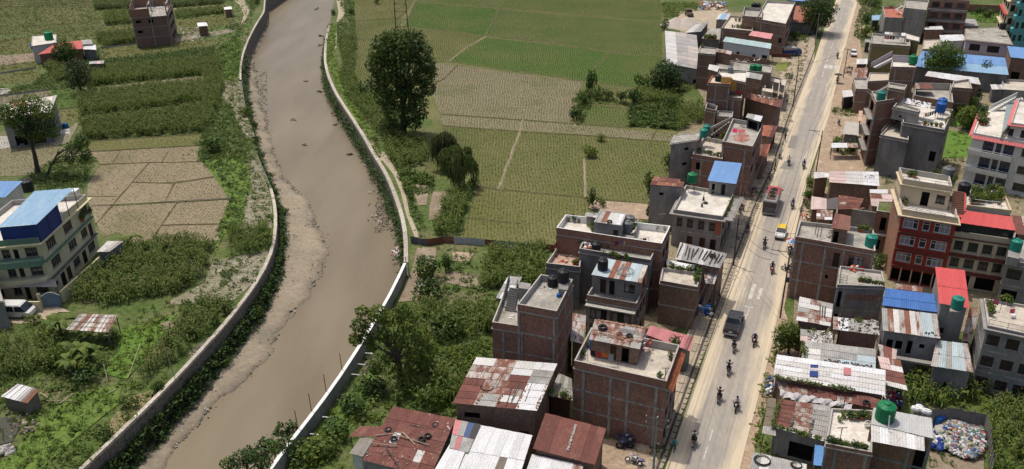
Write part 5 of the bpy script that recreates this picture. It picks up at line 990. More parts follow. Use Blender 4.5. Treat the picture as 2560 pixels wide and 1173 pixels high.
# -- low tin roofs and ruins north of it
C2, QC2 = shed('low brown brick shed with long white tin roof beside the road', q('M',520,165,1205,175,1222,366,520,312), [4.6,4.6,4.2,4.2], brick_b, 3, lambda i, r_: ([tin_pk,tin_b,tin_w][i] if r_ < 9 else tin_w), 4); shed('small white tin lean-to at the road end of the long white roof', q('M',305,168,518,182,516,242,305,260), 3.6, brick_b, 3, mixm(tin_w,tin_b), 1); rubble(on_q(QC2,.08,(.72,.9),(.25,.5)), 22, 'cluster of dark stones on the long white tin roof', 'loose_stones', [iron,wood_g], (.07,.14))
shed('collapsing rust tin roof overgrown with weeds', q('M',650,508,1005,545,930,692,650,690), [3.8,3.8,3.0,3.0], brick_b, 3, mixm(rust,tin_h,rust_o), 5, dirn='v', jit=.03); shed('pale pink sheet roof at the roadside', q('M',275,508,485,542,482,692,260,692), [3.5,3.5,3.0,3.0], brick_b, 3, mixm(tin_pk), 1); shed('dark grey canvas-like sheet roof beside the pale pink sheets', q('M',490,545,650,520,648,690,485,690), [3.4,3.4,2.95,2.95], brick_b, 2, mixm(M('sheet_slate',(.13,.115,.11),(.1,.09,.09),scale=.6)), 1)
shed('rust and white strip roof in front of the pale pink sheets', q('M',345,700,570,715,560,840,340,830), [2.9,2.9,2.6,2.6], brick_b, 4, mixm(rust,tin_h,tin_w), 3); shed('rust-red roof with a white sheet behind the small ruined house', q('M',1085,480,1405,490,1450,692,1110,640), [4.2,4.2,3.6,3.6], brick_b, 4, mixm(rust,rust_o,tin_pk), 3)
sheet('tin_offcut', q('M',1085,410,1335,412,1340,468,1085,462), 4.4, tin_w, kind=None, label='single white corrugated sheet above the rust-red ruin roof', cat='tin sheet')
C3, PC3, _ = house('small ruined two-storey brick house with empty doorway and weeds on top', q('M',1205,575,1445,580,1458,742,1180,708), 6.6, .1, 2, brick_b, F=[('o',1,.3,.6,.3,2.0),('o',0,.2,.5,.5,1.8)], roofm=grass_m, beams=False, slab=0); band(C3, PC3[3], PC3[2], 3.0, 3.2, .7, conc, 'ledge_slab')
T_ = thing('ruined_wall', 'jagged brown earthen ruin wall beside the overgrown tin roof', 'wall', at(q('M',1060,760)[0])); A_, B_ = at(q('M',940,670)[0],4), at(q('M',1190,710)[0],4); d = B_-A_
mb = MB(); K = 10
for k in range(K): a, b2 = lerp(A_,B_,k/K), lerp(A_,B_,(k+1)/K); h0, h1 = 3.0+1.0*math.sin(k*.7)+.2*(k%2), 3.0+1.0*math.sin((k+1)*.7)+.2*((k+1)%2); mb.hexa([Vc((a.x,a.y,0)),Vc((b2.x,b2.y,0)),Vc((b2.x,b2.y+.35,0)),Vc((a.x,a.y+.35,0))],[Vc((a.x,a.y,h0)),Vc((b2.x,b2.y,h1)),Vc((b2.x,b2.y+.35,h1)),Vc((a.x,a.y+.35,h0))])
mb.build('wall', M('earth_wall',(.20,.135,.09),(.15,.1,.07),scale=.8), T_)
band(thing('yard_wall', 'grey brown plaster yard wall behind the rooftop stair hut', 'wall', at(q('M',990,900)[0])), at(q('M',825,785)[0],3.2), at(q('M',1165,835)[0],3.2), 0, 4.4, .15, plaster, 'wall')
# -- red building
z4s = 10.6
Pt = [at(q('S',235,60)[0],13.4), at(q('S',745,145)[0],13.4), at(q('S',742,500)[0],z4s), at(q('S',265,425)[0],z4s)]
C4, PC4, zc4 = house('tall dark red building with cream roof terrace and white window frames', Pt, z4s, .75, 4, brick_o, fm=redp, lm=brick_o, rm=cream, F=[w_ for s_ in (1,2,3) for w_ in row('c',s_,((.06,.34),(.42,.55),(.63,.92)),.75,2.2)]+row('o',0,((.03,.19),(.22,.39),(.42,.59),(.62,.79),(.82,.98)),.25,2.2), roofm=roofw, beams=False, slab=.45, slabm=cream, pm=cream, frame=white)
band(C4, PC4[3], PC4[2], .0, zc4/4-.1, .012, cream, 'shopfront_band', 0, .025)
for s_ in (1,2,3): band(C4, PC4[3], PC4[2], zc4/4*s_-.12, zc4/4*s_+.1, .3, redd, 'ledge')
for u_ in (.0,.36,.57,.95): band(C4, PC4[3], PC4[2], zc4/4+.1, zc4-.15, .07, redp, 'column', u_+.005, u_+.045)
for u_ in (0.0,.195,.395,.595,.795,.985): band(C4, PC4[3], PC4[2], .05, zc4/4-.13, .06, cream, 'column', u_, min(1,u_+.022))
Um = [PC4[0], lerp(PC4[0],PC4[1],.86), lerp(lerp(PC4[1],PC4[2],.52), lerp(PC4[0],PC4[3],.52), .14), lerp(PC4[0],PC4[3],.52)]
house('', Um, zc4+3.5, .75, 1, cream, z0=zc4+.02, T=C4, F=[('o',0,.44,.6,.1,2.1),('w',0,.74,.92,.8,2.0)], roofm=roofw, beams=False, slab=.25, slabm=cream); zu = zc4+2.75
railing(C4, [Vc((Um[3].x,Um[3].y,zu+.75)), Vc((Um[2].x,Um[2].y,zu+.75))], .35, 1); railing(C4, [Vc((PC4[3].x,PC4[3].y+.2,z4s)), Vc((PC4[2].x-1.6,PC4[2].y+.2,z4s))], .45, 2)
stairs(C4, at(q('S',690,470)[0],zc4), at(q('S',700,265)[0],zu), (PC4[2]-PC4[3]).normalized()*1.35, 13, M('stair_brown',(.30,.16,.11),(.25,.13,.09),scale=1))
tank('grey', q('S',645,160)[0], zu+.05, 'ribbed grey tank on the top roof of the dark red building', 1.4, 0); pots(along(at(q('S',295,140)[0],zu), at(q('S',360,150)[0],zu), 4, .3)+along(at(q('S',500,130)[0],zu), at(q('S',600,140)[0],zu), 6, .4)+along(at(q('S',280,400)[0],zc4), at(q('S',285,300)[0],zc4), 6, .2)+along(at(q('S',700,210)[0],zu), at(q('S',710,170)[0],zu), 3), 'on the cream terraces of the dark red building', 1.5)
washing(at(q('S',345,370)[0],zc4), at(q('S',580,400)[0],zc4), ['black','black','grey','black','white','white','blue','white'], 'on the cream terrace of the dark red building', 1.2)
rubble(lambda: at(q('S',ru(590,665),ru(370,430))[0], zc4+.02), 30, 'pots and pans on the cream terrace of the dark red building', 'household_clutter', [white,steel,iron,wood_g], (.08,.2))
# -- cream building with red metal roof
zr5 = 8.0
Pt = [at(q('S',800,230)[0],10.2), at(q('S',1120,250)[0],10.2), at(q('S',1215,690)[0],zr5), at(q('S',712,618)[0],zr5)]
C5, PC5, zc5 = house('cream and maroon building with red metal roof and dark glazed top floor', Pt, zr5, .7, 3, cream, F=[w_ for s_ in (1,2) for w_ in row('w',s_,((.04,.2),(.29,.46),(.54,.71),(.79,.95)),.7,2.15)]+row('o',0,((.3,.46),(.56,.9)),.2,2.2)+row('d',0,((.06,.24),)), beams=False, roofm=roofg, slab=.15, slabm=redd, pm=cream, frame=iron)
for s_ in (1,2): band(C5, PC5[3], PC5[2], zc5/3*s_-.3, zc5/3*s_+.15, .25, redd, 'ledge')
for u_ in (.0,.225,.475,.73,.965): band(C5, PC5[3], PC5[2], zc5/3+.15, zc5-.15, .09, cream, 'column', u_, min(1,u_+.045))
Uq = [lerp(PC5[0],PC5[3],.0), lerp(PC5[1],PC5[2],.0), lerp(PC5[1],PC5[2],.97), lerp(PC5[0],PC5[3],.97)]
facade(C5, Uq[3], Uq[2], zc5+.7, zc5+2.3, glass, (), 2.7); facade(C5, Uq[2], Uq[1], zc5, zc5+2.3, cream, (), 2.7); facade(C5, Uq[0], Uq[3], zc5, zc5+2.3, cream, (), 2.7)
Qr = Q3(q('S',812,438,1200,490,1243,612,746,542), [zc5+3.0,zc5+3.0,zc5+2.3,zc5+2.3]); sheets(C5, Qr, 14, mixm(red_r), 1, wave=.3); Qr2 = Q3(q('S',755,280,812,288,810,500,748,495), [zc5+3.4,zc5+3.4,zc5+2.6,zc5+2.6]); sheets(C5, Qr2, 2, mixm(red_r), 1)
zt5 = zc5+2.9; pl = q('S',812,250,1112,262,1190,462,812,415); MB().prism([at(p,zt5) for p in pl], zt5-.3, zt5).build('roof_slab', roofw, C5); band(C5, at(pl[3],zt5), at(pl[2],zt5), zt5, zt5+.5, .1, cream, 'parapet'); band(C5, at(pl[2],zt5), at(pl[1],zt5), zt5, zt5+.5, .1, cream, 'parapet')
pots([at(q('S',ru(850,1110),ru(270,390))[0],zt5) for _ in range(34)], 'in the roof garden behind the red metal roof', 1.9); railing(C5, [at(q('S',840,390)[0],zt5), at(q('S',1110,420)[0],zt5)], .9, 2, white)
tank('black', q('S',785,290)[0], zt5, 'tall black tank between the red building and the roof garden', 1.45)
T_, P_, z_ = house('grey-brown block with teal tank right of the cream building', q('S',1240,600,1720,650,1720,965,1165,862), 6.4, .5, 2, plaster, F=row('w',1,((.05,.28),(.4,.6)))+row('o',0,((.05,.3),),.3,2.1), roofm=roofg); MB().prism(ats(q('S',1180,760,1290,770,1270,850,1170,830),z_+1.2), z_, z_+1.15).build('tank_plinth', plaster, T_); tank('teal', q('S',1232,775)[0], z_+1.17, 'teal tank on the plinth right of the cream building', 1.3)
shed('rust-red tin roof behind the teal plinth tank', q('S',1205,478,1700,520,1700,700,1245,640), [7.4,7.4,6.6,6.6], brick_b, 6, mixm(rust,tin_h), 2)
# -- red-roofed tower, blue roof, rust roofs in front
Qp_ = q('S',545,925,800,955)+q('O',1005,297,692,242)
C6, QC6 = shed('narrow plastered tower with bright red metal roof and teal tank', Qp_, [8.6,8.6,7.9,7.9], plaster, 8, mixm(red_r), 2, F=[('w',1,.18,.35,.6,1.2)], R=row('w',0,((.2,.5),))+row('w',1,((.2,.5),)), sh=3.3, name='house', cat='house', wave=.3, L=row('w',1,((.3,.8),),.2,2.0))
tank('teal', onroof(QC6,.5,.97,.05)+Vc((0,-.5,-.05)), 0, 'teal tank at the lower edge of the bright red metal roof', 1.2); MB().prism([p for p in ats(q('O',800,300,915,310,905,340,800,335), 7.7)], 7.55, 7.84).build('tank_ledge', conc, C6)
C6b, QC6b = shed('house with strong blue metal roof beside the red-roofed tower', q('O',140,88,642,150,676,336,105,262), [6.6,6.6,6.1,6.1], plaster, 9, mixm(blue_s), 2, name='house', cat='house')
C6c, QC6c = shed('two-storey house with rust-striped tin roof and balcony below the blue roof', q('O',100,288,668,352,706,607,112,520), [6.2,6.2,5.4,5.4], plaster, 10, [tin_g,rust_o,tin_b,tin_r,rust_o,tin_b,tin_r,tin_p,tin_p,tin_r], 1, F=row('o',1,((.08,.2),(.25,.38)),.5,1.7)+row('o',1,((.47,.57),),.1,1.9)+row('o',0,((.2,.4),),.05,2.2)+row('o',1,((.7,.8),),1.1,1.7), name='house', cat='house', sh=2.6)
band(C6c, QC6c[3]+Vc((.1,-.6,-5.4)), QC6c[2]+Vc((-.3,-.6,-5.4)), 2.5, 2.75, .6, conc, 'balcony_slab'); rubble(on_q(QC6c,.07,(.75,.99),(.8,.95)), 5, 'three round stones on the rust-striped roof', 'loose_stones', iron, (.1,.16))
shed('pale green-white rusted tin roof beside the bean garden', q('O',662,622,985,660,1045,952,605,886), [4.6,4.6,3.6,3.6], plaster, 6, [tin_r,tin_p,tin_g,tin_p,tin_p,tin_r], 2, F=[('o',0,.38,.48,.1,1.9)]); shed('narrow rust and cream tin roof stepping down beside the white roof', q('N',1150,488,1382,562,1360,725,1180,650), [4.2,4.2,3.8,3.8], brick_b, 4, [tin_r,rust,rust,tin_pk], 1)
shed('rust and cream banded tin roof reaching the garden', q('N',1140,650,1420,700,1510,1062,1240,990), [3.9,3.9,3.0,3.0], brick_b, 2, mixm(rust,tin_b,tin_pk,rust_o), 5, walls=False); shed('rubble-covered rust roofs between tower and concrete block', q('O',1000,300,1100,290,1020,640,920,630), [4.6,4.6,3.8,3.8], brick_b, 2, mixm(tin_h,rust_o,tin_g), 4)
sheet_rows = shed('little stalls of rust sheets above the strong blue roof', q('O',255,40,520,75,520,130,245,90), 5.2, brick_b, 5, mixm(rust,tin_h), 1)
# -- grey concrete block at the right edge
C7, PC7, zc7 = house('grey concrete block with wooden lattice windows at the right edge', q('O',1150,188,1760,285,1800,600,1192,470), 8.3, .3, 3, plaster, lm=plaster, F=[w_ for s_ in (0,1,2) for w_ in row('w',s_,((.04,.26),(.38,.6),(.7,.92)),.7,2.0)], roofm=roofc, beams=True, slab=.35, frame=lattice)
railing(C7, [Vc((PC7[3].x+.1,PC7[3].y+.1,zc7)), Vc((PC7[2].x,PC7[2].y+.1,zc7))], 1.0, 2); washing(at(q('O',1200,300)[0],zc7), at(q('O',1310,340)[0],zc7), ['pink','grey','black','grey','white'], 'on the grey concrete block roof', 1.5); pots(along(at(q('O',1320,230)[0],zc7), at(q('O',1440,250)[0],zc7), 6, .3)+along(at(q('O',1205,260)[0],zc7), at(q('O',1215,370)[0],zc7), 5, .2), 'on the grey concrete block roof', 1.5)
T_ = thing('chair', 'white chair with a pink cloth on the grey concrete block roof', 'chair', at(q('O',1440,390)[0],zc7)); c = T_.location
MB().box((c.x,c.y,c.z+.42),.5,.5,.06).build('seat',white,T_); MB().box((c.x,c.y+.24,c.z+.48),.5,.06,.5).build('backrest',clothm(CN['pink']),T_)
for dx,dy in ((-.2,-.2),(.2,-.2),(.2,.2),(-.2,.2)): MB().box((c.x+dx,c.y+dy,c.z),.05,.05,.42).build('leg',white,T_)
# -- shabby roofs on the right foreground
shed('grey weathered tin roof with stray poles next to the brick house terrace', q('U',152,720,478,792,455,1002,120,942), [4.9,4.9,4.3,4.3], brick_b, 3, mixm(tin_g,tin_b,tin_h), 5); 
for k in range(3): pole('dark short pole on the weathered tin roof near the terrace', at(q('U',355+25*k,790+10*k)[0],4.95), at(q('U',350+22*k,890+12*k)[0],4.7), .06, iron, group='poles on the weathered tin roof')
C8, QC8 = shed('brick shed whose tin roof is littered with timber and scrap', q('N',665,165,1150,215,1172,386,660,318), [5.0,5.0,4.6,4.6], brick, 4, mixm(tin_b,tin_w,tin_g), 1); rubble(on_q(QC8,.07), 90, 'timber scraps littering the brick shed roof', 'scrap', [wood_g,iron,tin_g,wood], (.05,.22)); shed('little rust-ended tin roof left of the scrap-littered shed', q('N',600,162,668,165,668,316,598,310), 4.7, brick_b, 1, mixm(tin_h), 3)
C8c, QC8c = shed('rubble-strewn pale roof behind the roadside bush', q('N',200,310,588,342,605,492,200,452), [3.9,3.9,3.5,3.5], brick_b, 3, mixm(tin_b,tin_pk,tin_g), 2); rubble(on_q(QC8c,.07,(.2,1),(.1,.95)), 130, 'broken plaster and bricks on the rubble-strewn roof', 'rubble', [white,brick_o,conc_l,wood_g], (.04,.14))
C8d, QC8d = shed('grey sheet roof held down by a line of stones above the long white roof', q('N',235,455,1122,560,1120,812,215,672), [3.7,3.7,3.3,3.3], brick_b, 4, mixm(tin_g,tin_b,tin_g,tin_p), 3); rubble(on_q(QC8d,.07,(.3,.95),(.82,.95)), 60, 'line of dark stones on the grey sheet roof', 'loose_stones', [iron,wood_g,conc_d], (.07,.15))
C8e, QC8e = shed('long bright white tin roof with dark blue and red patches', q('n',182,340,977,455,977,636,155,500), [4.3,4.3,3.7,3.7], brick_b, 4, lambda i, r_: rc((tin_b,tin_b,tin_w)), 5, wave=.3)
for px, m_, lb in ((q('n',430,405,485,408,484,428,428,425),blue_d,'upper dark blue patch on the long white roof'),(q('n',424,450,486,455,484,496,422,490),blue_d,'lower dark blue patch on the long white roof'),(q('n',672,425,726,432,724,485,670,480),pink_r,'faded red square patch on the long white roof')):
    MB().face([at(p, lerp(4.3,3.7,(p[1]-773-.341*(340+.145*(p[0]-1942)/.341))/.341/165)+.16) for p in px][::-1]).build('roof_patch', m_, C8e)
shed('mossy rust-brown strip roof below the long white roof', q('n',165,508,738,602,728,692,205,595), [3.2,3.2,2.8,2.8], brick_b, 5, mixm(rust,rust,tin_h), 2); shed('bare rust-red strip roof with a tyre', q('n',740,602,982,682,905,735,728,692), [3.3,3.3,2.9,2.9], brick_b, 4, mixm(rust), 2); tyre(at(q('n',838,690)[0],3.15), 'tyre on the bare rust-red strip roof', 1.0)
T_ = thing('tarpaulin', 'crumpled pale grey tarpaulin draped along the rust-brown strip roof', 'tarpaulin', at(q('n',470,660)[0],2.6)); V = []; F = []
q0, q1, q2, q3 = [at(p,h_) for p,h_ in zip(q('n',205,592,738,695,722,738,205,655),(3.25,3.25,3.05,3.05))]; NX, NY = 60, 8
for a in range(NX+1):
    for b2 in range(NY+1):
        u_, v_ = a/NX, b2/NY; p = lerp(lerp(q0,q1,u_),lerp(q3,q2,u_),v_); w_ = .16*math.sin(u_*31+v_*3)+.12*math.sin(u_*57-v_*4)+.08*math.sin(u_*90+v_*9); V.append((p.x,p.y-w_*v_*1.2,p.z+w_*(.4+v_)+.25*v_*math.sin(u_*17)))
F = [(a*(NY+1)+b2,(a+1)*(NY+1)+b2,(a+1)*(NY+1)+b2+1,a*(NY+1)+b2+1) for a in range(NX) for b2 in range(NY)]; fast('cloth_sheet', V, F, M('tarp_pale',(.50,.48,.47),(.42,.40,.40),scale=.8,rough=.8), T_, smooth=True)
C8g, QC8g = shed('rust and cement sheet roofs in three strips with rows of stones by the road', q('P',345,312,992,402,932,832,240,640), [3.9,3.9,3.3,3.4], plaster, 3, lambda i, r_: ([rust,rc((tin_h,rust,tin_r)),tin_g][i] if r_ < 6 else tin_b), 7, F=row('o',0,((.35,.85),),.2,2.4)); 
for u_ in (.33,.68): rubble(on_q(QC8g,.09,(u_,u_+.05),(.05,.98)), 46, 'row of dark stones between the rust and cement strips', 'loose_stones', [iron,wood_g,conc_d], (.09,.17))
shed('mossy cement strip roof overhanging the grass verge', q('P',205,285,300,300,240,620,300,640)[0:2]+q('P',300,760,125,722), [3.5,3.5,3.1,3.1], plaster_d, 2, mixm(tin_g,M('sheet_mossbrown',(.20,.165,.12),(.15,.13,.09),scale=.8)), 4, walls=False)
zp = 5.4
C8h, PC8h, zc8h = house('brick house with pale stained roof terrace edged by little plants', q('P',1000,405,1525,430,1512,962,930,850), zp, .35, 2, brick, cols=(.02,.25,.9), roofm=roofw, colm=plaster); pots(along(at(q('P',960,850)[0],zc8h), at(q('P',1460,945)[0],zc8h), 15, .1)+along(at(q('P',1130,520)[0],zc8h), at(q('P',1480,560)[0],zc8h), 12, .2)+[at(q('P',1100,580)[0],zc8h)], 'round the pale stained roof terrace', 1.5)
for x_,y_ in ((1105,815),(1140,445)):
    a = at(q('P',x_,y_)[0],zc8h); T_ = thing('pipe_stand', 'T-shaped pipe stand at the %s of the pale stained terrace' % ('front' if y_ > 600 else 'back'), 'pipe', a); MB().tube([a,a+Vc((0,0,1.5))],.04,5).build('upright',iron,T_); MB().tube([a+Vc((-.45,0,1.5)),a+Vc((.45,0,1.5))],.035,5).build('crossbar',iron,T_)
T_ = thing('basin', 'round white basin propped at the edge of the pale stained terrace', 'basin', at(q('P',1455,650)[0],zc8h)); MB().torus(T_.location+Vc((0,0,.35)),.36,.04,(0,-.8,.6),n=16,k=5).build('rim',white,T_); MB().lathe([(.05,.1),(.33,.3)],14,T_.location+Vc((0,.06,0))).build('bowl',conc_l,T_)
zv = 7.0
C8i, PC8i, zc8i = house('brick house with white tin canopy and large green tank at the lower right', q('V',515,242,1392,402,1418,712,470,492), zv, .02, 2, brick, rm=plaster, cols=(.1,.68,.97), F=[('o',1,.78,.95,-.3,1.6)], roofm=tin_g, slab=.05, colm=plaster)
Qg = Q3(q('V',515,240,1392,400,1418,712,470,490), [zv+.12,zv+.12,zv+.06,zv+.06]); sheets(C8i, Qg, 8, mixm(M('tin_smooth_grey',(.45,.45,.44),(.38,.38,.37),scale=.5,rnd=.05)), 1, wave=.35); Qg2 = Q3(q('V',470,492,1278,695,1288,905,475,752), [zv,zv,zv-.35,zv-.35]); sheets(C8i, Qg2, 6, mixm(tin_w,tin_b), 1, wave=.35)
tank('green', onroof(Qg,.2,.55,.03), 0, 'large bright green tank on the smooth grey roof at the lower right', 1.55)
pole('white pipe leaning on the large bright green tank', at(q('V',755,365)[0],zv+1.5), at(q('V',735,580)[0],zv+.1), .05, white, 'pipe', 'pipe')
C8j, QC8j = shed('pale flat roof with black hose coils at the bottom right of the road', q('n',12,1048,402,1140,390,1275,-40,1250), 3.4, plaster, 6, mixm(tin_g,tin_b), 1)
for x_,y_,R_,lb in ((75,1110,.75,'large coil of black hose on the pale flat roof by the road'),(325,1145,.5,'small coil of black hose on the pale flat roof by the road')):
    T_ = thing('hose_coil', lb, 'coil', at(q('n',x_,y_)[0],3.5)); [MB().torus(T_.location+Vc((.02*k,0,.03+.04*k)), R_*(1-.06*k), .035, n=20, k=5).build('loop', rubber, T_) for k in range(3)]
shed('bright blue tarpaulin roof over the lane beside the brick house', q('P',795,862,905,888,892,1140,772,1122), [2.9,2.9,2.7,2.7], plaster, 2, mixm(M('tarp_blue',(.12,.27,.52),(.1,.23,.46),scale=.6)), 1, walls=False, wave=.6)
# -- far right: tall narrow brick house
z9 = 12.0
C9, PC9, zc9 = house('tall narrow brick house with open stair balconies and a teal tank', q('K',715,290,1190,240,1135,395,785,447), z9, .4, 4, brick, lm=brick, L=row('o',1,((.15,.75),),.2,2.2)+row('o',2,((.15,.75),),.2,2.2)+row('o',3,((.15,.75),),.2,2.2), cols=(.02,.98), lcols=(.05,.9), roofm=roofg)
for s_ in (1,2,3): band(C9, PC9[0], PC9[3], zc9/4*s_-.1, zc9/4*s_+.08, .8, conc, 'balcony_slab')
house('', q('K',970,150,1250,195,1205,270,975,232), z9+1.8, .4, 1, brick_b, z0=zc9, T=C9, roofm=roofg, beams=False); tank('teal', q('K',848,425)[0], zc9, 'teal tank on the tall narrow brick house', 1.45)
stairs(C9, at(q('K',770,330)[0],zc9), at(q('K',965,225)[0],zc9+1.6), Vc((.2,.8,0)), 8, conc); railing(C9, [at(q('K',640,330)[0],zc9), at(q('K',790,440)[0],zc9)], 1.0, 2, conc_l)
# -- big grey plaster house
Pm = [at(q('K',1130,440)[0],9.6), at(q('L',575,580)[0],9.6), at(q('L',452,862)[0],9.6), at(q('K',1190,757)[0],9.6)]
C10, PC10, zc10 = house('big unpainted grey plaster house with a pale roof and two blue tanks', Pm, 9.6, .45, 3, plaster_d, roofm=roofw, beams=False, R=row('o',0,((.1,.4),))+row('o',1,((.1,.4),))+row('o',2,((.1,.4),)), F=[('o',1,.78,.93,.6,2.2)])
house('', q('K',1040,735,1300,790,1268,1022,848,942), 7.4, .4, 2, plaster_d, T=C10, roofm=roofc, beams=False); railing(C10, [at(q('K',855,930)[0],7.2), at(q('K',1040,720)[0],7.2)], .7, 2, conc_l)
house('', q('K',1100,450,1450,560,1420,600,1040,520), 11.4, .4, 1, plaster, z0=9.2, T=C10, roofm=roofg, F=[('o',0,.3,.4,.8,1.4)], beams=False)
C10q = Q3(q('K',1200,385,1620,475,1590,560,1140,450), [11.9]*2+[11.6]*2); sheets(C10, C10q, 6, mixm(tin_w,tin_b), 1); rubble(on_q(C10q,.08), 34, 'dark stones on the white sheets of the grey plaster house', 'loose_stones', [iron,conc_d], (.1,.2))
tank('blue', q('L',372,690)[0], zc10+.2, 'front one of two bright blue tanks on the grey plaster house', 1.5, 1.0); tank('blue', q('L',395,620)[0], zc10+.2, 'rear one of two bright blue tanks on the grey plaster house', 1.45, 1.0)
washing(at(q('L',150,745)[0],zc10), at(q('L',320,700)[0],zc10), ['pink','white','black','black','black'], 'below the blue tanks', 1.5); pots(along(at(q('L',150,800)[0],zc10), at(q('L',400,830)[0],zc10), 8, .2)+along(at(q('L',480,800)[0],zc10), at(q('L',530,640)[0],zc10), 6, .3), 'round the pale roof with blue tanks', 1.4)
# -- lilac stair house
C11, PC11, zc11 = house('brick house with lilac stair parapet and green tank', q('I',1030,880,1405,850,1385,1012,1012,1002), 8.2, .4, 3, brick_b, roofm=roofw, cols=(.2,.95)); tank('green', q('I',1328,955)[0], zc11+.3, 'bright green tank behind the lilac stair parapet', 1.6)
house('', q('K',690,8,982,18,975,122,662,140), 5.6, .25, 2, brick_b, T=C11, roofm=M('tile_cream',(.52,.44,.34),(.46,.39,.3),scale=2), beams=True)
a0, a1 = at(q('I',705,1010)[0],5.6), at(q('I',1020,835)[0],8.6)
mb = MB(); k_ = Vc((.0,.14,0)); mb.hexa([a0,a1,a1+k_,a0+k_],[p+Vc((0,0,1.0)) for p in (a0,a1,a1+k_,a0+k_)]); mb.build('stair_wall', lilac, C11); stairs(C11, a0+Vc((.4,-.9,0)), a1+Vc((.2,-.9,-.4)), Vc((0,.85,0)), 13, white); band(C11, at(q('I',1020,900)[0],8.2), at(q('I',1405,925)[0],8.2), 7.8, 9.3, .1, lilac, 'parapet')
# -- olive house
C12, PC12, zc12 = house('olive green house with crowded roof terrace', q('I',725,500,1290,545,1300,692,702,652), 7.6, .5, 2, oliv, lm=plaster, rm=oliv, roofm=roofg, cols=(.03,)); house('', q('I',1225,500,1435,560,1430,620,1240,580), 7.9, .1, 2, oliv, T=C12, roofm=roofw, beams=False)
Q12 = Q3(q('I',725,470,1230,500,1225,548,725,490), [9.4,9.4,9.0,9.0]); sheets(C12, Q12, 8, mixm(tin_w,iron,wood_g,tin_g), 1); [MB().tube([Vc((p.x,p.y,zc12)),p],.05,5).build('post',wood_g,C12) for p in Q12]
washing(at(q('I',880,640)[0],zc12), at(q('I',1160,640)[0],zc12), ['red','pink','black','black','white','white'], 'on the olive house terrace', 1.6)
# -- grey house with spiral stair
C13, PC13, zc13 = house('grey plaster house with white spiral stair and pink cloth on its terrace', q('I',885,100,1195,105,1202,268,920,258), 6.6, .6, 2, plaster, roofm=M('floor_terracotta',(.42,.16,.10),(.36,.13,.09),scale=1.2)); house('', q('I',1225,-20,1580,10,1540,150,1205,115), 9.2, .5, 3, plaster, T=C13, roofm=roofg, R=row('g',0,((.2,.5),))+row('g',1,((.2,.5),)))
ctr = at(q('I',1125,215)[0],zc13)
for k in range(14): a = k*.38; MB().prism([ctr, ctr+Vc((1.2*math.cos(a),1.2*math.sin(a),0)), ctr+Vc((1.2*math.cos(a+.36),1.2*math.sin(a+.36),0))], zc13+k*.19, zc13+k*.19+.06).build('step', white, C13)
MB().tube([ctr,ctr+Vc((0,0,3.4))],.06,6).build('stair_pole',white,C13); MB().tube([ctr+Vc((1.2*math.cos(k*.38),1.2*math.sin(k*.38),k*.19+.9)) for k in range(15)],.035,5).build('railing',white,C13)
washing(at(q('I',950,190)[0],zc13), at(q('I',1050,190)[0],zc13), ['pink','red','crimson'], 'beside the white spiral stair', 2.0)
# -- brick apartments, lilac house, blue sheds, far blocks
C14, PC14, _ = house('tall brick apartment house with concrete balconies at the top edge', q('J',200,-110,770,-70,748,5,150,-25), 11.5, .4, 4, brick, F=[w_ for s_ in range(4) for w_ in row('w',s_,((.08,.28),(.4,.6),(.72,.9)))], roofm=roofg)
for s_ in (1,2,3): band(C14, PC14[3], PC14[2], 11.1/4*s_-.15, 11.1/4*s_+.5, .7, plaster, 'balcony')
C15, PC15, zc15 = house('lilac two-storey house with broad concrete roof terrace', q('J',700,430,1250,400,1375,662,700,592), 6.3, .15, 2, lilac, F=row('w',1,((.1,.34),(.5,.77)),.6,2.0)+row('w',0,((.08,.3),(.45,.55),(.6,.75)),1.2,2.1), roofm=roofg, slab=.4, slabm=M('slab_brown',(.3,.23,.18),(.24,.18,.14),scale=.8)); tank('black', q('J',1210,540)[0], zc15, 'black tank on a stand above the lilac house', 1.4, 1.7); railing(C15, [at(q('J',680,430)[0],zc15), at(q('J',950,520)[0],zc15)], 1.0, 3)
shed('white tin awning left of the lilac house', q('J',290,530,645,520,712,607,325,627), [5.0,5.0,4.7,4.7], plaster_w, 5, mixm(tin_w), 1); house('flat grey roofed store behind the lilac house', q('J',660,280,832,288,882,387,630,387), 4.0, .05, 1, plaster_d, roofm=tin_g, beams=False); shed('small white tin roof below the brick apartments', q('J',70,405,328,393,356,447,70,447), 4.5, brick_b, 4, mixm(tin_w), 1)
house('low brown brick house with dusty flat roof behind the round tree', q('J',60,600,330,590,320,720,40,740), 3.8, .2, 1, brick_b, roofm=roofc)
C16, Q16 = shed('very long blue metal roof behind the round tree', q('J',35,768,1278,872,1335,1132,-90,1002), [5.4,5.4,4.4,4.4], plaster_d, 16, lambda i, r_: (blue_r if r_ == 0 else blue_l), 2, wave=.35); Q16b = Q3(q('J',-230,850,40,858,20,1008,-250,985), 4.9); sheets(C16, Q16b, 4, [M('roof_salmon',(.55,.22,.17),(.48,.2,.15),scale=.5),blue_r,blue_l,blue_r], 1)
shed('second blue metal roof over brick walls at the right edge', q('J',1312,695,1760,735,1760,910,1362,862), [6.4,6.4,5.8,5.8], brick_b, 5, mixm(blue_r), 1, F=row('o',0,((.15,.5),),.2,2.4), sh=2.8)
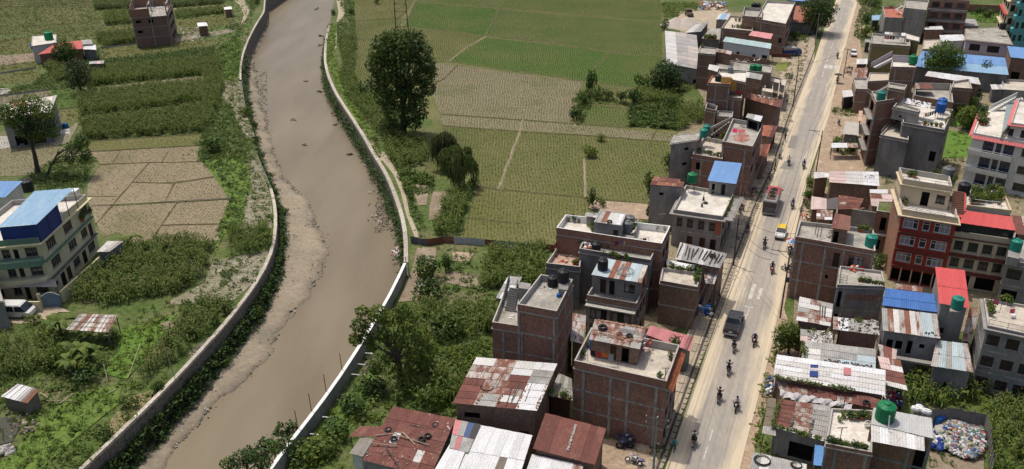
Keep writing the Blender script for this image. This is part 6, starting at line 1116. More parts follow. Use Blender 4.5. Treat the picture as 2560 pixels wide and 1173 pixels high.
C17, PC17, _ = house('cream apartment block with red window hoods at the top right', q('J',1330,-330,1560,-330,1640,-190,1420,-190), 17.0, .5, 5, cream, lm=cream, L=[w_ for s_ in range(5) for w_ in row('w',s_,((.1,.3),(.4,.6),(.7,.9)))], F=[w_ for s_ in range(5) for w_ in row('w',s_,((.1,.4),(.6,.9)))]); C17b, PC17b, _ = house('bright aqua apartment block cut by the right edge', q('J',1560,-260,1900,-260,1900,-120,1540,-120), 16.5, .5, 5, aqua, lm=aqua, L=[w_ for s_ in range(5) for w_ in row('w',s_,((.15,.4),(.6,.85)))], F=[w_ for s_ in range(5) for w_ in row('w',s_,((.06,.2),(.3,.45),(.55,.7)))])
for s_ in range(1,5): band(C17, PC17[0], PC17[3], 16.5/5*s_+.0, 16.5/5*s_+.25, .7, red_r if s_ in (3,) else cream, 'ledge'); band(C17b, PC17b[0], PC17b[3], 16/5*s_-.1, 16/5*s_+.9, .6, aqua, 'balcony')
band(thing('yard_wall', 'long tan brick boundary wall behind the far green yard', 'wall', at(q('J',960,100)[0])), at(q('J',690,60)[0],2.5), at(q('J',1230,80)[0],2.5), 0, 2.5, .2, brick_o, 'wall')
# -- white house with rose eaves
zw = 9.2
C18, PC18, zc18 = house('white four-level house with rose tiled eaves and long balconies', q('T',330,185,760,60,1090,600,232,442), zw, .35, 3, plaster_w, F=[w_ for s_ in (0,1,2) for w_ in row('g',s_,((.16,.30),(.33,.40),(.43,.56)),.3,2.2)+row('w',s_,((.66,.82),),.8,2.0)], L=row('w',1,((.6,.85),))+row('w',2,((.6,.85),)), roofm=roofw, beams=False, slab=.1, capm=white, frame=iron)
n18 = (PC18[2]-PC18[3]).normalized()
for A_, B_ in ((PC18[3],PC18[2]),(PC18[0],PC18[3])):
    d = (B_-A_).normalized(); nn = Vc((d.y,-d.x,0)); K = int((B_-A_).length/.45)
    for k in range(K): c = lerp(A_,B_,(k+.5)/K); s = d*.21; MB().face([c-s+nn*.62+Vc((0,0,zc18-.42)), c+s+nn*.62+Vc((0,0,zc18-.42)), c+s+Vc((0,0,zc18+.05)), c-s+Vc((0,0,zc18+.05))]).face([c-s+nn*.62+Vc((0,0,zc18-.47)), c-s+Vc((0,0,zc18)), c+s+Vc((0,0,zc18)), c+s+nn*.62+Vc((0,0,zc18-.47))]).build('eave_tile', pink, C18)
for s_ in (0,1,2):
    zz = zc18/3*s_; band(C18, PC18[3], PC18[2], zz-.15+.0*s_ if s_ else .0, zz+.05 if s_ else .15, 1.1, plaster_w, 'balcony_slab', 0, .57)
    A2, B2 = PC18[3], lerp(PC18[3],PC18[2],.57); d = (B2-A2).normalized(); nn = Vc((d.y,-d.x,0))*1.05; band(C18, A2+nn, B2+nn, zz+.06, zz+.75, .1, plaster_w, 'balcony_wall'); railing(C18, [A2+nn+Vc((0,0,zz+.75)), B2+nn+Vc((0,0,zz+.75))], .25, 1, white)
house('', q('T',725,78,1090,110,1090,390,642,332), zw+2.6, .35, 1, plaster_w, z0=zc18, T=C18, F=[('w',0,.0,.12,.6,2.0),('w',0,.3,.5,.6,2.0)], roofm=roofw, beams=False, slab=.5, slabm=pink)
stairs(C18, at(q('T',430,215)[0],zc18), at(q('T',700,60)[0],zc18+2.4), Vc((.2,1.0,0)), 12, plaster_w); a0, a1 = at(q('T',420,190)[0],zc18), at(q('T',705,50)[0],zc18+2.4); mb = MB(); k_ = Vc((0,.12,0)); mb.hexa([a0,a1,a1+k_,a0+k_],[p+Vc((0,0,.8)) for p in (a0,a1,a1+k_,a0+k_)]); mb.build('stair_wall', plaster_w, C18)
pots([at(q('T',ru(290,370),ru(220,380))[0],zc18) for _ in range(14)], 'along the rose eave of the white house', 2.2); railing(C18, [Vc((PC18[3].x+.1,PC18[3].y+.1,zw)), lerp(PC18[3],PC18[2],.75)+Vc((0,.1,zw))], .5, 2, white)
MB().prism(ats(q('T',600,100,690,90,640,330,545,440),zc18+1.3), zc18, zc18+1.25).build('glass_lean_to', M('glass_grey',(.28,.33,.32),(.24,.29,.28),scale=.5,rough=.2,spec=.5), C18)
# -- unfinished brick rooms behind
C19, PC19, _ = house('unfinished brick block with two pale roof rooms', q('L',575,185,800,150,842,287,562,268), 6.2, .5, 2, brick_b, roofm=roofc); house('roofless brick rooms with scrap-laden lintels', q('L',45,205,545,215,578,482,35,382), 5.0, 1.5, 1, brick_b, roofm=roofg, beams=False); Q19 = Q3(q('L',42,215,262,225,305,295,45,290), 5.1); sheets(C19, Q19, 4, mixm(rust,tin_h,brick_b), 1)
C19b, Q19b = shed('thin bright white sheet roof behind the unfinished brick block', q('L',225,45,925,138,962,236,835,235)[0:2]+q('L',962,236,180,110), [6.4,5.4,5.2,6.2], brick_b, 9, mixm(tin_w,tin_b), 1); shed('small grey tin hut in the scrap yard', q('L',1092,230,1262,236,1305,302,1115,302), 3.0, plaster_d, 4, mixm(tin_b,tin_g), 1)
house('pale terrace strip with creepers at the right edge', q('L',1250,150,1760,180,1760,330,1290,300), 3.0, .5, 1, plaster, roofm=roofc, beams=False)
# -- roadside stalls on the far right side of the road
shed('white tin roof of the dark roadside kiosk', q('K',275,280,422,272,442,365,285,386), 2.9, iron, 4, mixm(tin_w,tin_b), 1); shed('white roofed kiosk with black front near the parked car', q('I',492,890,658,885,652,966,490,966), 3.2, iron, 4, mixm(tin_w,tin_b), 1); shed('flat cement slab stall in the roadside dust', q('K',318,745,528,760,518,958,290,932), 2.7, plaster, 2, mixm(M('slab_plain',(.44,.41,.36),(.37,.34,.3),scale=.6)), 1, wave=1.2)
house('brick corner house with low planted parapet by the kiosk', q('K',440,88,656,92,650,258,482,252), 5.3, .4, 2, brick_b, roofm=roofg, L=row('s',0,((.1,.5),(.55,.9)))); shed('brown tin roof in front of the corner house', q('K',470,-60,660,-60,640,95,450,85), 4.3, brick_b, 4, mixm(tin_h,rust_o), 1)
shed('half fallen white sheet lean-to in the roadside shrubs', q('K',110,1068,500,1070,520,1140,110,1142), 2.3, wood_g, 5, lambda i, r_: (tin_w if i < 3 else tin_h), 1, walls=False); shed('blue sheet roof stall in the far roadside shrubs', q('I',720,235,858,225,825,305,720,308), 3.0, iron, 3, mixm(blue_l), 1); shed('grey lean-to beside the far trees', q('I',615,595,700,597,700,640,615,638), 2.8, iron, 2, mixm(tin_g), 1); shed('pale orange sheet lean-to beside the tall narrow house', q('K',525,585,582,590,570,740,515,740), 2.8, brick_b, 2, mixm(M('sheet_peach',(.55,.36,.27),(.48,.32,.24),scale=.6)), 2)
# ================================================================ LEFT BANK
zy = 9.0
br, tr = at(q('R',325,532)[0],zy), at(q('R',742,158)[0],zy); bl = br+(at(q('R',0,560)[0],zy)-br)*2.2; tl = tr+(bl-br)
D1, PD1, zd1 = house('pale yellow three-storey school-like building with green bands and blue shed roof', [tl,tr,br,bl], zy, .75, 3, yellow, F=[w_ for s_ in (0,1,2) for w_ in row('w',s_,((.12,.22),(.30,.40),(.52,.62),(.80,.95)))+row('d',s_,((.66,.72),))], R=row('w',2,((.1,.26),(.44,.6),(.82,.95)))+row('w',1,((.1,.26),(.45,.6),(.72,.84)))+row('d',1,((.88,.95),))+row('w',0,((.45,.58),(.78,.92)))+row('d',0,((.18,.26),(.3,.38),(.64,.72)))+row('w',0,((.03,.12),),1.2,1.8), roofm=roofw, beams=False, slab=.5, slabm=yellow, pm=yellow, frame=wood_g)
for s_ in (1,2): band(D1, PD1[3], PD1[2], zd1/3*s_-.12, zd1/3*s_+.75, 1.2, mint if s_ == 2 else yellow, 'balcony_wall', .0, 1.0); band(D1, PD1[2], PD1[1], zd1/3*s_-.1, zd1/3*s_+.1, .3, mint if s_ == 2 else conc_d, 'ledge')
band(D1, PD1[3], PD1[2], zd1-.3, zd1+.75, .06, mint, 'green_band')
Qy = Q3(q('R',298,132,640,106,318,418,-20,445), [zd1+3.0,zd1+3.0,zd1+2.6,zd1+2.6]); D1b = thing('rooftop_shed', 'broad pale blue sheet roof with deep blue sides on the yellow building', 'shed', Qy[2]*1.0); D1b.location.z = zd1; sheets(D1b, Qy, 12, mixm(blue_l), 1, wave=.4)
Iy = inset(Qy,.1); 
for A_, B_ in ((Iy[3],Iy[2]),(Iy[2],lerp(Iy[2],Iy[1],.55))):
    K = 8
    for k in range(K): a, b2 = lerp(A_,B_,k/K), lerp(A_,B_,(k+1)/K); MB().face([(a.x,a.y,zd1+.02),(b2.x,b2.y,zd1+.02),(b2.x,b2.y,b2.z-.05),(a.x,a.y,a.z-.05)]).build('side_sheet', blue_d, D1b)
for k in range(5): p = lerp(Iy[1],Iy[2],k/4); MB().tube([Vc((p.x,p.y,zd1)),p],.05,5).build('post',iron,D1b)
MB().box(at(q('R',640,190)[0],zd1),1.6,1.2,1.3).build('stair_hatch', white, D1); pole('bare flag pole on the roof corner of the yellow building', at(q('R',725,150)[0],zd1), at(q('R',725,150)[0],zd1)+Vc((0,0,1.8)), .04, steel); pole('bent pole on the side parapet of the yellow building', at(q('R',385,520)[0],zd1+.3), at(q('R',385,520)[0],zd1)+Vc((-.35,0,2.0)), .04, steel)
shed('grey corrugated porch roof along the front of the yellow building', q('R',-330,895,478,892,492,958,-330,965), [3.2,3.2,2.8,2.8], plaster, 12, mixm(M('tin_porch',(.27,.255,.235),(.21,.2,.185),scale=.5,rnd=.1)), 1, walls=False)
gw = thing('compound_wall', 'pale yellow compound wall with blue gate below the yellow building', 'wall', at(q('R',430,1090)[0])); A_ = at(q('R',510,1000)[0],1.7); band(gw, A_, at(q('R',860,690)[0],1.7), 0, 1.7, .2, yellow, 'wall'); band(gw, at(q('R',-200,1075)[0],1.6), at(q('R',340,1075)[0],1.6), 0, 1.5, .2, yellow, 'wall'); band(gw, at(q('R',355,1040)[0],1.7), at(q('R',510,1030)[0],1.7), .05, 1.9, .06, M('gate_blue',(.16,.22,.3),(.13,.18,.25),scale=1), 'gate'); band(gw, at(q('R',328,1040)[0],1.7), at(q('R',352,1040)[0],1.7), 0, 2.2, .3, yellow, 'gate_post')
mb = MB(); a, b2 = at(q('R',355,1040)[0],1.9), at(q('R',512,1030)[0],1.9); mb.tube([lerp(a,b2,k/8)+Vc((0,0,.55*math.sin(pi*k/8))) for k in range(9)],.04,5); mb.build('gate_arch', white, gw)
pots([at(q('R',x_,y_)[0],6.0) for x_,y_ in ((700,375),(720,360),(740,345),(760,335),(780,325),(715,395))], 'on the side ledge of the yellow building', 2.2)
d2b = shed('white walled building with small blue roof behind the yellow building', q('R',-160,48,196,45,45,186,-160,192), [8.6,8.6,8.2,8.2], plaster_w, 7, mixm(blue_r), 1, F=row('o',1,((.6,.8),),1.0,1.9), R=(), sh=3.0, name='house', cat='house'); tank('black', q('R',245,130)[0], 6.0, 'large black tank behind the small blue roof', 1.7, 0); house('', q('R',120,190,215,192,60,300,-100,300), 5.5, .5, 2, plaster_w, roofm=roofw, beams=False, T=d2b[0])
D2, QD2 = shed('small grey tin hut with pale folded roof at the maize edge', q('R',925,563,1066,563,945,656,832,656), [2.7,2.9,2.6,2.4], M('sheet_grey_wall',(.21,.22,.225),(.16,.17,.17),scale=.6), 4, mixm(tin_b,tin_g,tin_r), 1, over=.15)
D3, PD3, zd3 = house('grey unplastered house with white slab roof behind the forked tree', q('a',72,760,396,704,352,818,12,862), 6.4, .05, 2, plaster, F=row('o',0,((.15,.4),(.55,.8)),.2,2.0)+row('o',1,((.1,.25),(.5,.65))), R=row('o',1,((.3,.6),)), roofm=roofw, slab=.5, slabm=conc_l, beams=True)
rubble(lambda: (lambda a, r_: at(q('a',150+60*r_*math.cos(a), 765+24*r_*math.sin(a))[0], zd3+.03))(ru(0,6.28), ru(0,1)**.6), 220, 'spread of bright orange produce drying on the white slab roof', 'drying_produce', M('orange_produce',(.75,.16,.03),(.65,.13,.03),scale=4), (.06,.16))
drum(q('a',483,940)[0], 0, 'blue', 'blue plastic tub beside the grey unplastered house', 2.0, .5); rubble(lambda: at(q('a',ru(440,510),ru(950,985))[0],.02), 30, 'white sacks beside the blue tub', 'sacks', white, (.15,.4)); rubble(lambda: at(q('a',ru(90,190),ru(1030,1075))[0],ru(0,.4)), 60, 'heap of blue-grey scrap at the foot of the grey house', 'scrap', [M('scrap_blue',(.2,.3,.36),(.15,.22,.28),scale=2),steel,white], (.1,.3))
D4, QD4 = shed('brick cottage with coral red sheet roof', q('a',400,322,600,296,606,358,272,402), [4.4,4.4,3.4,3.4], brick_o, 9, mixm(M('roof_coral',(.50,.13,.11),(.44,.115,.10),scale=.5,rnd=.04)), 1, wave=.35); D4b, _, zd4 = house('white flat-roofed block with green tank behind the coral cottage', q('a',235,266,412,250,412,312,232,338), 4.8, .1, 1, plaster_w, roofm=roofw, beams=False); tank('green', q('a',362,292)[0], zd4, 'green tank on the white block behind the coral roof', 2.0); tank('blue', q('a',255,362)[0], 2.4, 'dark blue tank at the corner of the coral cottage', 1.6, 0)
shed('white awning at the right end of the coral cottage', q('a',606,328,702,330,706,366,604,362), 3.0, plaster, 3, mixm(tin_w), 1); shed('grey lean-to behind the white awning', q('a',590,295,672,290,682,325,606,328), 3.4, plaster_d, 3, mixm(tin_g), 1)
# construction frame
zk = 8.4
D5, PD5, zd5 = house('unfinished brick and concrete building with open top floor', q('a',985,55,1262,38,1228,112,962,134), zk, .0, 3, brick_o, fm=M('brick_pinkish',(.24,.145,.11),(.19,.115,.09),scale=.5,st=(1,1,.5)), rm=brick_b, cols=(.02,.52,.97), rcols=(.5,.97), F=[('o',2,.1,.24,1.2,1.9),('o',1,.1,.24,1.2,1.9),('o',2,.45,.58,1.0,2.0)], R=row('o',0,((.2,.8),))+row('o',1,((.2,.8),))+row('o',2,((.2,.8),)), roofm=roofg, slab=.25, slabm=conc_l)
P5_ = PD5
for k, (A_, B_, h_) in enumerate(((P5_[0],P5_[3],2.6),(P5_[0],P5_[1],2.2),(P5_[3],lerp(P5_[3],P5_[2],.5),2.3),(P5_[1],P5_[2],.8))): band(D5, A_, B_, zk, zk+h_, .15, brick_o, 'wall')
for k in range(9): u_, v_ = (k % 3)/2*.96+.02, (k//3)/2*.96+.02; p = lerp(lerp(P5_[0],P5_[1],u_),lerp(P5_[3],P5_[2],u_),v_); MB().box((p.x,p.y,zk),.3,.3,3.4).build('column', conc_l, D5)
for A_, B_ in ((P5_[0],P5_[1]),(P5_[1],P5_[2]),(lerp(P5_[0],P5_[1],.5),lerp(P5_[3],P5_[2],.5))): band(D5, A_, B_, zk+2.7, zk+3.0, .25, conc_l, 'beam')
rubble(lambda: lerp(lerp(P5_[0],P5_[1],ru(.5,.9)),lerp(P5_[3],P5_[2],ru(.5,.9)),ru(.1,.6))+Vc((0,0,zk+.02)), 60, 'pale planks and poles on the open top floor', 'planks', [bamboo,conc_l,white], (.1,.5))
rubble(lambda: at(q('a',ru(1270,1480),ru(200,300))[0],ru(0,.15)), 200, 'bricks, poles and white sheets strewn beside the unfinished building', 'building_materials', [brick_o,white,bamboo,conc_l], (.1,.4))
shed('rough brick hut with white tarpaulin cover on the building site', q('a',1445,168,1515,165,1525,190,1450,195), 3.0, brick_b, 3, mixm(white,tin_w), 1); shed('tiny hut with white tarpaulin top near the bend of the path', q('a',1640,55,1695,48,1702,68,1645,72), 2.6, brick_b, 2, mixm(white), 1); shed('low grey hut in the crops near the round trees', q('a',655,452,765,444,760,468,650,470), 2.6, wood_g, 4, mixm(tin_pk,tin_g), 1)
D6, QD6 = shed('rusty tin lean-to with bamboo battens beside the banana plants', q('c',590,38,862,45,792,172,482,150), [2.6,2.6,2.2,2.2], wood_g, 6, [tin_g,rust_o,tin_b,tin_h,tin_b,tin_h], 2, walls=False)
for k in range(6): pole('bamboo batten on the rusty lean-to', onroof(QD6,.05+.18*k,.02,.1), onroof(QD6,.05+.18*k,.98,.1), .035, bamboo, 'batten', 'batten', 'battens on the rusty lean-to')
for k in range(3): pole('long cross batten on the rusty lean-to', onroof(QD6,0,.2+.3*k,.14), onroof(QD6,1,.2+.3*k,.14), .035, bamboo, 'batten', 'batten', 'cross battens on the rusty lean-to')
D7, QD7 = shed('white and rust tin hut of rags and boards by the pond', q('c',130,548,292,590,200,692,5,640), [2.2,2.2,1.8,1.8], wood_g, 5, [tin_w,tin_w,tin_w,tin_g,rust_o], 1, over=.2)
for k in range(4): pole('pole laid over the white and rust tin hut', onroof(QD7,.1+.22*k,.0,.1), onroof(QD7,.12+.22*k,1.05,.1), .03, bamboo, group='poles on the tin hut by the pond')
for a, b2, lb in (((295,612),(420,695),'long pole slanting off the tin hut'),((340,672),(575,672),'pale plank lying flat on the weeds'),((440,690),(540,618),'pale plank crossing the flat one on the weeds'),((775,625),(880,578),'short pale stick lying in the weeds'),((760,405),(790,530),'leaning stake in the weeds'),((1028,255),(935,508),'long thin pole leaning in the bright grass')):
    zz = 1.6 if 'leaning' in lb else .3; pole(lb, at(q('c',*a)[0],zz), at(q('c',*b2)[0],.1), .06, bamboo)
house('corner of a plain grey concrete building at the left edge', q('c',-300,-260,-40,-260,20,-60,-300,-40), 4.0, .1, 1, plaster, roofm=roofg, beams=False)
# ================================================================ VEGETATION
def inpoly(pts, poly):
    x, y = pts[:,0], pts[:,1]; n = len(poly); ins = np.zeros(len(pts), bool); j = n-1
    for i in range(n):
        xi, yi, xj, yj = poly[i].x, poly[i].y, poly[j].x, poly[j].y
        c = ((yi > y) != (yj > y)) & (x < (xj-xi)*(y-yi)/(yj-yi+1e-12)+xi); ins ^= c; j = i
    return ins
def scatter(px, dens, z=0.0, maxn=9000):
    P = ats(px, z) if not isinstance(px[0], Vector) else px
    xs = [p.x for p in P]; ys_ = [p.y for p in P]; A_ = (max(xs)-min(xs))*(max(ys_)-min(ys_)); n = int(min(A_*dens, 400000))
    g = np.stack([RNG.uniform(min(xs),max(xs),n), RNG.uniform(min(ys_),max(ys_),n)], 1); g = g[inpoly(g, P)]
    return g[:maxn]
def plant_it(name, label, pts, templates, mats, zscale=(.8,1.2), s=(.8,1.2), z=0.0, kind='stuff', zf=None, **kw):
    VV = []; FF = []; MI = []; off = 0
    sel = RNG.integers(0, len(templates), len(pts))
    for t, (V, F, mi) in enumerate(templates):
        p = pts[sel == t]; n = len(p)
        if not n: continue
        a = RNG.uniform(0, 2*pi, n); ca, sa = np.cos(a)[:,None], np.sin(a)[:,None]; sc = RNG.uniform(*s, n)[:,None]; zc = RNG.uniform(*zscale, n)[:,None]
        X = (V[None,:,0]*ca-V[None,:,1]*sa)*sc+p[:,0:1]; Y = (V[None,:,0]*sa+V[None,:,1]*ca)*sc+p[:,1:2]; zz = p[:,2:3] if p.shape[1] > 2 else z
        Z = V[None,:,2]*zc+zz
        VV.append(np.stack([X,Y,Z],2).reshape(-1,3)); FF.append((F[None]+(np.arange(n)*len(V))[:,None,None]).reshape(-1,4)+off); MI.append(np.tile(mi, n)); off += n*len(V)
    if not VV: return
    return fast(name, np.concatenate(VV), np.concatenate(FF), mats, mi=np.concatenate(MI), kind=kind, label=label, **kw)
def ribbon_leaf(V, F, base, ang, ln, rise, droop, wd, tw=0):
    d = np.array([math.cos(ang), math.sin(ang), 0]); s = np.array([-d[1], d[0], 0]); i0 = len(V); b = np.array(base)
    prof = [(0,0,.5),(.35,rise*.75,1.0),(.7,rise,.8),(1.0,rise-droop,.12)]
    for t, h_, w_ in prof:
        c = b+d*(ln*t)+np.array([0,0,h_]); o = s*wd*w_/2; o = o+np.array([0,0,tw*w_*wd*.5]); V += [c-o, c+o]
    for k in range(3): F.append((i0+2*k, i0+2*k+1, i0+2*k+3, i0+2*k+2))
def maize_t(seed, h=2.0):
    g = random.Random(seed); V = []; F = []; mi = []
    for k in range(9):
        ribbon_leaf(V, F, (0,0,h*(.18+.075*k)), k*2.4+g.uniform(-.5,.5), g.uniform(.6,.95), g.uniform(.18,.4), g.uniform(.25,.6), .13, g.uniform(-1,1)); mi += [g.choice((0,0,1))]*3
    for k in range(2):
        i0 = len(V); a = k*pi/2; V += [np.array([-.025*math.cos(a),-.025*math.sin(a),0]), np.array([.025*math.cos(a),.025*math.sin(a),0]), np.array([.02*math.cos(a),.02*math.sin(a),h*.9]), np.array([-.02*math.cos(a),-.02*math.sin(a),h*.9])]; F.append((i0,i0+1,i0+2,i0+3)); mi.append(0)
    for k in range(3):
        ribbon_leaf(V, F, (0,0,h*.88), k*2.1+g.uniform(-.3,.3), .16, .28, .05, .05); mi += [2]*3
    return np.array(V), np.array(F), np.array(mi)
tassel = M('maize_tassel', (.27,.23,.10), (.2,.18,.075), scale=2); MAIZE = [maize_t(k) for k in range(5)]
drym = M('leaf_drying', (.145,.165,.045), (.11,.145,.034), scale=1.2, fine=.2, trans=.15)
def weed_t(seed, n=11, r=.34, h=.38, sz=.13):
    g = np.random.default_rng(seed); V = []; F = []; mi = []
    for k in range(n):
        c = np.array([g.normal()*r*.55, g.normal()*r*.55, g.uniform(.05,h)]); nn = np.array([g.normal()*.6,g.normal()*.6,1]); nn /= np.linalg.norm(nn); t = np.cross(nn, g.normal(size=3)); t /= np.linalg.norm(t); b2 = np.cross(nn,t); s = sz*g.uniform(.6,1.4); i0 = len(V)
        V += [c-t*s-b2*s*.3, c+b2*s*.7, c+t*s-b2*s*.3, c-b2*s*.6]; F.append((i0,i0+1,i0+2,i0+3)); mi.append(g.choice((0,0,1,2)))
    return np.array(V), np.array(F), np.array(mi)
WEED = [weed_t(k) for k in range(6)]; BEAN = [weed_t(k+20, 20, .38, .75, .16) for k in range(4)]
def grass_t(seed, n=7, h=.38, w_=.05, sp=.14):
    g = random.Random(seed); V = []; F = []; mi = []
    for k in range(n):
        a = g.uniform(0,6.28); b = np.array([g.gauss(0,sp*.5), g.gauss(0,sp*.5), 0]); d = np.array([math.cos(a),math.sin(a),0]); s = np.array([-d[1],d[0],0])*w_; i0 = len(V); hh = h*g.uniform(.6,1.2); t = b+d*hh*.45+np.array([0,0,hh])
        V += [b-s, b+s, t+s*.15, t-s*.15]; F.append((i0,i0+1,i0+2,i0+3)); mi.append(0)
    return np.array(V), np.array(F), np.array(mi)
RICE = [grass_t(k, 5, .26, .03) for k in range(5)]; GRASS = [grass_t(k+9, 9, .45, .04, .3) for k in range(5)]
def maize(label, px, dens=2.2, dry=False, h=1.0, maxn=2600):
    plant_it('maize_crop', label, scatter(px, dens, maxn=maxn), MAIZE, [leafm, drym if dry else leafl, tassel], (.8*h,1.2*h), (.85,1.2))
def weeds(label, px, dens=2.6, mats=None, t=None, name='weeds', s=(.7,1.5), maxn=5000): plant_it(name, label, scatter(px, dens, maxn=maxn), t or WEED, mats or [leafm, leafl, leafd], (.6,1.8), s)
# rice seedlings, in each flooded field
RM = {id(R_viv):M('seedling_vivid',(.075,.14,.02),(.06,.115,.018),scale=.3,trans=.2), id(R_grn):M('seedling_green',(.09,.135,.028),(.075,.115,.024),scale=.3,trans=.2), id(R_oli):M('seedling_olive',(.12,.145,.038),(.10,.12,.032),scale=.3,trans=.2), id(R_yel):M('seedling_yellow',(.14,.15,.045),(.115,.125,.038),scale=.3,trans=.2), id(R_tan):M('seedling_tan',(.15,.155,.06),(.125,.13,.05),scale=.3,trans=.2), id(R_brn):M('seedling_brown',(.2,.185,.085),(.17,.16,.07),scale=.3,trans=.2)}
for px, m_, dn in FIELDS:
    if not dn: continue
    P_ = ats(px); xs = [p.x for p in P_]; ys_ = [p.y for p in P_]
    if max(xs)-min(xs) < .5: continue
    sp = .6; gx, gy = np.meshgrid(np.arange(min(xs),max(xs),sp), np.arange(min(ys_),max(ys_),sp*.8)); g = np.stack([gx.ravel(),gy.ravel()],1)
    g[:,0] += .35*np.sin(g[:,1]*.25)+RNG.uniform(-.1,.1,len(g)); g[:,1] += RNG.uniform(-.4,.4,len(g)); g = g[inpoly(g,P_)]
    g = g[(np.abs(g[:,0]) < g[:,1]*.66+8)]
    if dn < 1: g = g[RNG.random(len(g)) < dn]
    plant_it('rice_seedlings', 'thin rows of young rice standing in the field', g, RICE, [RM[id(m_)]], (.7,1.2), (.8,1.3))
c_ = lambda *v: q('c', *v); a_ = lambda *v: q('a', *v); e_ = lambda *v: q('e', *v); d__ = lambda *v: q('d', *v); f_ = lambda *v: q('f', *v)
for lb, px, kw in (
 ('maize strip along the top edge behind the unfinished building', a_(680,-40,1010,-40,1000,62,700,77), {}), ('small maize block left of the unfinished building', a_(770,112,960,100,968,177,770,190), {}),
 ('maize strip right of the unfinished building', a_(1240,20,1640,-10,1640,32,1260,62), {}), ('second maize strip behind the gravel path', a_(1290,92,1640,60,1640,102,1290,142), {'h':.8}), ('maize and scrub at the foot of the unfinished building', a_(700,275,995,238,1003,318,745,350), {'dry':True}),
 ('wide maize band below the bean rows', a_(640,535,1500,455,1530,552,650,640), {'dens':2.6}), ('wide maize band in the middle of the left bank', a_(580,700,1500,612,1620,655,1520,752,592,862), {'dens':2.6}), ('lower maize band above the young rice strip', a_(592,905,1480,800,1478,972,622,1030), {'dens':2.6,'dry':True}),
 ('maize patch beside the coral cottage', a_(312,470,480,450,502,592,420,602), {'dry':True}), ('maize column beside the rubbish path', a_(1500,480,1600,430,1640,640,1560,900,1490,960), {}),
 ('large dry-tipped maize field beside the yellow building', b_(930,722,1350,645,1560,692,1490,930,1330,1040,740,1138,520,1090,700,880,830,855), {'dens':2.4,'dry':True,'maxn':3000}), ('maize patch by the river wall near the gravel', b_(1662,592,1985,560,1985,722,1700,782), {}),
 ('maize along the river wall on the lower left bank', c_(1480,-40,1735,-40,1560,190,1350,350,1040,520,1040,440,1170,330,1260,200), {'dry':True}), ('maize field beside the banana plants', c_(-60,262,380,172,430,330,370,480,-60,520), {'dry':True,'dens':2.4}),
 ('maize row along the far path by the rice', d__(600,300,732,270,722,520,652,520), {}), ('maize strip between river path and big tree', d__(602,532,700,522,760,650,850,690,960,720,1050,900,1090,990,1080,1062,900,1010,760,820,660,700), {'dens':2.2}),
 ('maize below the big tree', e_(962,60,930,-110,1260,-80,1255,90,1050,128), {'dens':2.0}), ('maize strip right of the garden beds', e_(1390,350,1590,262,1482,612,1285,612), {}), ('maize field beside the brick houses', e_(1700,742,2120,722,2130,960,1900,1020,1650,1010), {'dens':2.6}),
 ('maize under the crooked tree', f_(1110,0,1760,0,1740,170,1400,250,1200,220), {'dens':2.0}), ('maize below the crooked tree', f_(1040,590,1250,480,1530,470,1480,700,1300,700,1010,720), {'dens':2.2}), ('maize by the warehouse', q('g',1330,790,1525,780,1520,900,1340,960), {}), ('maize in the field corner by the shrubs', q('g',1060,660,1330,640,1330,750,1060,760), {'h':.8}),
 ('tall crops behind the recycling yard', q('n',1740,700,2100,680,2100,1240,1760,1240), {'dens':2.4}), ('maize in the garden below the rusted roofs', q('n',1120,470,1640,520,1740,640,1400,740,1130,690), {'dens':1.6})): maize(lb, px, **kw)
plant_it('bean_crop', 'neat rows of dark bean plants on the left bank', np.array([[p.x+ru(-.15,.15),p.y+ru(-.15,.15)] for k in range(34) for j in range(26) for p in [lerp(lerp(at(a_(765,445)[0]),at(a_(1560,348)[0]),k/33),lerp(at(a_(765,520)[0]),at(a_(1590,430)[0]),k/33),j/25)]]), BEAN, [leafm,leafm,leafd], (.7,1.1), (.8,1.15))
weeds('dark broad-leaved vegetable patch beside the brick tower', q('g',980,790,1340,790,1330,955,970,930), 3.5, [leafm,leafd,leafm], BEAN, 'vegetable_crop'); weeds('low vegetable rows beside the garden path', e_(1060,140,1300,200,1310,250,1140,235,1150,330,1100,300), 3, [leafm,leafl,leafm], BEAN, 'vegetable_crop')
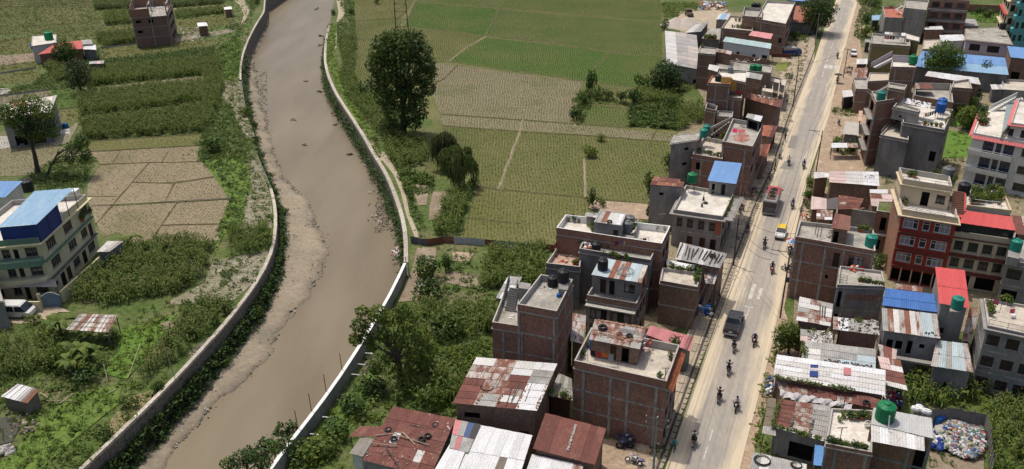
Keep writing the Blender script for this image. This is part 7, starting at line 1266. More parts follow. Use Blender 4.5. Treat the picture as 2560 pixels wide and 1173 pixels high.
for lb, px, dn, ms in (
 ('weeds crowding the top of the river wall on the left', a_(1600,350,1760,250,1765,560,1640,600,1600,690,1700,800,1790,1000,1870,1173,1480,1173,1482,980,1560,900,1640,650,1520,470), 2.6, None), ('weeds on the left bank above the gravel', b_(1450,70,1520,0,1800,0,1830,180,1780,560,1640,600,1560,780,1540,690,1640,480,1680,340,1600,160), 2.4, None),
 ('weeds beside the white gravel at the bend', a_(1640,210,1800,160,1880,60,1925,0,1800,0,1850,80,1770,240), 2.2, None), ('tangled weeds around the forked tree', b_(210,170,430,40,640,20,710,70,640,200,600,280,300,290,230,200), 3, None), ('scrub between the coral cottage and the trees', a_(300,560,560,440,720,370,740,440,650,520,640,640,380,660,40,700,90,650,250,610), 2.4, None),
 ('bright rank grass below the tin lean-to', c_(880,150,1290,40,1180,200,1080,350,930,510,730,470,880,300), 2.2, [leafl,leafl,leafl]), ('weeds sloping down to the lower river wall', c_(220,760,600,560,1000,540,1250,500,1180,600,900,900,600,1173,-60,1173,-60,1050,150,1000), 1.5, [leafm,leafl,leafl]), ('undergrowth around the banana plants', c_(380,170,860,160,870,300,720,480,560,600,400,600,380,480), 3, None),
 ('weeds around the tin hut by the pond', c_(-60,520,420,500,580,600,300,700,230,780,-60,760), 1.6, None), ('weeds beside the wall path on the right bank', d__(530,180,590,180,575,400,640,640,760,820,880,1010,940,1173,890,1173,700,830,600,640,530,500,505,320), 2.0, [leafl,leafl,leafm]), ('weeds along the far river path', d__(600,0,720,0,730,270,600,300,590,180,650,110), 1.8, None),
 ('weeds on the right bank between path and garden', e_(900,60,1050,130,1330,220,1290,300,1150,330,1260,600,1200,630,1140,460,1090,280,1010,120), 2.4, None), ('overgrown garden inside the tarpaulin fence', e_(1180,700,1700,730,1680,1000,1700,1030,1990,1040,1850,1140,1560,1173,1280,1120,1340,1010,1400,960,1390,860,1440,730), 1.7, None),
 ('green slope behind the flood wall', f_(420,900,560,740,760,520,860,420,900,700,1000,730,880,860,700,860,640,960,560,1100,700,1173,130,1173,180,1100), 2.2, [leafl,leafm,leafl]), ('thicket under the crooked tree', f_(860,250,1130,120,1400,250,1750,230,1740,330,1620,360,1540,470,1250,480,1040,590,880,560,800,420), 3.2, None), ('lush creepers beside the patchwork shed', f_(1350,310,1560,260,1755,250,1750,350,1620,360,1560,440,1400,400), 4, [leafl,leafl,leafm]), ('bushes below the patchwork shed', f_(900,700,1500,640,1490,790,1300,800,1000,740), 3, None),
 ('thicket at the paddy corner', q('g',560,720,680,660,760,700,980,760,1060,680,1370,690,1340,790,980,790,940,770,700,760,640,900,580,920), 2.4, None), ('scrub below the warehouse', q('g',1160,600,1480,590,1480,650,1360,690,1170,680), 2.4, None), ('roadside verge grass on the right', q('W',1150,0,1200,0,1160,250,1110,370,1120,560,1050,720,1060,830,1000,980,1300,1040,1290,1000,1080,900,980,990,1020,680,1060,400,1130,200), 3.2, [leafl,leafm,leafl]),
 ('verge scrub by the white tin lean-to', q('M',190,490,240,290,330,270,340,430,280,470,270,700,200,740), 3.5, None), ('roadside scrub on the far right of the road', q('I',470,0,860,0,850,200,700,330,560,420,650,560,560,620,440,540,480,300,560,100), 2.6, None), ('weedy patch in the roadside yard', q('K',140,540,480,560,470,670,270,670,140,640), 3, None), ('scrub around the half fallen lean-to', q('K',150,990,520,960,520,1173,380,1260,100,1240,130,1150), 2.6, None),
 ('garden plants below the rusted roofs', q('n',1110,460,1300,440,1640,520,1760,620,1740,760,1430,700,1180,720,1110,600), 2.6, [leafl,leafm,leafl]), ('weeds beside the recycling heap', q('n',1290,1090,1450,1060,1530,1100,1440,1170,1290,1170), 2, None), ('yard scrub beside the white house', q('L',600,540,900,520,1000,600,860,830,640,780), 3, [leafl,leafm,leafm]), ('long grass in the far green yard', q('J',720,170,1230,190,1210,350,850,330), 1.5, None),
 ('scrub along the far dusty yard', q('j',1430,360,1680,280,1750,320,1640,460,1440,460), 2, None), ('scrub on the yard of the sand heaps', q('j',60,40,440,30,470,120,300,140,210,190,80,190), 2.4, [leafl,leafl,leafm]), ('weeds by the brick house corner', q('i',1340,420,1400,420,1380,480,1330,480), 3, None), ('weeds on the lot below the brick house', q('i',1140,1010,1260,1020,1240,1100,1130,1080), 2.5, None),
 ('sparse weeds over the wall gravel', b_(1560,800,1960,720,1975,760,1900,930,1720,1080,1560,1110,1250,1120,1500,960), .8, None), ('sparse weeds over the rubbish path', a_(1640,600,1760,560,1790,800,1870,1000,1900,1173,1990,1440,1994,1680,1880,1680,1830,1290,1690,790), 1.2, [leafl,leafm,leafm]), ('weeds in the gaps behind the houses across the road', q('o',2200,420,2240,430,2200,560,2560,520,2560,300,2400,300,2340,420,2420,440,2460,640,2220,720), .5, None), ('weeds along the left pavement', q('o',1960,80,2030,80,1985,280,1880,580,1850,600,1940,330), .35, None), ('weeds on the collapsed roof yard', q('M',900,500,1010,540,960,650,900,690), 1, None), ('plants on the gravel heap of the left bank', b_(1640,880,1700,880,1690,990,1650,990), 4, None), ('maize-edge weeds beside the gravel', b_(1350,1100,1730,1090,1600,1200,1300,1200), 2.6, None)): weeds(lb, px, dn, ms)
# rough grass over the open banks
for lb, px in (('rough grass tufts over the left bank', a_(-100,-40,1900,-40,1750,600,1900,1173,1300,1173,1480,985,640,1030,560,900,-100,700)), ('rough grass tufts over the lower left bank', c_(-100,500,1200,-60,1700,-60,600,1240,-100,1240)), ('rough grass tufts on the right bank', f_(130,1173,900,250,950,-60,1760,-60,1740,350,1440,700,1000,720,700,1173))): plant_it('rough_grass', lb, scatter(px, .9, maxn=7000), GRASS, [leafm], (.5,1.1), (.8,1.6))
# creepers on the river walls
def wall_green(P, off, zr, n, label, mats):
    pts = []
    for k in range(n):
        i = random.randrange(len(P)-1); p = lerp(P[i],P[i+1],random.random()); t = (P[i+1]-P[i]).normalized(); nn = Vc((-t.y,t.x,0))*off
        z_ = ru(*zr); h_ = (z_-zr[0])/(zr[1]-zr[0]); d = ru(.4,.7+1.0*(1-h_)**2); pts.append((p.x+nn.x*d, p.y+nn.y*d, z_))
    plant_it('wall_creepers', label, np.array(pts), WEED, mats, (.8,1.8), (.7,1.5))
wall_green([p for p in Lw if 470 < proj(p)[1]], 1, (-4.0,-1.6), 1700, 'dark creepers hanging over the left river wall', [leafd,leafm,leafd]); wall_green([p for p in Lw if 130 < proj(p)[1] <= 470], 1, (-3.8,-.3), 900, 'weeds on the far left river wall', [leafd,leafm,leafd]); wall_green([p for p in Rw if proj(p)[1] > 60], -1, (-4.0,-1.0), 1500, 'dark creepers on the right river wall', [leafd,leafd,leafm])
# ---- shrubs
SH = []
for k in range(6):
    g = random.Random(k); n = g.randint(4,6); C = [(g.uniform(-.55,.55),g.uniform(-.55,.55),g.uniform(.45,1.1)) for _ in range(n)]; R_ = [(g.uniform(.38,.6),)*2+(g.uniform(.35,.55),) for _ in range(n)]
    SH.append([foliage_mesh('foliage', C, R_, 420, .105, mm, k*7+j) for j, mm in enumerate(([leafm,leafd],[leafl,leafm],[leafd,leafd,leafm],[leafm,leafy]))])
stem_me = MB().tube([(0,0,0),(.05,.02,.5),(0,.05,.9)], [.06,.045,.02], 5).tube([(0,0,.1),(.25,.1,.6)], [.04,.02], 5).tube([(0,0,.1),(-.2,-.15,.65)], [.04,.02], 5).mesh('stem', bark)
def shrub(label, px, r, h, col=0, group=None, z=0.0):
    p = at(px, z) if not isinstance(px, Vector) else px
    T = thing('shrub', label, 'shrub', p, ru(0,6), group); T.scale = (r,r,h/1.5); link('foliage', rc(SH)[col], T, local=True); link('stem', stem_me, T, local=True); return T
for lb, r_, x_, y_, r, h, c in (('dark column of climbers in the rice beside the pale bund','g',700,690,1.6,7.0,2),('round shrub left of the paddy corner thicket','g',640,760,2.2,3.6,0),('lower shrub at the paddy corner','g',590,880,1.8,3.4,2),('shrub on the paddy thicket ridge','g',740,730,1.8,3.4,0),('white-flowering shrub standing alone on the bund','g',825,735,1.4,2.6,0),('small dark shrub on the bund between fields','g',915,750,1.4,2.8,2),
  ('broad shrub in front of the warehouse scrub','g',1010,770,2.4,4.2,2),('shrub beside the small brick ruin','g',1300,790,1.9,3.0,2),('tall shrub behind the broad one','g',1080,650,2.2,4.0,0),('bright bush on the pale bund in the lower rice','g',680,1150,1.9,2.6,1),('small bright bush up the bund from the lower rice','g',770,1035,1.2,1.8,1),('bush among the rubbish on the left bank','a',1560,1110,3.0,3.4,0),('bush by the bend of the rubbish path','a',1800,850,1.6,2.4,1),('bush at the top of the left river wall','a',1890,30,1.4,2.5,2),
  ('dense bush in the tarpaulin garden','e',1290,930,2.6,3.6,0),('lower dense bush in the tarpaulin garden','e',1260,1080,2.2,3.4,0),('tall clump of canes in the tarpaulin garden','e',1390,880,1.0,3.2,0),('small round bush by the tarpaulin fence','e',1220,830,1.2,1.8,0),('round bush beside the garden path','e',1140,350,1.0,1.6,0),('bush under the willow on the right','e',1590,260,1.3,2.2,0),
  ('thick bush right of the crooked tree','f',1240,450,2.8,4.4,2),('bush between the crooked tree and the tall brick house','f',1400,180,2.6,3.6,0),('yellow-flowering bush beside the tall brick house','f',1700,170,1.2,2.6,3),('dark bush below the crooked tree','f',1340,690,2.2,3.0,0),('white-flowering thicket by the flood wall','f',850,620,2.0,2.2,0),('second white-flowering thicket near the rust roof','f',620,930,2.2,2.2,0),('bush at the end of the flood wall','f',230,960,1.6,2.4,2),('dark bush in the bottom corner by the river','f',60,1120,2.2,2.6,2),('bush left of the rust roof','f',480,1080,2.4,2.4,1),('leafy bush over the flood wall end','f',330,1090,2.0,2.2,0),('bush at the foot of the green slope','f',720,760,2.0,2.6,0),
  ('dark shrub against the stained tower','D',110,620,1.2,4.5,2),('creeper clump behind the stained tower','D',350,320,1.4,3.6,0),('tall thin shrub beside the vegetable rows','B',585,200,1.0,4.0,2),('round shrub at the vegetable rows','B',710,175,.9,1.6,0),('creeper below the stained tower','B',1320,340,1.2,3.4,2),('yellow-green bush under the fallen lean-to','K',200,1200,1.6,2.6,0),('dark bush beside the fallen lean-to','K',400,1210,1.6,2.6,2),('bush on the roadside verge near the white lean-to','M',270,370,1.2,2.2,1),
  ('feathery roadside shrub beside the parked motorbike','M',230,560,1.0,2.0,0),('round bush behind the brick house terrace','U',940,430,1.4,2.6,0),('big-leaved bush in the yard by the white house','L',760,640,2.6,4.4,0),('light bush near the lawn of the white house','L',690,700,1.8,3.0,1),('dark spindly shrub near the scrap','L',890,500,1.3,4.0,2),('bush on the far verge behind the stall','I',620,350,2.0,3.4,0),('bush on the far verge near the parked car','I',620,560,2.2,3.4,3),('bush far up the right verge','I',620,60,2.4,3.4,1),('bush beside the dark verge','I',760,110,2.2,3.0,0),('bush beside the roadside lawn','G',1390,280,1.2,1.6,1),
  ('scrub bush by the terracotta roof','j',1500,430,1.8,2.6,0),('bush at the corner of the warehouse','j',90,330,1.8,3.6,2),('bush on the far roadside bank','j',1700,330,1.8,2.4,0),('fern-like bush in the far yard','J',900,210,1.8,2.6,0),('bush at the middle of the far yard','J',1040,270,2.2,2.8,0),('shrub near the river path far up','d',700,110,1.4,2.4,0),('shrub at the mouth of the river path','d',570,110,1.4,2.0,2),('solitary bush in the far rice','d',890,30,1.4,2.6,0),('leafy plant clump on the lower left bank','c',960,730,1.0,1.8,0),('small maize-like clump by the coping','c',770,950,.9,1.5,0),('bush beside the lower left river wall','c',1150,600,1.0,1.4,0),('thick bush right of the banana clump','c',640,520,2.0,2.4,0),('round bush beside the banana trunk','c',420,420,1.8,3.0,1),('green bush beside the yard road','c',250,110,1.2,1.6,1)):
    shrub(lb, q(r_,x_,y_)[0], r, h, c)
# bushes at the foot of the left wall
for k in range(13):
    i = int(len(Lw)*(.45+.5*k/13)); p = Lw[i]; t = (Lw[min(i+1,len(Lw)-1)]-Lw[i-1]).normalized(); c = p+Vc((-t.y,t.x,0))*ru(.9,1.5); c.z = bank_z(c.x,c.y)-.1
    shrub('dark bush growing at the foot of the left river wall', c, ru(.7,1.2), ru(1.2,2.2), 0, 'bushes at the foot of the left wall')
# ---- trees
def vplane(px, y):
    d = _f*FOC + _r*(px[0]-1280) - _u*(px[1]-586.5); return CAMP+d*((y-CAMP.y)/d.y)
def tree(label, base, lobes, nleaf, leaf, mats, trunk=(.35,.12), fork=None, seed=1, name='tree', limb=True, dep=.8, up=.35):
    B_ = at(base); g = random.Random(seed); T = thing(name, label, 'tree', B_); C = []; R_ = []
    for x, y, r in lobes:
        for s_ in ((0,) if r < 1.4 else (-.8,.8)):
            c = vplane((x,y), B_.y+g.uniform(-.25,.25)*r+s_*r*.55*dep); C.append((c.x,c.y,max(c.z,.6))); R_.append((r*g.uniform(.85,1.1),r*g.uniform(.8,1.05),r*g.uniform(.75,1.0)))
    cx = np.mean(C, axis=0); top = Vc((B_.x*.5+cx[0]*.5, B_.y, cx[2]))
    mb = MB(); mb.tube([B_-Vc((0,0,.1)), lerp(B_,top,.35)+Vc((g.uniform(-.2,.2),0,0)), lerp(B_,top,.7)+Vc((g.uniform(-.3,.3),0,0)), top], [trunk[0]*1.2,trunk[0]*.85,trunk[0]*.6,trunk[1]*.6], 8)
    for k, c in enumerate(C):
        if k > 26: break
        st = lerp(B_, top, g.uniform(.4,.9)); e = Vector(c); mid = lerp(st,e,.5)+Vc((0,0,g.uniform(.1,.5))); mb.tube([st, mid, e], [trunk[1],trunk[1]*.6,.03], 5)
    mb.build('trunk', bark, T, smooth=True)
    me = foliage_mesh('crown', C, R_, nleaf, leaf, mats, seed, up=up); link('crown', me, T); return T
O = lambda *v: [(v[k],v[k+1],v[k+2]) for k in range(0,len(v),3)]
tree('huge dark broad-leaved tree beside the rice fields', (1010,335), O(1000,98,2.6,975,92,1.8,960,112,2.4,1035,105,2.6,1015,120,3.0,945,135,2.2,985,140,3.2,1050,135,2.6,1065,160,2.2,938,165,2.0,965,175,3.0,1015,175,3.4,1060,190,2.4,1078,180,1.5,945,205,2.2,915,212,1.3,902,220,.9,985,215,3.2,1040,220,2.8,1070,222,1.6,960,240,2.2,1010,250,3.0,1045,255,2.0,975,270,2.0,1020,285,2.2,1000,305,1.8,970,310,1.6,1035,310,1.6,1055,285,1.4,932,150,1.2,1030,85,1.3,1082,205,1.0), 15000, .27, [leafd,leafm,leafd,leafm], (.55,.2), seed=11)
tree('crooked leafy tree leaning over the flood wall', (1001,962), O(945,785,1.1,900,812,1.0,980,795,1.1,915,845,.9,1020,810,1.1,955,835,1.1,1000,850,1.2,888,848,.8,1050,845,1.0,1035,885,1.1,970,895,1.0,940,920,.9,1005,920,1.0,1010,775,.9,1080,870,1.0,905,778,.7,930,870,.7,1060,905,.9), 6200, .16, [leafl,leafl,leafm], (.3,.12), seed=5)
tree('forked flat-topped tree in front of the grey house', (95,432), O(75,258,2.0,40,270,2.0,110,275,2.0,25,295,1.8,70,290,2.2,115,305,1.8,60,320,2.0,95,335,1.6,130,330,1.4,5,280,1.4), 6500, .19, [leafm,leafl,leafd], (.4,.18), seed=8)
tree('slim tree beside the forked tree with a bare lower trunk', (115,440), O(205,355,1.4,185,370,1.4,215,385,1.2,200,345,1.0,175,395,1.2,212,400,1.0), 2200, .16, [leafm,leafd], (.2,.08), seed=18); tree('dark round tree near the coral cottage', (164,163), O(158,115,2.2,150,130,2.2,170,128,2.4,160,142,2.4,172,148,1.8), 3600, .22, [leafd,leafm,leafd], (.3,.12), seed=9); tree('brownish airy tree in the crops of the left bank', (203,236), O(192,165,2.4,180,180,2.2,205,178,2.2,195,195,2.6,210,200,1.8,185,210,1.8), 2600, .20, [M('leaf_brown',(.075,.072,.035),(.055,.055,.03),scale=1,fine=.2),leafd], (.3,.12), seed=10)
tree('round bright green tree in front of the long blue roof', (2362,212), O(2360,130,3.0,2338,142,2.6,2380,142,2.8,2350,160,3.0,2375,165,2.6,2330,165,2.0,2395,155,1.6), 5200, .24, [leafm,leafl,leafm], (.3,.14), seed=12); tree('slender upright tree against the blue roof', (2468,215), O(2466,162,1.2,2462,175,1.6,2474,178,1.6,2466,190,2.0,2450,192,1.4,2480,195,1.4), 1800, .22, [leafm,leafd], (.18,.08), seed=13)
tree('big dark tree beside the far road', (2040,85), O(2050,5,3.6,2030,20,3.4,2065,22,3.4,2045,40,3.8,2030,55,2.8,2062,50,2.6), 5200, .28, [leafd,leafm,leafd], (.4,.16), seed=14); tree('dark bushy tree at the warehouse corner', (1672,228), O(1663,170,2.4,1650,182,2.2,1680,180,2.4,1660,200,2.6,1685,205,2.2,1645,205,1.6), 4200, .24, [leafd,leafm,leafd], (.25,.1), seed=15)
tree('rounded orange-tinged tree at the roadside', (1972,885), O(1970,822,1.1,1955,835,1.1,1988,830,1.1,1972,848,1.2,1955,858,1.0,1990,855,1.0), 3200, .13, [leafm,leafl,leafy,leafm], (.15,.06), seed=16); tree('broad-leaved tree behind the lawn of the white house', (2425,325), O(2425,280,1.6,2410,292,1.5,2440,290,1.5,2420,302,1.5,2438,308,1.2), 1800, .26, [leafm,leafl], (.2,.08), seed=17)
tree('dark leafy treetop rising from the bottom edge by the river', (610,1235), O(600,1150,1.0,630,1140,.9,570,1160,.8,660,1155,.9,690,1120,.8,720,1110,.8), 1800, .13, [leafd,leafd,leafm], (.2,.08), seed=19)
def willow(label, base, top, w_, seed, mats, n=1500):
    B_ = at(base); h = height(top, base); T = thing('willow_tree', label, 'tree', B_); g = np.random.default_rng(seed); MB().tube([B_-Vc((0,0,.1)),B_+Vc((.1,0,h*.5)),B_+Vc((0,0,h*.85))],[.3,.22,.1],7).build('trunk',bark,T)
    V = []; F = []; CL = [(w_*g.uniform(0,.85)*math.cos(t), w_*g.uniform(0,.85)*math.sin(t), h*g.uniform(.5,.98), g.uniform(.5,1.1)) for t in g.uniform(0,6.28,26)]; CL[0] = (0,0,h,1.0)
    for k in range(n):
        cx, cy, cz, cr = CL[k % len(CL)]; a = g.uniform(0,2*pi); r = cr*g.uniform(.05,1)**.6; x, y = cx+r*math.cos(a), cy+r*math.sin(a); z0 = cz-.5*r*r+g.uniform(-.25,.1); ln = min(g.uniform(.8,3.4), max(.3,z0-.3)); K = 4
        for j in range(K+1):
            t = j/K; rr_ = 1+.10*t; c = np.array([x*rr_+.15*math.sin(t*3+k), y*rr_+.12*math.cos(t*2.4+k), z0-ln*t]); s = np.array([-math.sin(a+k),math.cos(a+k),0])*.09*(1-.6*t); i0 = len(V); V += [c-s+np.array(B_), c+s+np.array(B_)]
            if j: F.append((i0-2,i0-1,i0+1,i0))
    o = fast('crown', V, F, mats, T, mi=g.integers(0,len(mats),len(F)) if len(mats)>1 else None)
willow('drooping willow tree beside the garden beds', (1148,470), (1140,368), 3.4, 3, [leafw,leafw,leafm], 2200); willow('browner willow behind the drooping one', (1118,425), (1118,330), 2.8, 4, [M('leaf_willow_brown',(.10,.10,.045),(.08,.085,.04),scale=1,fine=.2,trans=.4),leafw], 1700)
# banana plants
def banana(label, base, h, n=9, seed=0):
    B_ = at(base); g = random.Random(seed); T = thing('banana_plant', label, 'banana plant', B_); MB().tube([B_-Vc((0,0,.1)),B_+Vc((.1,0,h*.5))],[.16,.1],7).build('stem',M('banana_stem',(.14,.15,.06),(.1,.1,.05),scale=2),T)
    for k in range(n):
        a = k*2.4+g.uniform(-.3,.3); ln = g.uniform(1.5,2.3)*h/3.2; rise = g.uniform(.6,1.3)*h/3.2; dr = g.uniform(.7,1.7)*h/3.2; d = Vc((math.cos(a),math.sin(a),0)); s = Vc((-d.y,d.x,0)); V = []; F = []; K = 7; st = B_+Vc((.1,0,h*.48))
        for j in range(K+1):
            t = j/K; w_ = .34*math.sin(pi*min(1,.12+t*.88))**.7*h/3.2; c = st+d*(ln*t)+Vc((0,0,rise*math.sin(t*pi*.62)*1.15-dr*t*t)); V += [c-s*w_-Vc((0,0,w_*.35)), c, c+s*w_-Vc((0,0,w_*.35))]
        for j in range(K): F += [(3*j,3*j+1,3*j+4,3*j+3),(3*j+1,3*j+2,3*j+5,3*j+4)]
        fast('leaf', V, F, [leafl if k % 2 else leafm], T)
for k,(lb,px,h) in enumerate((('banana plant beside the parked van',c_(450,190)[0],3.6),('banana plant in front of the rusty lean-to',c_(610,400)[0],3.8),('banana plant at the left of the banana clump',c_(540,470)[0],3.2),('banana plant leaning right in the clump',c_(680,420)[0],3.0),('young banana plant at the van yard',c_(380,160)[0],2.6),('banana plant behind the grey tin hut',b_(960,700)[0],3.0))): banana(lb, px, h, 9, k)
def roof_weeds(lb, Q, u, v, n): plant_it('roof_weeds', lb, np.array([tuple(onroof(Q,ru(*u),ru(*v),.02)) for _ in range(n)]), WEED, [leafm,leafl,drym], (.4,1.0), (.4,.8))
roof_weeds('weeds along the lower edge of the three-strip roof', QC8g, (0,1), (.93,1.0), 60); roof_weeds('moss and weeds on the left strip of the three-strip roof', QC8g, (0,.06), (0,1), 40); roof_weeds('weeds sprouting along the foot of the long white roof', QC8e, (0,.75), (.97,1.04), 70); roof_weeds('weeds on the grey sheet roof edge', QC8d, (0,.06), (.1,1), 30); roof_weeds('weeds on the rubble-strewn roof', QC8c, (.2,1), (.0,.3), 14); roof_weeds('weeds on the scrap-littered roof', QC8, (.4,.6), (.0,.2), 14)
# ================================================================ VEHICLES, PEOPLE, POLES, CLUTTER
def paint(n, c, r=.35): return M('car_'+n, c, tuple(k*.9 for k in c), scale=1, rough=r, spec=.5, fine=.03)
def extr(parent, name, prof, m, local=True):
    """closed side profile (y, z, half width) swept across the width"""
    mb = MB(); n = len(prof); Lp = [(-w_,y,z) for y,z,w_ in prof]; Rp = [(w_,y,z) for y,z,w_ in prof]
    for k in range(n): j = (k+1)%n; mb.face([Lp[k],Lp[j],Rp[j],Rp[k]])
    mb.face(Rp); mb.face(Lp[::-1]); return mb.build(name, m, parent, local=local)
def wheels(T, pos, r=.32, w_=.2):
    for x, y in pos:
        o = MB().torus((0,0,0), r-.09, .1, (1,0,0), n=14, k=6).build('wheel', rubber, T, local=True, smooth=True); o.location = (x,y,r)
        MB().lathe([(r*.6,-.05),(r*.6,.05)],10).build('rim', steel, o, local=True).rotation_euler = (0,pi/2,0)
def bx(T, name, m, x, y, z, sx, sy, sz): return MB().box((x,y,z),sx,sy,sz).build(name, m, T, local=True)
def put(T, px, rz, dz=0): p = at(px); T.location = (p.x,p.y,RZ+.002+dz); T.rotation_euler = (0,0,rz); return T
HD = RH            # heading along the road, away from the camera
def pickup():
    T = thing('pickup_truck', 'dark grey double-cab pickup driving away up the road', 'pickup'); c = paint('charcoal',(.035,.038,.042)); W = .92
    extr(T,'body',[(-2.6,.45,W),(-2.62,.75,W),(-2.6,1.1,W*.97),(-.95,1.12,W),(1.0,1.12,W),(2.0,1.05,W*.95),(2.55,.95,W*.85),(2.62,.6,W*.86),(2.5,.4,W*.9)],c)
    extr(T,'cabin',[(-1.0,1.1,W*.93),(-.75,1.68,W*.78),(.45,1.72,W*.78),(1.15,1.12,W*.9)],glass); extr(T,'cab_roof',[(-.78,1.685,W*.77),(-.7,1.75,W*.72),(.4,1.77,W*.72),(.55,1.70,W*.77)],c)
    bx(T,'bed_cavity_shade',M('bed_dark',(.03,.032,.04),(.02,.02,.025),scale=2),0,-1.8,1.105,1.5,1.45,.05); bx(T,'rear_bumper',steel,0,-2.68,.45,1.7,.14,.2); bx(T,'number_plate',white,0,-2.63,.78,.4,.03,.13)  # near-black panel paints the shade inside the open bed cavity
    for s in (-1,1): bx(T,'tail_light',redp,s*.8,-2.61,.8,.16,.05,.25); bx(T,'mirror',c,s*1.05,.75,1.15,.2,.12,.16); bx(T,'headlight',white,s*.68,2.5,.75,.3,.08,.15)
    wheels(T,((-.82,-1.55),(.82,-1.55),(-.82,1.65),(.82,1.65)),.38); return T
put(pickup(), q('X',285,940)[0], HD)
def small_car(label, body, roofm=None, taxi=False, name='car'):
    T = thing(name, label, 'car'); W = .75; extr(T,'body',[(-1.65,.3,W*.95),(-1.7,.6,W),(-1.6,.92,W*.95),(.75,.95,W),(1.55,.82,W*.9),(1.72,.6,W*.88),(1.7,.3,W*.92)],body)
    extr(T,'windows',[(-1.58,.92,W*.93),(-1.35,1.38,W*.8),(.15,1.42,W*.8),(.85,.95,W*.92)],glass); extr(T,'car_roof',[(-1.36,1.385,W*.79),(-1.25,1.45,W*.72),(.05,1.47,W*.72),(.2,1.41,W*.79)],roofm or body)
    for s in (-1,1): bx(T,'headlight',white,s*.55,1.66,.62,.3,.1,.15); bx(T,'tail_light',redp,s*.6,-1.7,.62,.2,.05,.16); bx(T,'mirror',body,s*.86,.62,.95,.16,.1,.12)
    bx(T,'front_bumper',iron,0,1.72,.28,1.3,.1,.16); wheels(T,((-.66,-1.05),(.66,-1.05),(-.66,1.1),(.66,1.1)),.27); return T
put(small_car('small white taxi with yellow roof driving towards the camera', paint('white',(.72,.72,.70)), paint('yellow',(.75,.48,.02)), name='taxi'), q('o',1951,592)[0], HD+pi)
put(small_car('white hatchback parked among the stalls beside the far road', paint('white',(.72,.72,.70))), q('I',435,845)[0], HD+pi+.15)
def bus():
    T = thing('bus', 'red and grey minibus with loaded roof rack driving up the road', 'bus'); g = paint('busgrey',(.30,.295,.285)); r_ = paint('busred',(.58,.03,.035)); W = 1.05
    extr(T,'body',[(-3.5,.4,W),(-3.55,1.35,W),(3.3,1.35,W),(3.5,1.1,W*.95),(3.5,.4,W*.95)],g); extr(T,'window_band',[(-3.54,1.35,W*.99),(-3.42,2.25,W*.95),(2.95,2.25,W*.95),(3.35,1.35,W*.97)],glass); extr(T,'bus_roof',[(-3.44,2.25,W*.97),(-3.35,2.48,W*.9),(2.8,2.5,W*.9),(3.05,2.25,W*.97)],g)
    extr(T,'red_roof_front',[(-.4,2.5,W*.905),(-.4,2.525,W*.9),(2.82,2.53,W*.9),(3.07,2.26,W*.975),(2.85,2.28,W*.975)],r_)
    for s in (-1,1):
        for k in range(5): bx(T,'window_post',g,s*1.0,-3.1+1.45*k,1.36,.1,.14,.88)
        MB().tube([(s*.72,-3.2,2.72),(s*.72,2.3,2.74)],.03,5).build('rack_rail',steel,T,local=True); bx(T,'tail_light',redp,s*.85,-3.56,.7,.2,.04,.35); bx(T,'side_mirror',iron,s*1.2,3.25,1.7,.18,.1,.3)
    bx(T,'rack_floor',M('rack_brown',(.13,.08,.06),(.1,.065,.05),scale=2),0,-.3,2.53,1.35,4.9,.05); bx(T,'rear_panel',M('bus_rear',(.17,.165,.16),(.12,.12,.12),scale=2),0,-3.56,.5,1.9,.04,.8); bx(T,'rear_window',glass,0,-3.5,1.5,1.7,.06,.6); bx(T,'rear_bumper',steel,0,-3.64,.3,2.0,.14,.22)
    for k in range(3): MB().torus((.1*(-1)**k,-1.6+1.4*k,2.66),.36,.09,n=14,k=6).build('spare_tyre',rubber,T,local=True)
    wheels(T,((-.9,-2.1),(.9,-2.1),(-.9,2.2),(.9,2.2)),.42); return T
_a = at(q('Y',235,985)[0]); B_ = bus(); B_.location = (_a.x+ROADDIR.x*3.6,_a.y+ROADDIR.y*3.6,RZ+.002); B_.rotation_euler = (0,0,HD)
def van(label, body):
    T = thing('van', label, 'van'); W = .8; extr(T,'body',[(-1.85,.3,W),(-1.9,.95,W),(1.5,.95,W),(1.85,.75,W*.92),(1.85,.3,W*.95)],body); extr(T,'windows',[(-1.88,.95,W*.98),(-1.75,1.6,W*.88),(1.0,1.62,W*.88),(1.55,.95,W*.95)],glass); extr(T,'van_roof',[(-1.78,1.6,W*.89),(-1.7,1.72,W*.8),(.85,1.74,W*.8),(1.05,1.61,W*.89)],body)
    for s in (-1,1):
        for k in range(3): bx(T,'window_post',body,s*.745,-1.6+.95*k,.96,.08,.12,.62)
        bx(T,'headlight',white,s*.55,1.82,.62,.3,.08,.18)
    wheels(T,((-.7,-1.2),(.7,-1.2),(-.7,1.2),(.7,1.2)),.28); return T
V_ = van('white microbus van parked in front of the yellow building', paint('white',(.72,.72,.70))); p = at((45,790)); V_.location = (p.x,p.y,.03); V_.rotation_euler = (0,0,-pi/2-.05); V_.scale = (1.15,1.15,1.15)
T = thing('cargo_truck', 'small blue truck with grey covered bed parked beside the far yard', 'truck'); bl_ = paint('blue',(.03,.07,.2)); W = .9
extr(T,'cab',[(1.0,.5,W),(1.0,1.9,W*.9),(1.9,1.9,W*.88),(2.4,1.2,W),(2.45,.5,W)],bl_); extr(T,'windscreen',[(1.92,1.85,W*.8),(2.0,1.86,W*.8),(2.42,1.25,W*.85),(2.36,1.22,W*.85)],glass); bx(T,'cargo_box',blue_d,0,-.9,.7,1.9,3.6,1.0); bx(T,'cargo_cover',M('cover_grey',(.36,.35,.33),(.3,.29,.27),scale=2),0,-.9,1.7,1.95,3.65,.55); wheels(T,((-.8,-1.6),(.8,-1.6),(-.8,1.7),(.8,1.7)),.4); p = at(q('Z',150,545)[0]); T.location = (p.x,p.y,.03); T.rotation_euler = (0,0,-pi/2+.1)
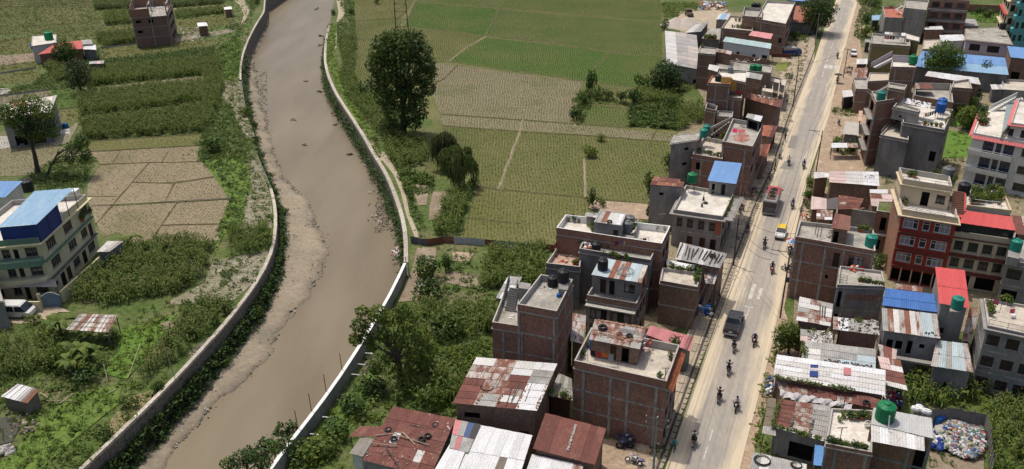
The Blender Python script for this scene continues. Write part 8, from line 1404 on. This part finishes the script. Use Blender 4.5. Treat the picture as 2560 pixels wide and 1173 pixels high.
T = thing('jeep', 'old brown open jeep wreck in the sand yard', 'jeep'); jb = M('jeep_brown',(.17,.13,.09),(.12,.09,.06),scale=2); extr(T,'body',[(-1.5,.45,.7),(-1.5,1.0,.7),(.2,1.0,.7),(.3,.95,.7),(1.5,.95,.62),(1.55,.45,.65)],jb); bx(T,'canopy',jb,0,-.7,1.55,1.35,1.5,.06); bx(T,'windscreen',glass,0,.3,1.0,1.3,.05,.5); bx(T,'cabin_frame',jb,0,-.75,1.0,1.25,1.35,.55)
wheels(T,((-.65,-.95),(.65,-.95),(-.65,1.0),(.65,1.0)),.36); p = at(q('H',645,320)[0]); T.location = (p.x,p.y,.03); T.rotation_euler = (0,0,pi+.1); T.scale = (1.3,1.3,1.3)
# ---- motorbikes and riders
def skin_person(kind):
    """one continuous body grown round a jointed skeleton"""
    if kind == 'ride': J = dict(pel=(0,-.18,.88,.15),ch=(0,-.06,1.2,.17),nk=(0,.0,1.42,.06),hd=(0,.04,1.56,.1),tp=(0,.04,1.68,.075),sl=(-.2,-.04,1.34,.075),sr=(.2,-.04,1.34,.075),el=(-.3,.14,1.12,.052),er=(.3,.14,1.12,.052),hl=(-.31,.4,1.04,.036),hr=(.31,.4,1.04,.036),ul=(-.11,-.12,.84,.11),ur=(.11,-.12,.84,.11),kl=(-.24,.24,.74,.075),kr=(.24,.24,.74,.075),al=(-.22,.06,.34,.05),ar=(.22,.06,.34,.05),tl=(-.22,.24,.3,.04),tr=(.22,.24,.3,.04))
    else: J = dict(pel=(0,0,.94,.14),ch=(0,.02,1.25,.17),nk=(0,.03,1.47,.06),hd=(0,.06,1.6,.1),tp=(0,.06,1.72,.075),sl=(-.2,.02,1.4,.075),sr=(.2,.02,1.4,.075),el=(-.27,-.1,1.14,.05),er=(.27,.12,1.14,.05),hl=(-.27,-.02,.9,.036),hr=(.28,.3,.98,.036),ul=(-.1,0,.88,.11),ur=(.1,0,.88,.11),kl=(-.11,.2,.5,.075),kr=(.11,-.08,.5,.075),al=(-.11,.14,.09,.05),ar=(.11,-.34,.14,.05),tl=(-.11,.3,.05,.04),tr=(.11,-.2,.05,.04))
    E_ = ['pel ch','ch nk','nk hd','hd tp','ch sl','sl el','el hl','ch sr','sr er','er hr','pel ul','ul kl','kl al','al tl','pel ur','ur kr','kr ar','ar tr']; names = list(J); P_ = [J[n][:3] for n in names]; R_ = [J[n][3] for n in names]; ED = [tuple(names.index(x) for x in e.split()) for e in E_]
    for s, h in ((-1,'hl'),(1,'hr')):
        b = J[h]
        for k in range(5):
            dx = (k-2)*.02 if k else s*-.05; i = len(P_); P_.append((b[0]+dx,b[1]+(.06 if k else .03),b[2]-.02)); R_.append(.011); P_.append((b[0]+dx*1.1,b[1]+(.1-.006*abs(k-2) if k else .06),b[2]-.055)); R_.append(.009); ED += [(names.index(h),i),(i,i+1)]
    me = bpy.data.meshes.new('p'); me.from_pydata(P_,ED,[]); o = bpy.data.objects.new('p',me); COL.objects.link(o); o.modifiers.new('s','SKIN')
    for k, sv in enumerate(me.skin_vertices[0].data): sv.radius = (R_[k],R_[k]*.9); sv.use_root = (k == 0)
    sb = o.modifiers.new('u','SUBSURF'); sb.levels = 1; dg = bpy.context.evaluated_depsgraph_get(); out = bpy.data.meshes.new_from_object(o.evaluated_get(dg)); bpy.data.objects.remove(o)
    SA = [J[k][:3] for k in ('pel','ch','sl','sr','el','er')]; reg = {'shirt':[('pel','ch'),('ch','sl'),('sl','el'),('ch','sr'),('sr','er'),('ch','nk')],'pants':[('ul','kl'),('kl','al'),('ur','kr'),('kr','ar'),('pel','ul'),('pel','ur')],'shoe':[('al','tl'),('ar','tr')],'skin':[('nk','hd'),('hd','tp'),('el','hl'),('er','hr')]}
    order = ['shirt','pants','shoe','skin']; mi = []
    def dist(p, a, b2):
        a, b2 = Vector(a), Vector(b2); d = b2-a; t = max(0,min(1,(p-a).dot(d)/d.length_squared)); return (p-a-d*t).length
    for f in out.polygons:
        c = f.center; mi.append(min(range(4), key=lambda k: min(dist(c,J[x][:3],J[y][:3])-min(J[x][3],J[y][3]) for x,y in reg[order[k]])))
    for k in order: out.materials.append(dark)
    out.polygons.foreach_set('material_index', mi); out.polygons.foreach_set('use_smooth',[True]*len(mi)); return out
PM = {k: skin_person(k) for k in ('ride','walk')}; skinm = M('skin',(.26,.14,.085),(.22,.12,.075),scale=3); shoem = M('shoe',(.03,.028,.025),(.05,.04,.03),scale=3); helm = {k: paint('helmet_'+k,v,.25) for k,v in dict(black=(.02,.02,.022),red=(.3,.03,.03),blue=(.03,.06,.25),white=(.6,.6,.6)).items()}
def person(kind, label, loc, rz, shirt, pants=(.03,.035,.05), helmet='black', pack=False):
    me = PM[kind].copy(); 
    for k, m_ in enumerate((clothm(shirt),clothm(pants),shoem,skinm)): me.materials[k] = m_
    T = link('person', me, label=label, cat='person'); T.location = loc; T.rotation_euler = (0,0,rz); z = 1.60 if kind == 'ride' else 1.65; y = .04 if kind == 'ride' else .055
    if helmet:
        MB().lathe([(.02,-.12),(.115,-.1),(.14,0),(.125,.08),(.08,.13),(.01,.15)],12,(0,y,z)).build('helmet',helm[helmet],T,local=True,smooth=True); bx(T,'visor',glass,0,y+.115,z-.03,.18,.05,.08)
    else: MB().lathe([(.085,.0),(.112,.04),(.10,.1),(.05,.135),(.01,.145)],10,(0,y-.015,z)).build('hair',iron,T,local=True,smooth=True)
    bx(T,'nose',skinm,0,y+.1,z-.05,.025,.03,.04)
    if pack: bx(T,'backpack',clothm((.03,.03,.035)),0,-.3,1.0,.32,.2,.45)
    return T
def motorbike(colr, scooter=False):
    T = thing('motorbike','-','motorbike'); c = paint('bike_%d' % len(MATS), colr); 
    for y in (-.62,.68):
        o = MB().torus((0,0,0),.24,.06,(1,0,0),n=14,k=6).build('wheel',rubber,T,local=True,smooth=True); o.location = (0,y,.3); MB().lathe([(.1,-.03),(.1,.03)],8).build('hub',steel,o,local=True).rotation_euler = (0,pi/2,0)
    extr(T,'fuel_tank' if not scooter else 'front_apron',[(-.1,.62,.1),(-.05,.86,.13),(.25,.92,.15),(.42,.75,.1)] if not scooter else [(.3,.35,.2),(.36,.95,.2),(.48,1.0,.16),(.5,.4,.12)],c)
    extr(T,'seat',[(-.85,.78,.1),(-.8,.86,.13),(-.1,.82,.14),(-.05,.74,.1)],rubber); extr(T,'tail',[(-.95,.72,.06),(-.9,.84,.09),(-.3,.78,.12),(-.3,.55,.12),(-.7,.6,.1)],c); bx(T,'engine',iron,0,.08,.28,.3,.45,.34)
    MB().tube([(0,.68,.3),(0,.42,1.0)],.035,6).build('fork',steel,T,local=True); MB().tube([(-.36,.32,1.02),(-.2,.4,1.02),(.2,.4,1.02),(.36,.32,1.02)],.02,5).build('handlebar',iron,T,local=True); bx(T,'headlight',white,0,.58,.85,.18,.08,.15); bx(T,'tail_light',redp,0,-.96,.74,.14,.04,.07); bx(T,'number_plate',white,0,-.93,.5,.2,.02,.13); MB().tube([(.16,.1,.3),(.18,-.75,.36)],.04,6).build('exhaust',steel,T,local=True)
    for s in (-1,1): MB().tube([(s*.26,.36,1.02),(s*.34,.36,1.2)],.012,4).build('mirror_stalk',iron,T,local=True); bx(T,'mirror',iron,s*.36,.36,1.18,.13,.03,.08)
    return T
for r_, x_, y_, aw, bc, sh, hl, pk, sc, lb in (
 ('W',375,930,1,(.25,.03,.04),(.45,.44,.42),'black',True,False,'rider with a dark backpack nearest the bottom of the road'),('W',628,490,1,(.12,.03,.03),(.09,.025,.035),'black',False,False,'rider in maroon going away near the bottom of the road'),('W',800,580,0,(.1,.03,.04),(.62,.62,.62),'black',False,False,'rider in white sleeves coming towards the camera'),
 ('W',722,215,1,(.03,.03,.035),(.03,.032,.04),'black',False,False,'broad rider in black going away behind the pickup'),('X',288,1160,1,(.04,.04,.045),(.03,.03,.03),'black',False,False,'rider in black close behind the pickup'),('X',488,1105,0,(.35,.04,.06),(.05,.05,.14),'white',False,False,'rider on a red motorbike passing the pickup'),
 ('X',661,400,0,(.55,.03,.07),(.035,.03,.035),'black',False,True,'rider on a bright red scooter below the crossarm pole'),('X',588,158,1,(.2,.04,.05),(.05,.035,.06),'black',False,False,'rider in dark purple beside the taxi'),('Y',470,905,0,(.5,.03,.05),(.05,.09,.28),'blue',False,False,'rider in blue on a red motorbike beside the bus'),
 ('Y',433,482,1,(.04,.04,.045),(.5,.48,.46),'black',False,False,'rider in pale shirt on the asphalt patch'),('Y',580,515,0,(.03,.035,.05),(.04,.06,.24),'blue',False,False,'rider in dark blue on a black motorbike up the road'),('Z',597,575,1,(.06,.03,.03),(.05,.03,.035),'black',False,False,'distant rider before the crossing marks'),('D',1310,1075,1,(.03,.03,.04),(.05,.06,.12),'black',False,False,'rider at the left kerb beside the shaded shops'),('Z',597,815,0,(.04,.04,.04),(.06,.04,.04),'black',False,False,'rider carrying a wide umbrella on the far road')):
    T = motorbike(bc, sc); rz = HD+(0 if aw else pi)+ru(-.06,.06); p = at(q(r_,x_,y_)[0]); T.location = (p.x,p.y,RZ+.002); T.rotation_euler = (0,0,rz); T['label'] = 'motorbike under the '+lb; T['group'] = 'motorbikes on the road'; P_ = person('ride', lb, (p.x,p.y,RZ+.002), rz, sh, helmet=hl, pack=pk)
    if 'umbrella' in lb: U_ = thing('umbrella','wide dark umbrella over the distant motorbike rider','umbrella',(p.x,p.y,RZ+1.1)); MB().tube([(.2,.2,0),(.1,0,1.1)],.02,5).build('shaft',iron,U_,local=True); MB().lathe([(1.0,.85),(.6,1.05),(.05,1.18)],10).build('canopy',clothm((.06,.06,.06)),U_,local=True)
for r_, x_, y_, a, bc, lb in (('Y',585,865,.3,(.3,.06,.05),'reddish motorbike parked on the right edge of the road'),('X',808,395,1.2,(.6,.6,.6),'white scooter parked beside the brick house corner'),('X',838,405,1.0,(.5,.04,.08),'red scooter parked beside the brick house corner'),('X',838,250,.5,(.04,.04,.04),'black motorbike parked under the striped parasol'),('X',840,205,.5,(.05,.04,.04),'dark motorbike parked behind the striped parasol'),('Z',700,735,1.3,(.04,.04,.05),'near one of the motorbikes parked by the far kiosk'),('Z',715,690,1.2,(.15,.1,.14),'far one of the motorbikes parked by the far kiosk'),('K',212,800,.2,(.04,.04,.05),'lone motorbike parked in the dusty roadside yard'),('Y',243,600,.1,(.05,.05,.05),'motorbike parked on the left pavement near the bus'),('Y',345,415,.2,(.2,.2,.22),'motorbike stopped at the left kerb with a white-shirted man'),('D',1230,800,.6,(.25,.04,.05),'first motorbike in the shade of the grey house'),('D',1200,840,.6,(.04,.04,.05),'second motorbike in the shade of the grey house'),('D',1320,600,1.3,(.05,.05,.06),'first motorbike in the shade behind the grey house'),('D',1370,590,1.2,(.3,.3,.3),'second motorbike in the shade behind the grey house'),('D',1330,680,1.1,(.35,.05,.05),'red motorbike in the shade behind the grey house'),('i',1000,1158,1.4,(.04,.06,.2),'blue motorbike fallen on the bare lot')):
    T = motorbike(bc, 'scooter' in lb); p = at(q(r_,x_,y_)[0]); T.location = (p.x,p.y,RZ+.02); T.rotation_euler = (0,0,HD+a); T['label'] = lb; T['group'] = 'parked motorbikes'
    if 'fallen' in lb: T.rotation_euler = (0,1.3,HD+1.4); T.location.z += .25
    else: T.rotation_euler[1] = .12
for r_, x_, y_, a, sh, pa, lb in (('W',182,1005,2.6,(.04,.25,.24),(.03,.06,.1),'man in teal shirt walking at the left edge of the road'),('Y',398,255,0,(.03,.03,.045),(.03,.03,.04),'man in dark clothes walking on the left roadside'),('M',115,785,pi,(.34,.27,.22),(.16,.12,.1),'figure in brown standing near the orange goods'),('Y',350,400,0,(.6,.62,.66),(.05,.06,.1),'white-shirted man beside the bike at the left kerb'),('X',848,395,.5,(.5,.5,.52),(.4,.05,.1),'person in pale top beside the parked scooters'),('c',85,700,.4,(.3,.3,.3),(.2,.2,.2),'person with a red cap beside the tin hut')):
    p = at(q(r_,x_,y_)[0]); person('walk', lb, (p.x,p.y,RZ+.002), HD+a, sh, pa, 'red' if 'red cap' in lb else None)
T = thing('parasol','red, white and blue striped street parasol beside the brick house','parasol',at(q('X',852,190)[0])); MB().tube([(0,0,0),(0,0,2.1)],.025,5).build('shaft',steel,T,local=True)
for k in range(8): a0,a1 = 2*pi*k/8,2*pi*(k+1)/8; MB().face([(0,0,2.2),(1.0*math.cos(a0),1.0*math.sin(a0),1.75),(1.0*math.cos(a1),1.0*math.sin(a1),1.75)]).build('canopy_panel',clothm([(.5,.05,.04),(.6,.6,.6),(.1,.25,.5)][k%3]),T,local=True)
# ---- utility poles and cables
polem = M('pole_cement',(.26,.25,.235),(.2,.19,.18),scale=2)
def upole(label, base, h, m=polem, arm=1.1, r=.13, offx=0, box=False, trans=0):
    p = at(base) if not isinstance(base, Vector) else base; T = thing('utility_pole', label, 'utility pole', p); d = Vc((ROADDIR.y,-ROADDIR.x,0)); MB().tube([p,p+Vc((0,0,h))],[r,r*.7],8).build('pole_shaft',m,T); tops = []
    for k in range(2 if trans else 1):
        zz = h-.25-.7*k; a,b2 = p+d*(-arm+offx)+Vc((0,0,zz)), p+d*(arm+offx)+Vc((0,0,zz)); MB().tube([a,b2],.05,4).build('crossarm',iron,T)
        for t in (.04,.5,.96): c = lerp(a,b2,t); MB().lathe([(.05,0),(.07,.08),(.05,.16),(.02,.2)],8,c).build('insulator',conc_l,T); tops.append(c+Vc((0,0,.2)))
    MB().tube([p+Vc((0,0,h-1.2)), p+d*(offx if offx else arm*.7)+Vc((0,0,h-.3))],.03,4).build('brace',iron,T)
    if box: MB().box(p+Vc((.2,0,h*.55)),.35,.3,.6).build('meter_box',iron,T)
    return tops
def cable(label, pts, sag=.8, r=.022, group='overhead cables'):
    P_ = []
    for a,b2 in zip(pts[:-1],pts[1:]): P_ += [lerp(a,b2,k/10)-Vc((0,0,sag*4*(k/10)*(1-k/10))) for k in range(10)]
    MB().tube(P_+[pts[-1]],r,4,cap=False).build('overhead_cable',iron,label=label,cat='cable',group=group)
k1 = upole('cement utility pole with a loaded crossarm at the bottom left kerb', at((1630,1215)), 8.2, box=True, trans=1); k2 = upole('tangled service pole on the left pavement beside the pale tin roof', at((1833,664)), height((1852,545),(1833,664)), M('pole_black',(.05,.045,.04),(.08,.07,.06),scale=2), .8, box=True, trans=1); k3 = upole('leaning pole on the left of the far dusty yard', (1982,268), height((2003,161),(1982,268)), M('pole_iron',(.09,.08,.07),(.06,.055,.05),scale=2)); k4 = upole('grey cross-topped pole beside the dark far tree', (2037,114), height((2056,33),(2037,114)))
r1 = upole('iron pole with one-sided crossarm beside the road opposite the pickup', (1950,796), height((1956,627),(1950,796)), MATS['pole_iron'], .9, .11, -1.3, box=True); r2 = upole('iron pole with one-sided crossarm beside the dusty yard', (2040,430), height((2061,326),(2040,430)), MATS['pole_iron'], .9, .11, -1.3); r3 = upole('iron pole beside the far parked car', (2108,196), height((2115,121),(2108,196)), MATS['pole_iron'], .8, .11)
pole('short wooden post on the left pavement near the bus', at(q('Y',295,535)[0]), at(q('Y',300,535)[0])+Vc((0,0,2.2)), .12, wood, 'post', 'post')
for k in range(3): cable('cable between the bottom pole and the tangled service pole', [k1[k],k2[k]]); cable('cable between the tangled pole and the leaning far pole', [k2[k],k3[k]]); cable('cable between the leaning pole and the cross-topped pole', [k3[k],k4[k]]); cable('cable between the two one-sided poles', [r1[k],r2[k]]); cable('cable beyond the second one-sided pole', [r2[k],r3[k]])
for k in range(4): cable('low service cable along the left pavement', [k1[3]+Vc((.1*k,0,-1.5-.2*k)),k2[3]+Vc((.1*k,0,-1.4-.2*k)),k3[0]+Vc((.1*k,0,-1.5-.2*k))], .9, .03)
cable('slack cable slung across the road from the tangled pole', [k2[1]+Vc((0,0,-.8)),r1[1]+Vc((0,0,-.8))], 1.0, .03); cable('second slack cable slung across the road', [k2[3],r1[0]+Vc((0,0,-1.6))], 1.4, .03); cable('cable to the roof of the brick house across the road', [k2[2],Vc((PC1[3].x,PC1[3].y,9.3))], .8, .025); cable('cable crossing the far road', [k3[1],r3[1]], .8, .03); cable('cable along the right houses', [r1[2],Vc((PC4[3].x,PC4[3].y,11.5))], .6, .025)
T = thing('pylon','dark steel lattice power pylon behind the huge tree','pylon',at(d__(1072,245)[0])); b = T.location; hh = 17
for s in (-1,1): MB().tube([b+Vc((s*1.9,0,0)),b+Vc((s*1.5,0,hh))],.13,4).build('leg',iron,T)
for k in range(7): MB().tube([b+Vc((-1.8,0,2.2*k+2)),b+Vc((1.8,0,2.2*k+2))],.07,4).build('rung',iron,T); MB().tube([b+Vc((-1.8,0,2.2*k+2)),b+Vc((1.8,0,2.2*k+4.2))],.045,4).build('brace',iron,T)
MB().tube([b+Vc((-3.4,0,hh-1)),b+Vc((3.4,0,hh-1))],.1,4).build('crossarm',iron,T)
for k in range(4): cable('high power line crossing the river from the pylon', [b+Vc((-3.2+2.1*k,0,hh-1)), b+Vc((-95,-40-3*k,19))], 3.0, .03, 'high power lines')
p = at(c_(1338,675)[0],-3.3); pole('bare mast standing on the sand against the left river wall', p, p+Vc((-.6,0,7.2)), .07, steel, 'mast', 'mast')
for k,(x_,y0,y1) in enumerate(((632,455,405),(516,610,545),(408,755,685),(308,880,785))): p = at(f_(x_,y0)[0],1.6); pole(('rusty rebar post on the flood wall, %s one' % ('furthest','second','third','nearest')[k]), p, p+Vc((-.05,0,2.4)), .05, rust_o, 'rebar_post', 'post')
for x_,y_ in ((715,478),(815,322),(500,790),(410,915),(760,403)): a = at(f_(x_-14,y_)[0],.9); pole('white drain pipe sticking out of the flood wall', a, a+Vc((.9,-.1,-.05)), .06, white, 'drain_pipe', 'pipe', 'drain pipes of the flood wall')
# ---- fences
def panel_fence(label, pts, h, mats, step=.9, z=0, name='fence'):
    P_ = ats(pts); T = thing(name, label, 'fence', P_[0]); k = 0
    for a,b2 in zip(P_[:-1],P_[1:]):
        n = max(1,int((b2-a).length/step))
        for j in range(n):
            c,e = lerp(a,b2,j/n), lerp(a,b2,(j+1)/n); d = (e-c).normalized(); nn = Vc((d.y,-d.x,0)); h0,h1 = h*ru(.9,1.06),h*ru(.9,1.06); mb = MB(); K = 5
            for i in range(K): u0,u1 = i/K,(i+1)/K; o0,o1 = .04*(i%2),.04*((i+1)%2); mb.face([lerp(c,e,u0)+nn*o0,lerp(c,e,u1)+nn*o1,lerp(c,e,u1)+nn*o1+Vc((0,0,lerp(h0,h1,u1))),lerp(c,e,u0)+nn*o0+Vc((0,0,lerp(h0,h1,u0)))])
            mb.build('fence_panel',rc(mats),T)
            if j % 2 == 0: MB().tube([c+nn*-.06,c+nn*-.06+Vc((0,0,h+.15))],.05,5).build('post',wood_g,T)
panel_fence('low fence of grey plastic sheeting along the field edge', e_(1135,670,1260,690,1380,668,1600,682,1994,720)+q('h',200,712,430,735), 1.15, [M('sheeting_grey',(.33,.33,.34),(.25,.25,.26),scale=1.5),M('sheeting_pale',(.46,.46,.47),(.36,.36,.37),scale=1.5),M('sheeting_dark',(.12,.12,.13),(.09,.09,.1),scale=1.5),rust_o], 1.4); tin_f = M('fence_tin',(.19,.18,.17),(.15,.14,.135),scale=.8,rnd=.12,uvstreak=((.25,.2,.16),.8,.4,.64))
panel_fence('grey corrugated tin fence round the recycling heap', q('n',1180,780,1300,860,1430,845,1690,880,1720,1000,1745,1240), 2.1, [tin_f]); panel_fence('dark slab barrier leaning behind the flood wall', e_(1100,850,1130,930), 1.6, [plaster,tin_g])
# ---- recycling heap
WC = [M('waste_%d'%k,c,tuple(x*.8 for x in c),scale=3,rough=.5) for k,c in enumerate(((.6,.59,.57),(.5,.49,.47),(.07,.13,.3),(.34,.08,.07),(.12,.2,.12),(.05,.05,.05),(.4,.3,.1),(.2,.3,.36),(.38,.34,.3),(.62,.6,.58),(.25,.23,.2),(.45,.44,.43)))]
hp_ = q('n',1345,850,1560,830,1690,860,1690,1080,1600,1130,1480,1090,1370,1020); W_ = ats(hp_); ctr = sum(W_,Vector())/len(W_); gp = scatter(hp_,60,maxn=2600)
def heap_z(x,y): r = math.hypot(x-ctr.x,(y-ctr.y))/5.5; return max(0,.75*(1-r*r)+.18*math.sin(x*1.7)*math.sin(y*1.3))
_it = iter(gp.tolist()); rubble(lambda: (lambda p: (p[0],p[1],heap_z(*p)*ru(.85,1.05)))(next(_it)), len(gp), 'multicoloured heap of plastic bottles and containers in the recycling yard', 'plastic_waste_heap', WC, (.05,.34))
for k,(x_,y_) in enumerate(((1185,745),(1205,750),(1228,738),(1240,752),(1262,765),(1290,772),(1215,735),(1275,768))): p = at(q('n',x_,y_)[0],7.0); o = MB().lathe([(.1,0),(.26,.08),(.3,.26),(.24,.44),(.1,.5),(.1,.56),(.02,.58)],10).build('jerrycan',white,label='round white container stacked at the back of the smooth grey roof',cat='container',group='white containers on the grey roof',smooth=True); o.location = p
for k,(x_,y_) in enumerate(((1345,825),(1362,830),(1380,838),(1355,850))): drum(q('n',x_,y_)[0],.2,'blue',('leftmost','second','rightmost','front')[k]+' blue drum in the corner of the recycling yard',1.1)
rubble(lambda: at(q('n',ru(1310,1430),ru(880,1010))[0],ru(0,.6)), 60, 'bulging white and dark sacks beside the recycling heap', 'sacks', [white,conc_l,blue_d], (.3,.7)); rubble(lambda: at(q('n',ru(980,1090),ru(610,730))[0],ru(0,.5)), 120, 'dark heap of rags and bins behind the bare rust strip', 'junk_heap', [dark,clothm(CN['red']),blue_d,white,iron], (.12,.4)); rubble(lambda: at(q('P',ru(190,265),ru(10,250))[0],ru(.1,1.6)), 40, 'blue and white crates stacked at the road end of the strip roof', 'crates', [blue_s,white,plaster_d], (.15,.35))
rubble(lambda: at(q('M',ru(130,340),ru(760,840))[0],ru(0,.5)), 70, 'orange and white goods spread at the roadside', 'goods', [terra,clothm(CN['orange']),white,wood_g], (.1,.3)); rubble(lambda: at(q('C',ru(780,1000),ru(900,1120))[0],ru(0,.8)), 90, 'jumble of buckets and cans in the drum shop', 'shop_goods', [white,blue_s,iron,clothm(CN['yellow'])], (.1,.3))
# ---- sand heaps, rubble and stones
def heap(label, c, r, h, m):
    V = []; F = []; K = 20; g = random.Random(int(c.x*10))
    for j in range(6):
        for k in range(K): a = 2*pi*k/K; rr_ = r*(1-j/5)*(1+.08*math.sin(3*a+j)+g.uniform(-.03,.03)); V.append((c.x+rr_*math.cos(a),c.y+rr_*math.sin(a),h*(j/5)**.9))
    for j in range(5): F += [(j*K+k,j*K+(k+1)%K,(j+1)*K+(k+1)%K,(j+1)*K+k) for k in range(K)]
    fast('sand_heap',V,F,[m],label=label,cat='heap',smooth=True)
for lb,x_,y_,r,h in (('left grey-white sand heap in the yard',385,500,4.5,2.6),('right pale sand heap in the yard',600,500,5.0,2.7)): heap(lb, at(q('H',x_,y_)[0]), r, h, M('heap_sand',(.50,.44,.38),(.44,.38,.33),scale=.8))
rubble(lambda: at(q('H',ru(860,1350),ru(40,170))[0],ru(0,1.2)), 160, 'blue and orange tarpaulins over materials in the yard', 'tarp_heap', [M('tarp_sky',(.25,.36,.55),(.2,.3,.48),scale=1),clothm((.55,.2,.1)),wood_g,white], (.3,.9))
for k in range(6): a = at(q('j',1590+12*k,380)[0]); pole('pale bamboo scaffold pole leaning by the terracotta roof', a, a+Vc((ru(-1.2,.8),.6,ru(4.0,6.0))), .06, bamboo, group='bamboo by the terracotta roof')
SC_ = [conc_l,gravel,stone,soil,stone,gravel,M('stone_brown',(.22,.18,.13),(.17,.14,.1),scale=2)]
def bank_pt(): i = random.randrange(len(yy)); t = rc((random.gauss(.93,.07),ru(.1,1.0),random.gauss(.9,.1))); x0,x1 = wx[i],max(ex[i],wx[i]+.6); x = x0+(x1-x0)*t; return (x,yy[i]+ru(-.6,.6),bank_z(x,yy[i])-.04)
rubble(bank_pt, 1800, 'stones and washed-up litter along the left sand bank', 'river_stones', SC_+[stone,soil], (.06,.28)); rubble(lambda: at(a_(ru(1840,1960),ru(520,1173))[0],WZ+.05), 420, 'stony shallows at the far left edge of the river', 'river_stones', SC_, (.1,.32)); rubble(lambda: at(e_(random.gauss(930,40),ru(240,580))[0],WZ+ru(.0,.25)), 300, 'stones at the foot of the right river wall', 'river_stones', SC_, (.08,.3)); rubble(lambda: at(e_(random.gauss(1050,20),random.gauss(730,20))[0],-3.6), 50, 'red and white litter caught at the end of the right wall', 'litter', [white,clothm(CN['crimson']),SC_[0]], (.12,.35))
for x_,y_ in ((370,597),(470,672),(580,920),(690,1135),(270,880),(480,270),(470,335),(355,1065),(440,70)): rubble(lambda: at(d__(random.gauss(x_,9),random.gauss(y_,3))[0],WZ-.03), 12, 'clump of driftwood and debris in the river', 'driftwood', [stone,wood_g,dark], (.15,.5))
for lb,px,n in (('white rubbish strewn along the left bank path',a_(1640,600,1760,560,1790,800,1870,1000,1800,1010,1690,790),260),('rubbish and rubble beside the wall gravel',b_(1780,300,1990,330,1990,560,1780,560),320),('stones on the gravel heap',b_(1540,800,1970,730,1900,930,1720,1080,1300,1100),260),('rubbish along the foot of the path',b_(1790,0,1880,20,1950,220,1860,300),160),('rubble beside the river coping',c_(1370,320,1560,190,1500,280,1400,370),120),('stones beside the flood wall',f_(800,360,870,280,860,420,760,520),160),('litter on the dusty roadside yard',q('j',1450,460,1700,420,1580,700,1480,640),140),('litter and stones along the right verge',q('M',20,1000,130,700,230,300,290,100,330,100,210,500,100,850),160),('stones beside the drain of the left pavement',q('X',60,1000,330,340,380,340,120,1000),120),('rubble in the roadside yard',q('K',60,680,240,670,240,960,60,1000),90),('rubble on the far verge',q('I',400,380,520,330,600,640,360,720),160),('white scrap in the yard of the tin hut',q('L',830,340,1030,340,1020,450,850,450),120),('rubble and bricks on the bare lot',q('i',800,950,1150,1000,1100,1173,790,1173),160)):
    gp = scatter(px,30,maxn=n); it = iter(gp.tolist()); rubble(lambda: (lambda p: (p[0],p[1],.03))(next(it)), len(gp), lb, 'rubble', SC_+[stone,soil,gravel], (.05,.2))
rubble(lambda: at(c_(random.gauss(180,60),random.gauss(850,40))[0],ru(0,.8)), 50, 'broken bamboo and branches in the pond', 'branches', [bamboo,wood_g], (.06,.3)); rubble(lambda: at(c_(random.gauss(40,30),random.gauss(1030,15))[0],ru(0,.3)), 20, 'pale rocks at the pond edge', 'rocks', conc_l, (.2,.45))
T = thing('cart','wrecked blue cart with two black wheels below the brick house','cart',at(q('i',940,1010)[0])); b = T.location; MB().box(b+Vc((.2,.2,.7)),1.6,.9,.3,.4).build('cart_body',M('cart_blue',(.04,.05,.09),(.03,.035,.06),scale=2),T)
for x_ in (-.5,.5): MB().torus(b+Vc((x_,-.3,.45)),.36,.11,(.3,1,0),n=14,k=6).build('wheel',rubber,T,smooth=True)
rubble(lambda: b+Vc((ru(-1,1.2),ru(-.2,.6),ru(.6,1.2))), 16, 'rags and scrap piled on the wrecked cart', 'scrap', [MATS['cart_blue'],iron,clothm(CN['grey']),rust], (.1,.35))
T = thing('signboard','dark red shop signboard beside the roadside lawn','signboard',at(q('j',1340,690)[0])); b = T.location; MB().box(b+Vc((0,0,1.6)),4.4,.12,.9,-.1).build('board',redd,T); [MB().tube([b+Vc((s*1.9,0,0)),b+Vc((s*1.9,0,2.4))],.06,5).build('post',iron,T) for s in (-1,1)]
for lb,px in (('blue and white cloth bundle at the paddy fence',e_(1195,975)[0]),('white rag in the garden beds',e_(1370,405)[0])): heap(lb, at(px), .7, .4, white)
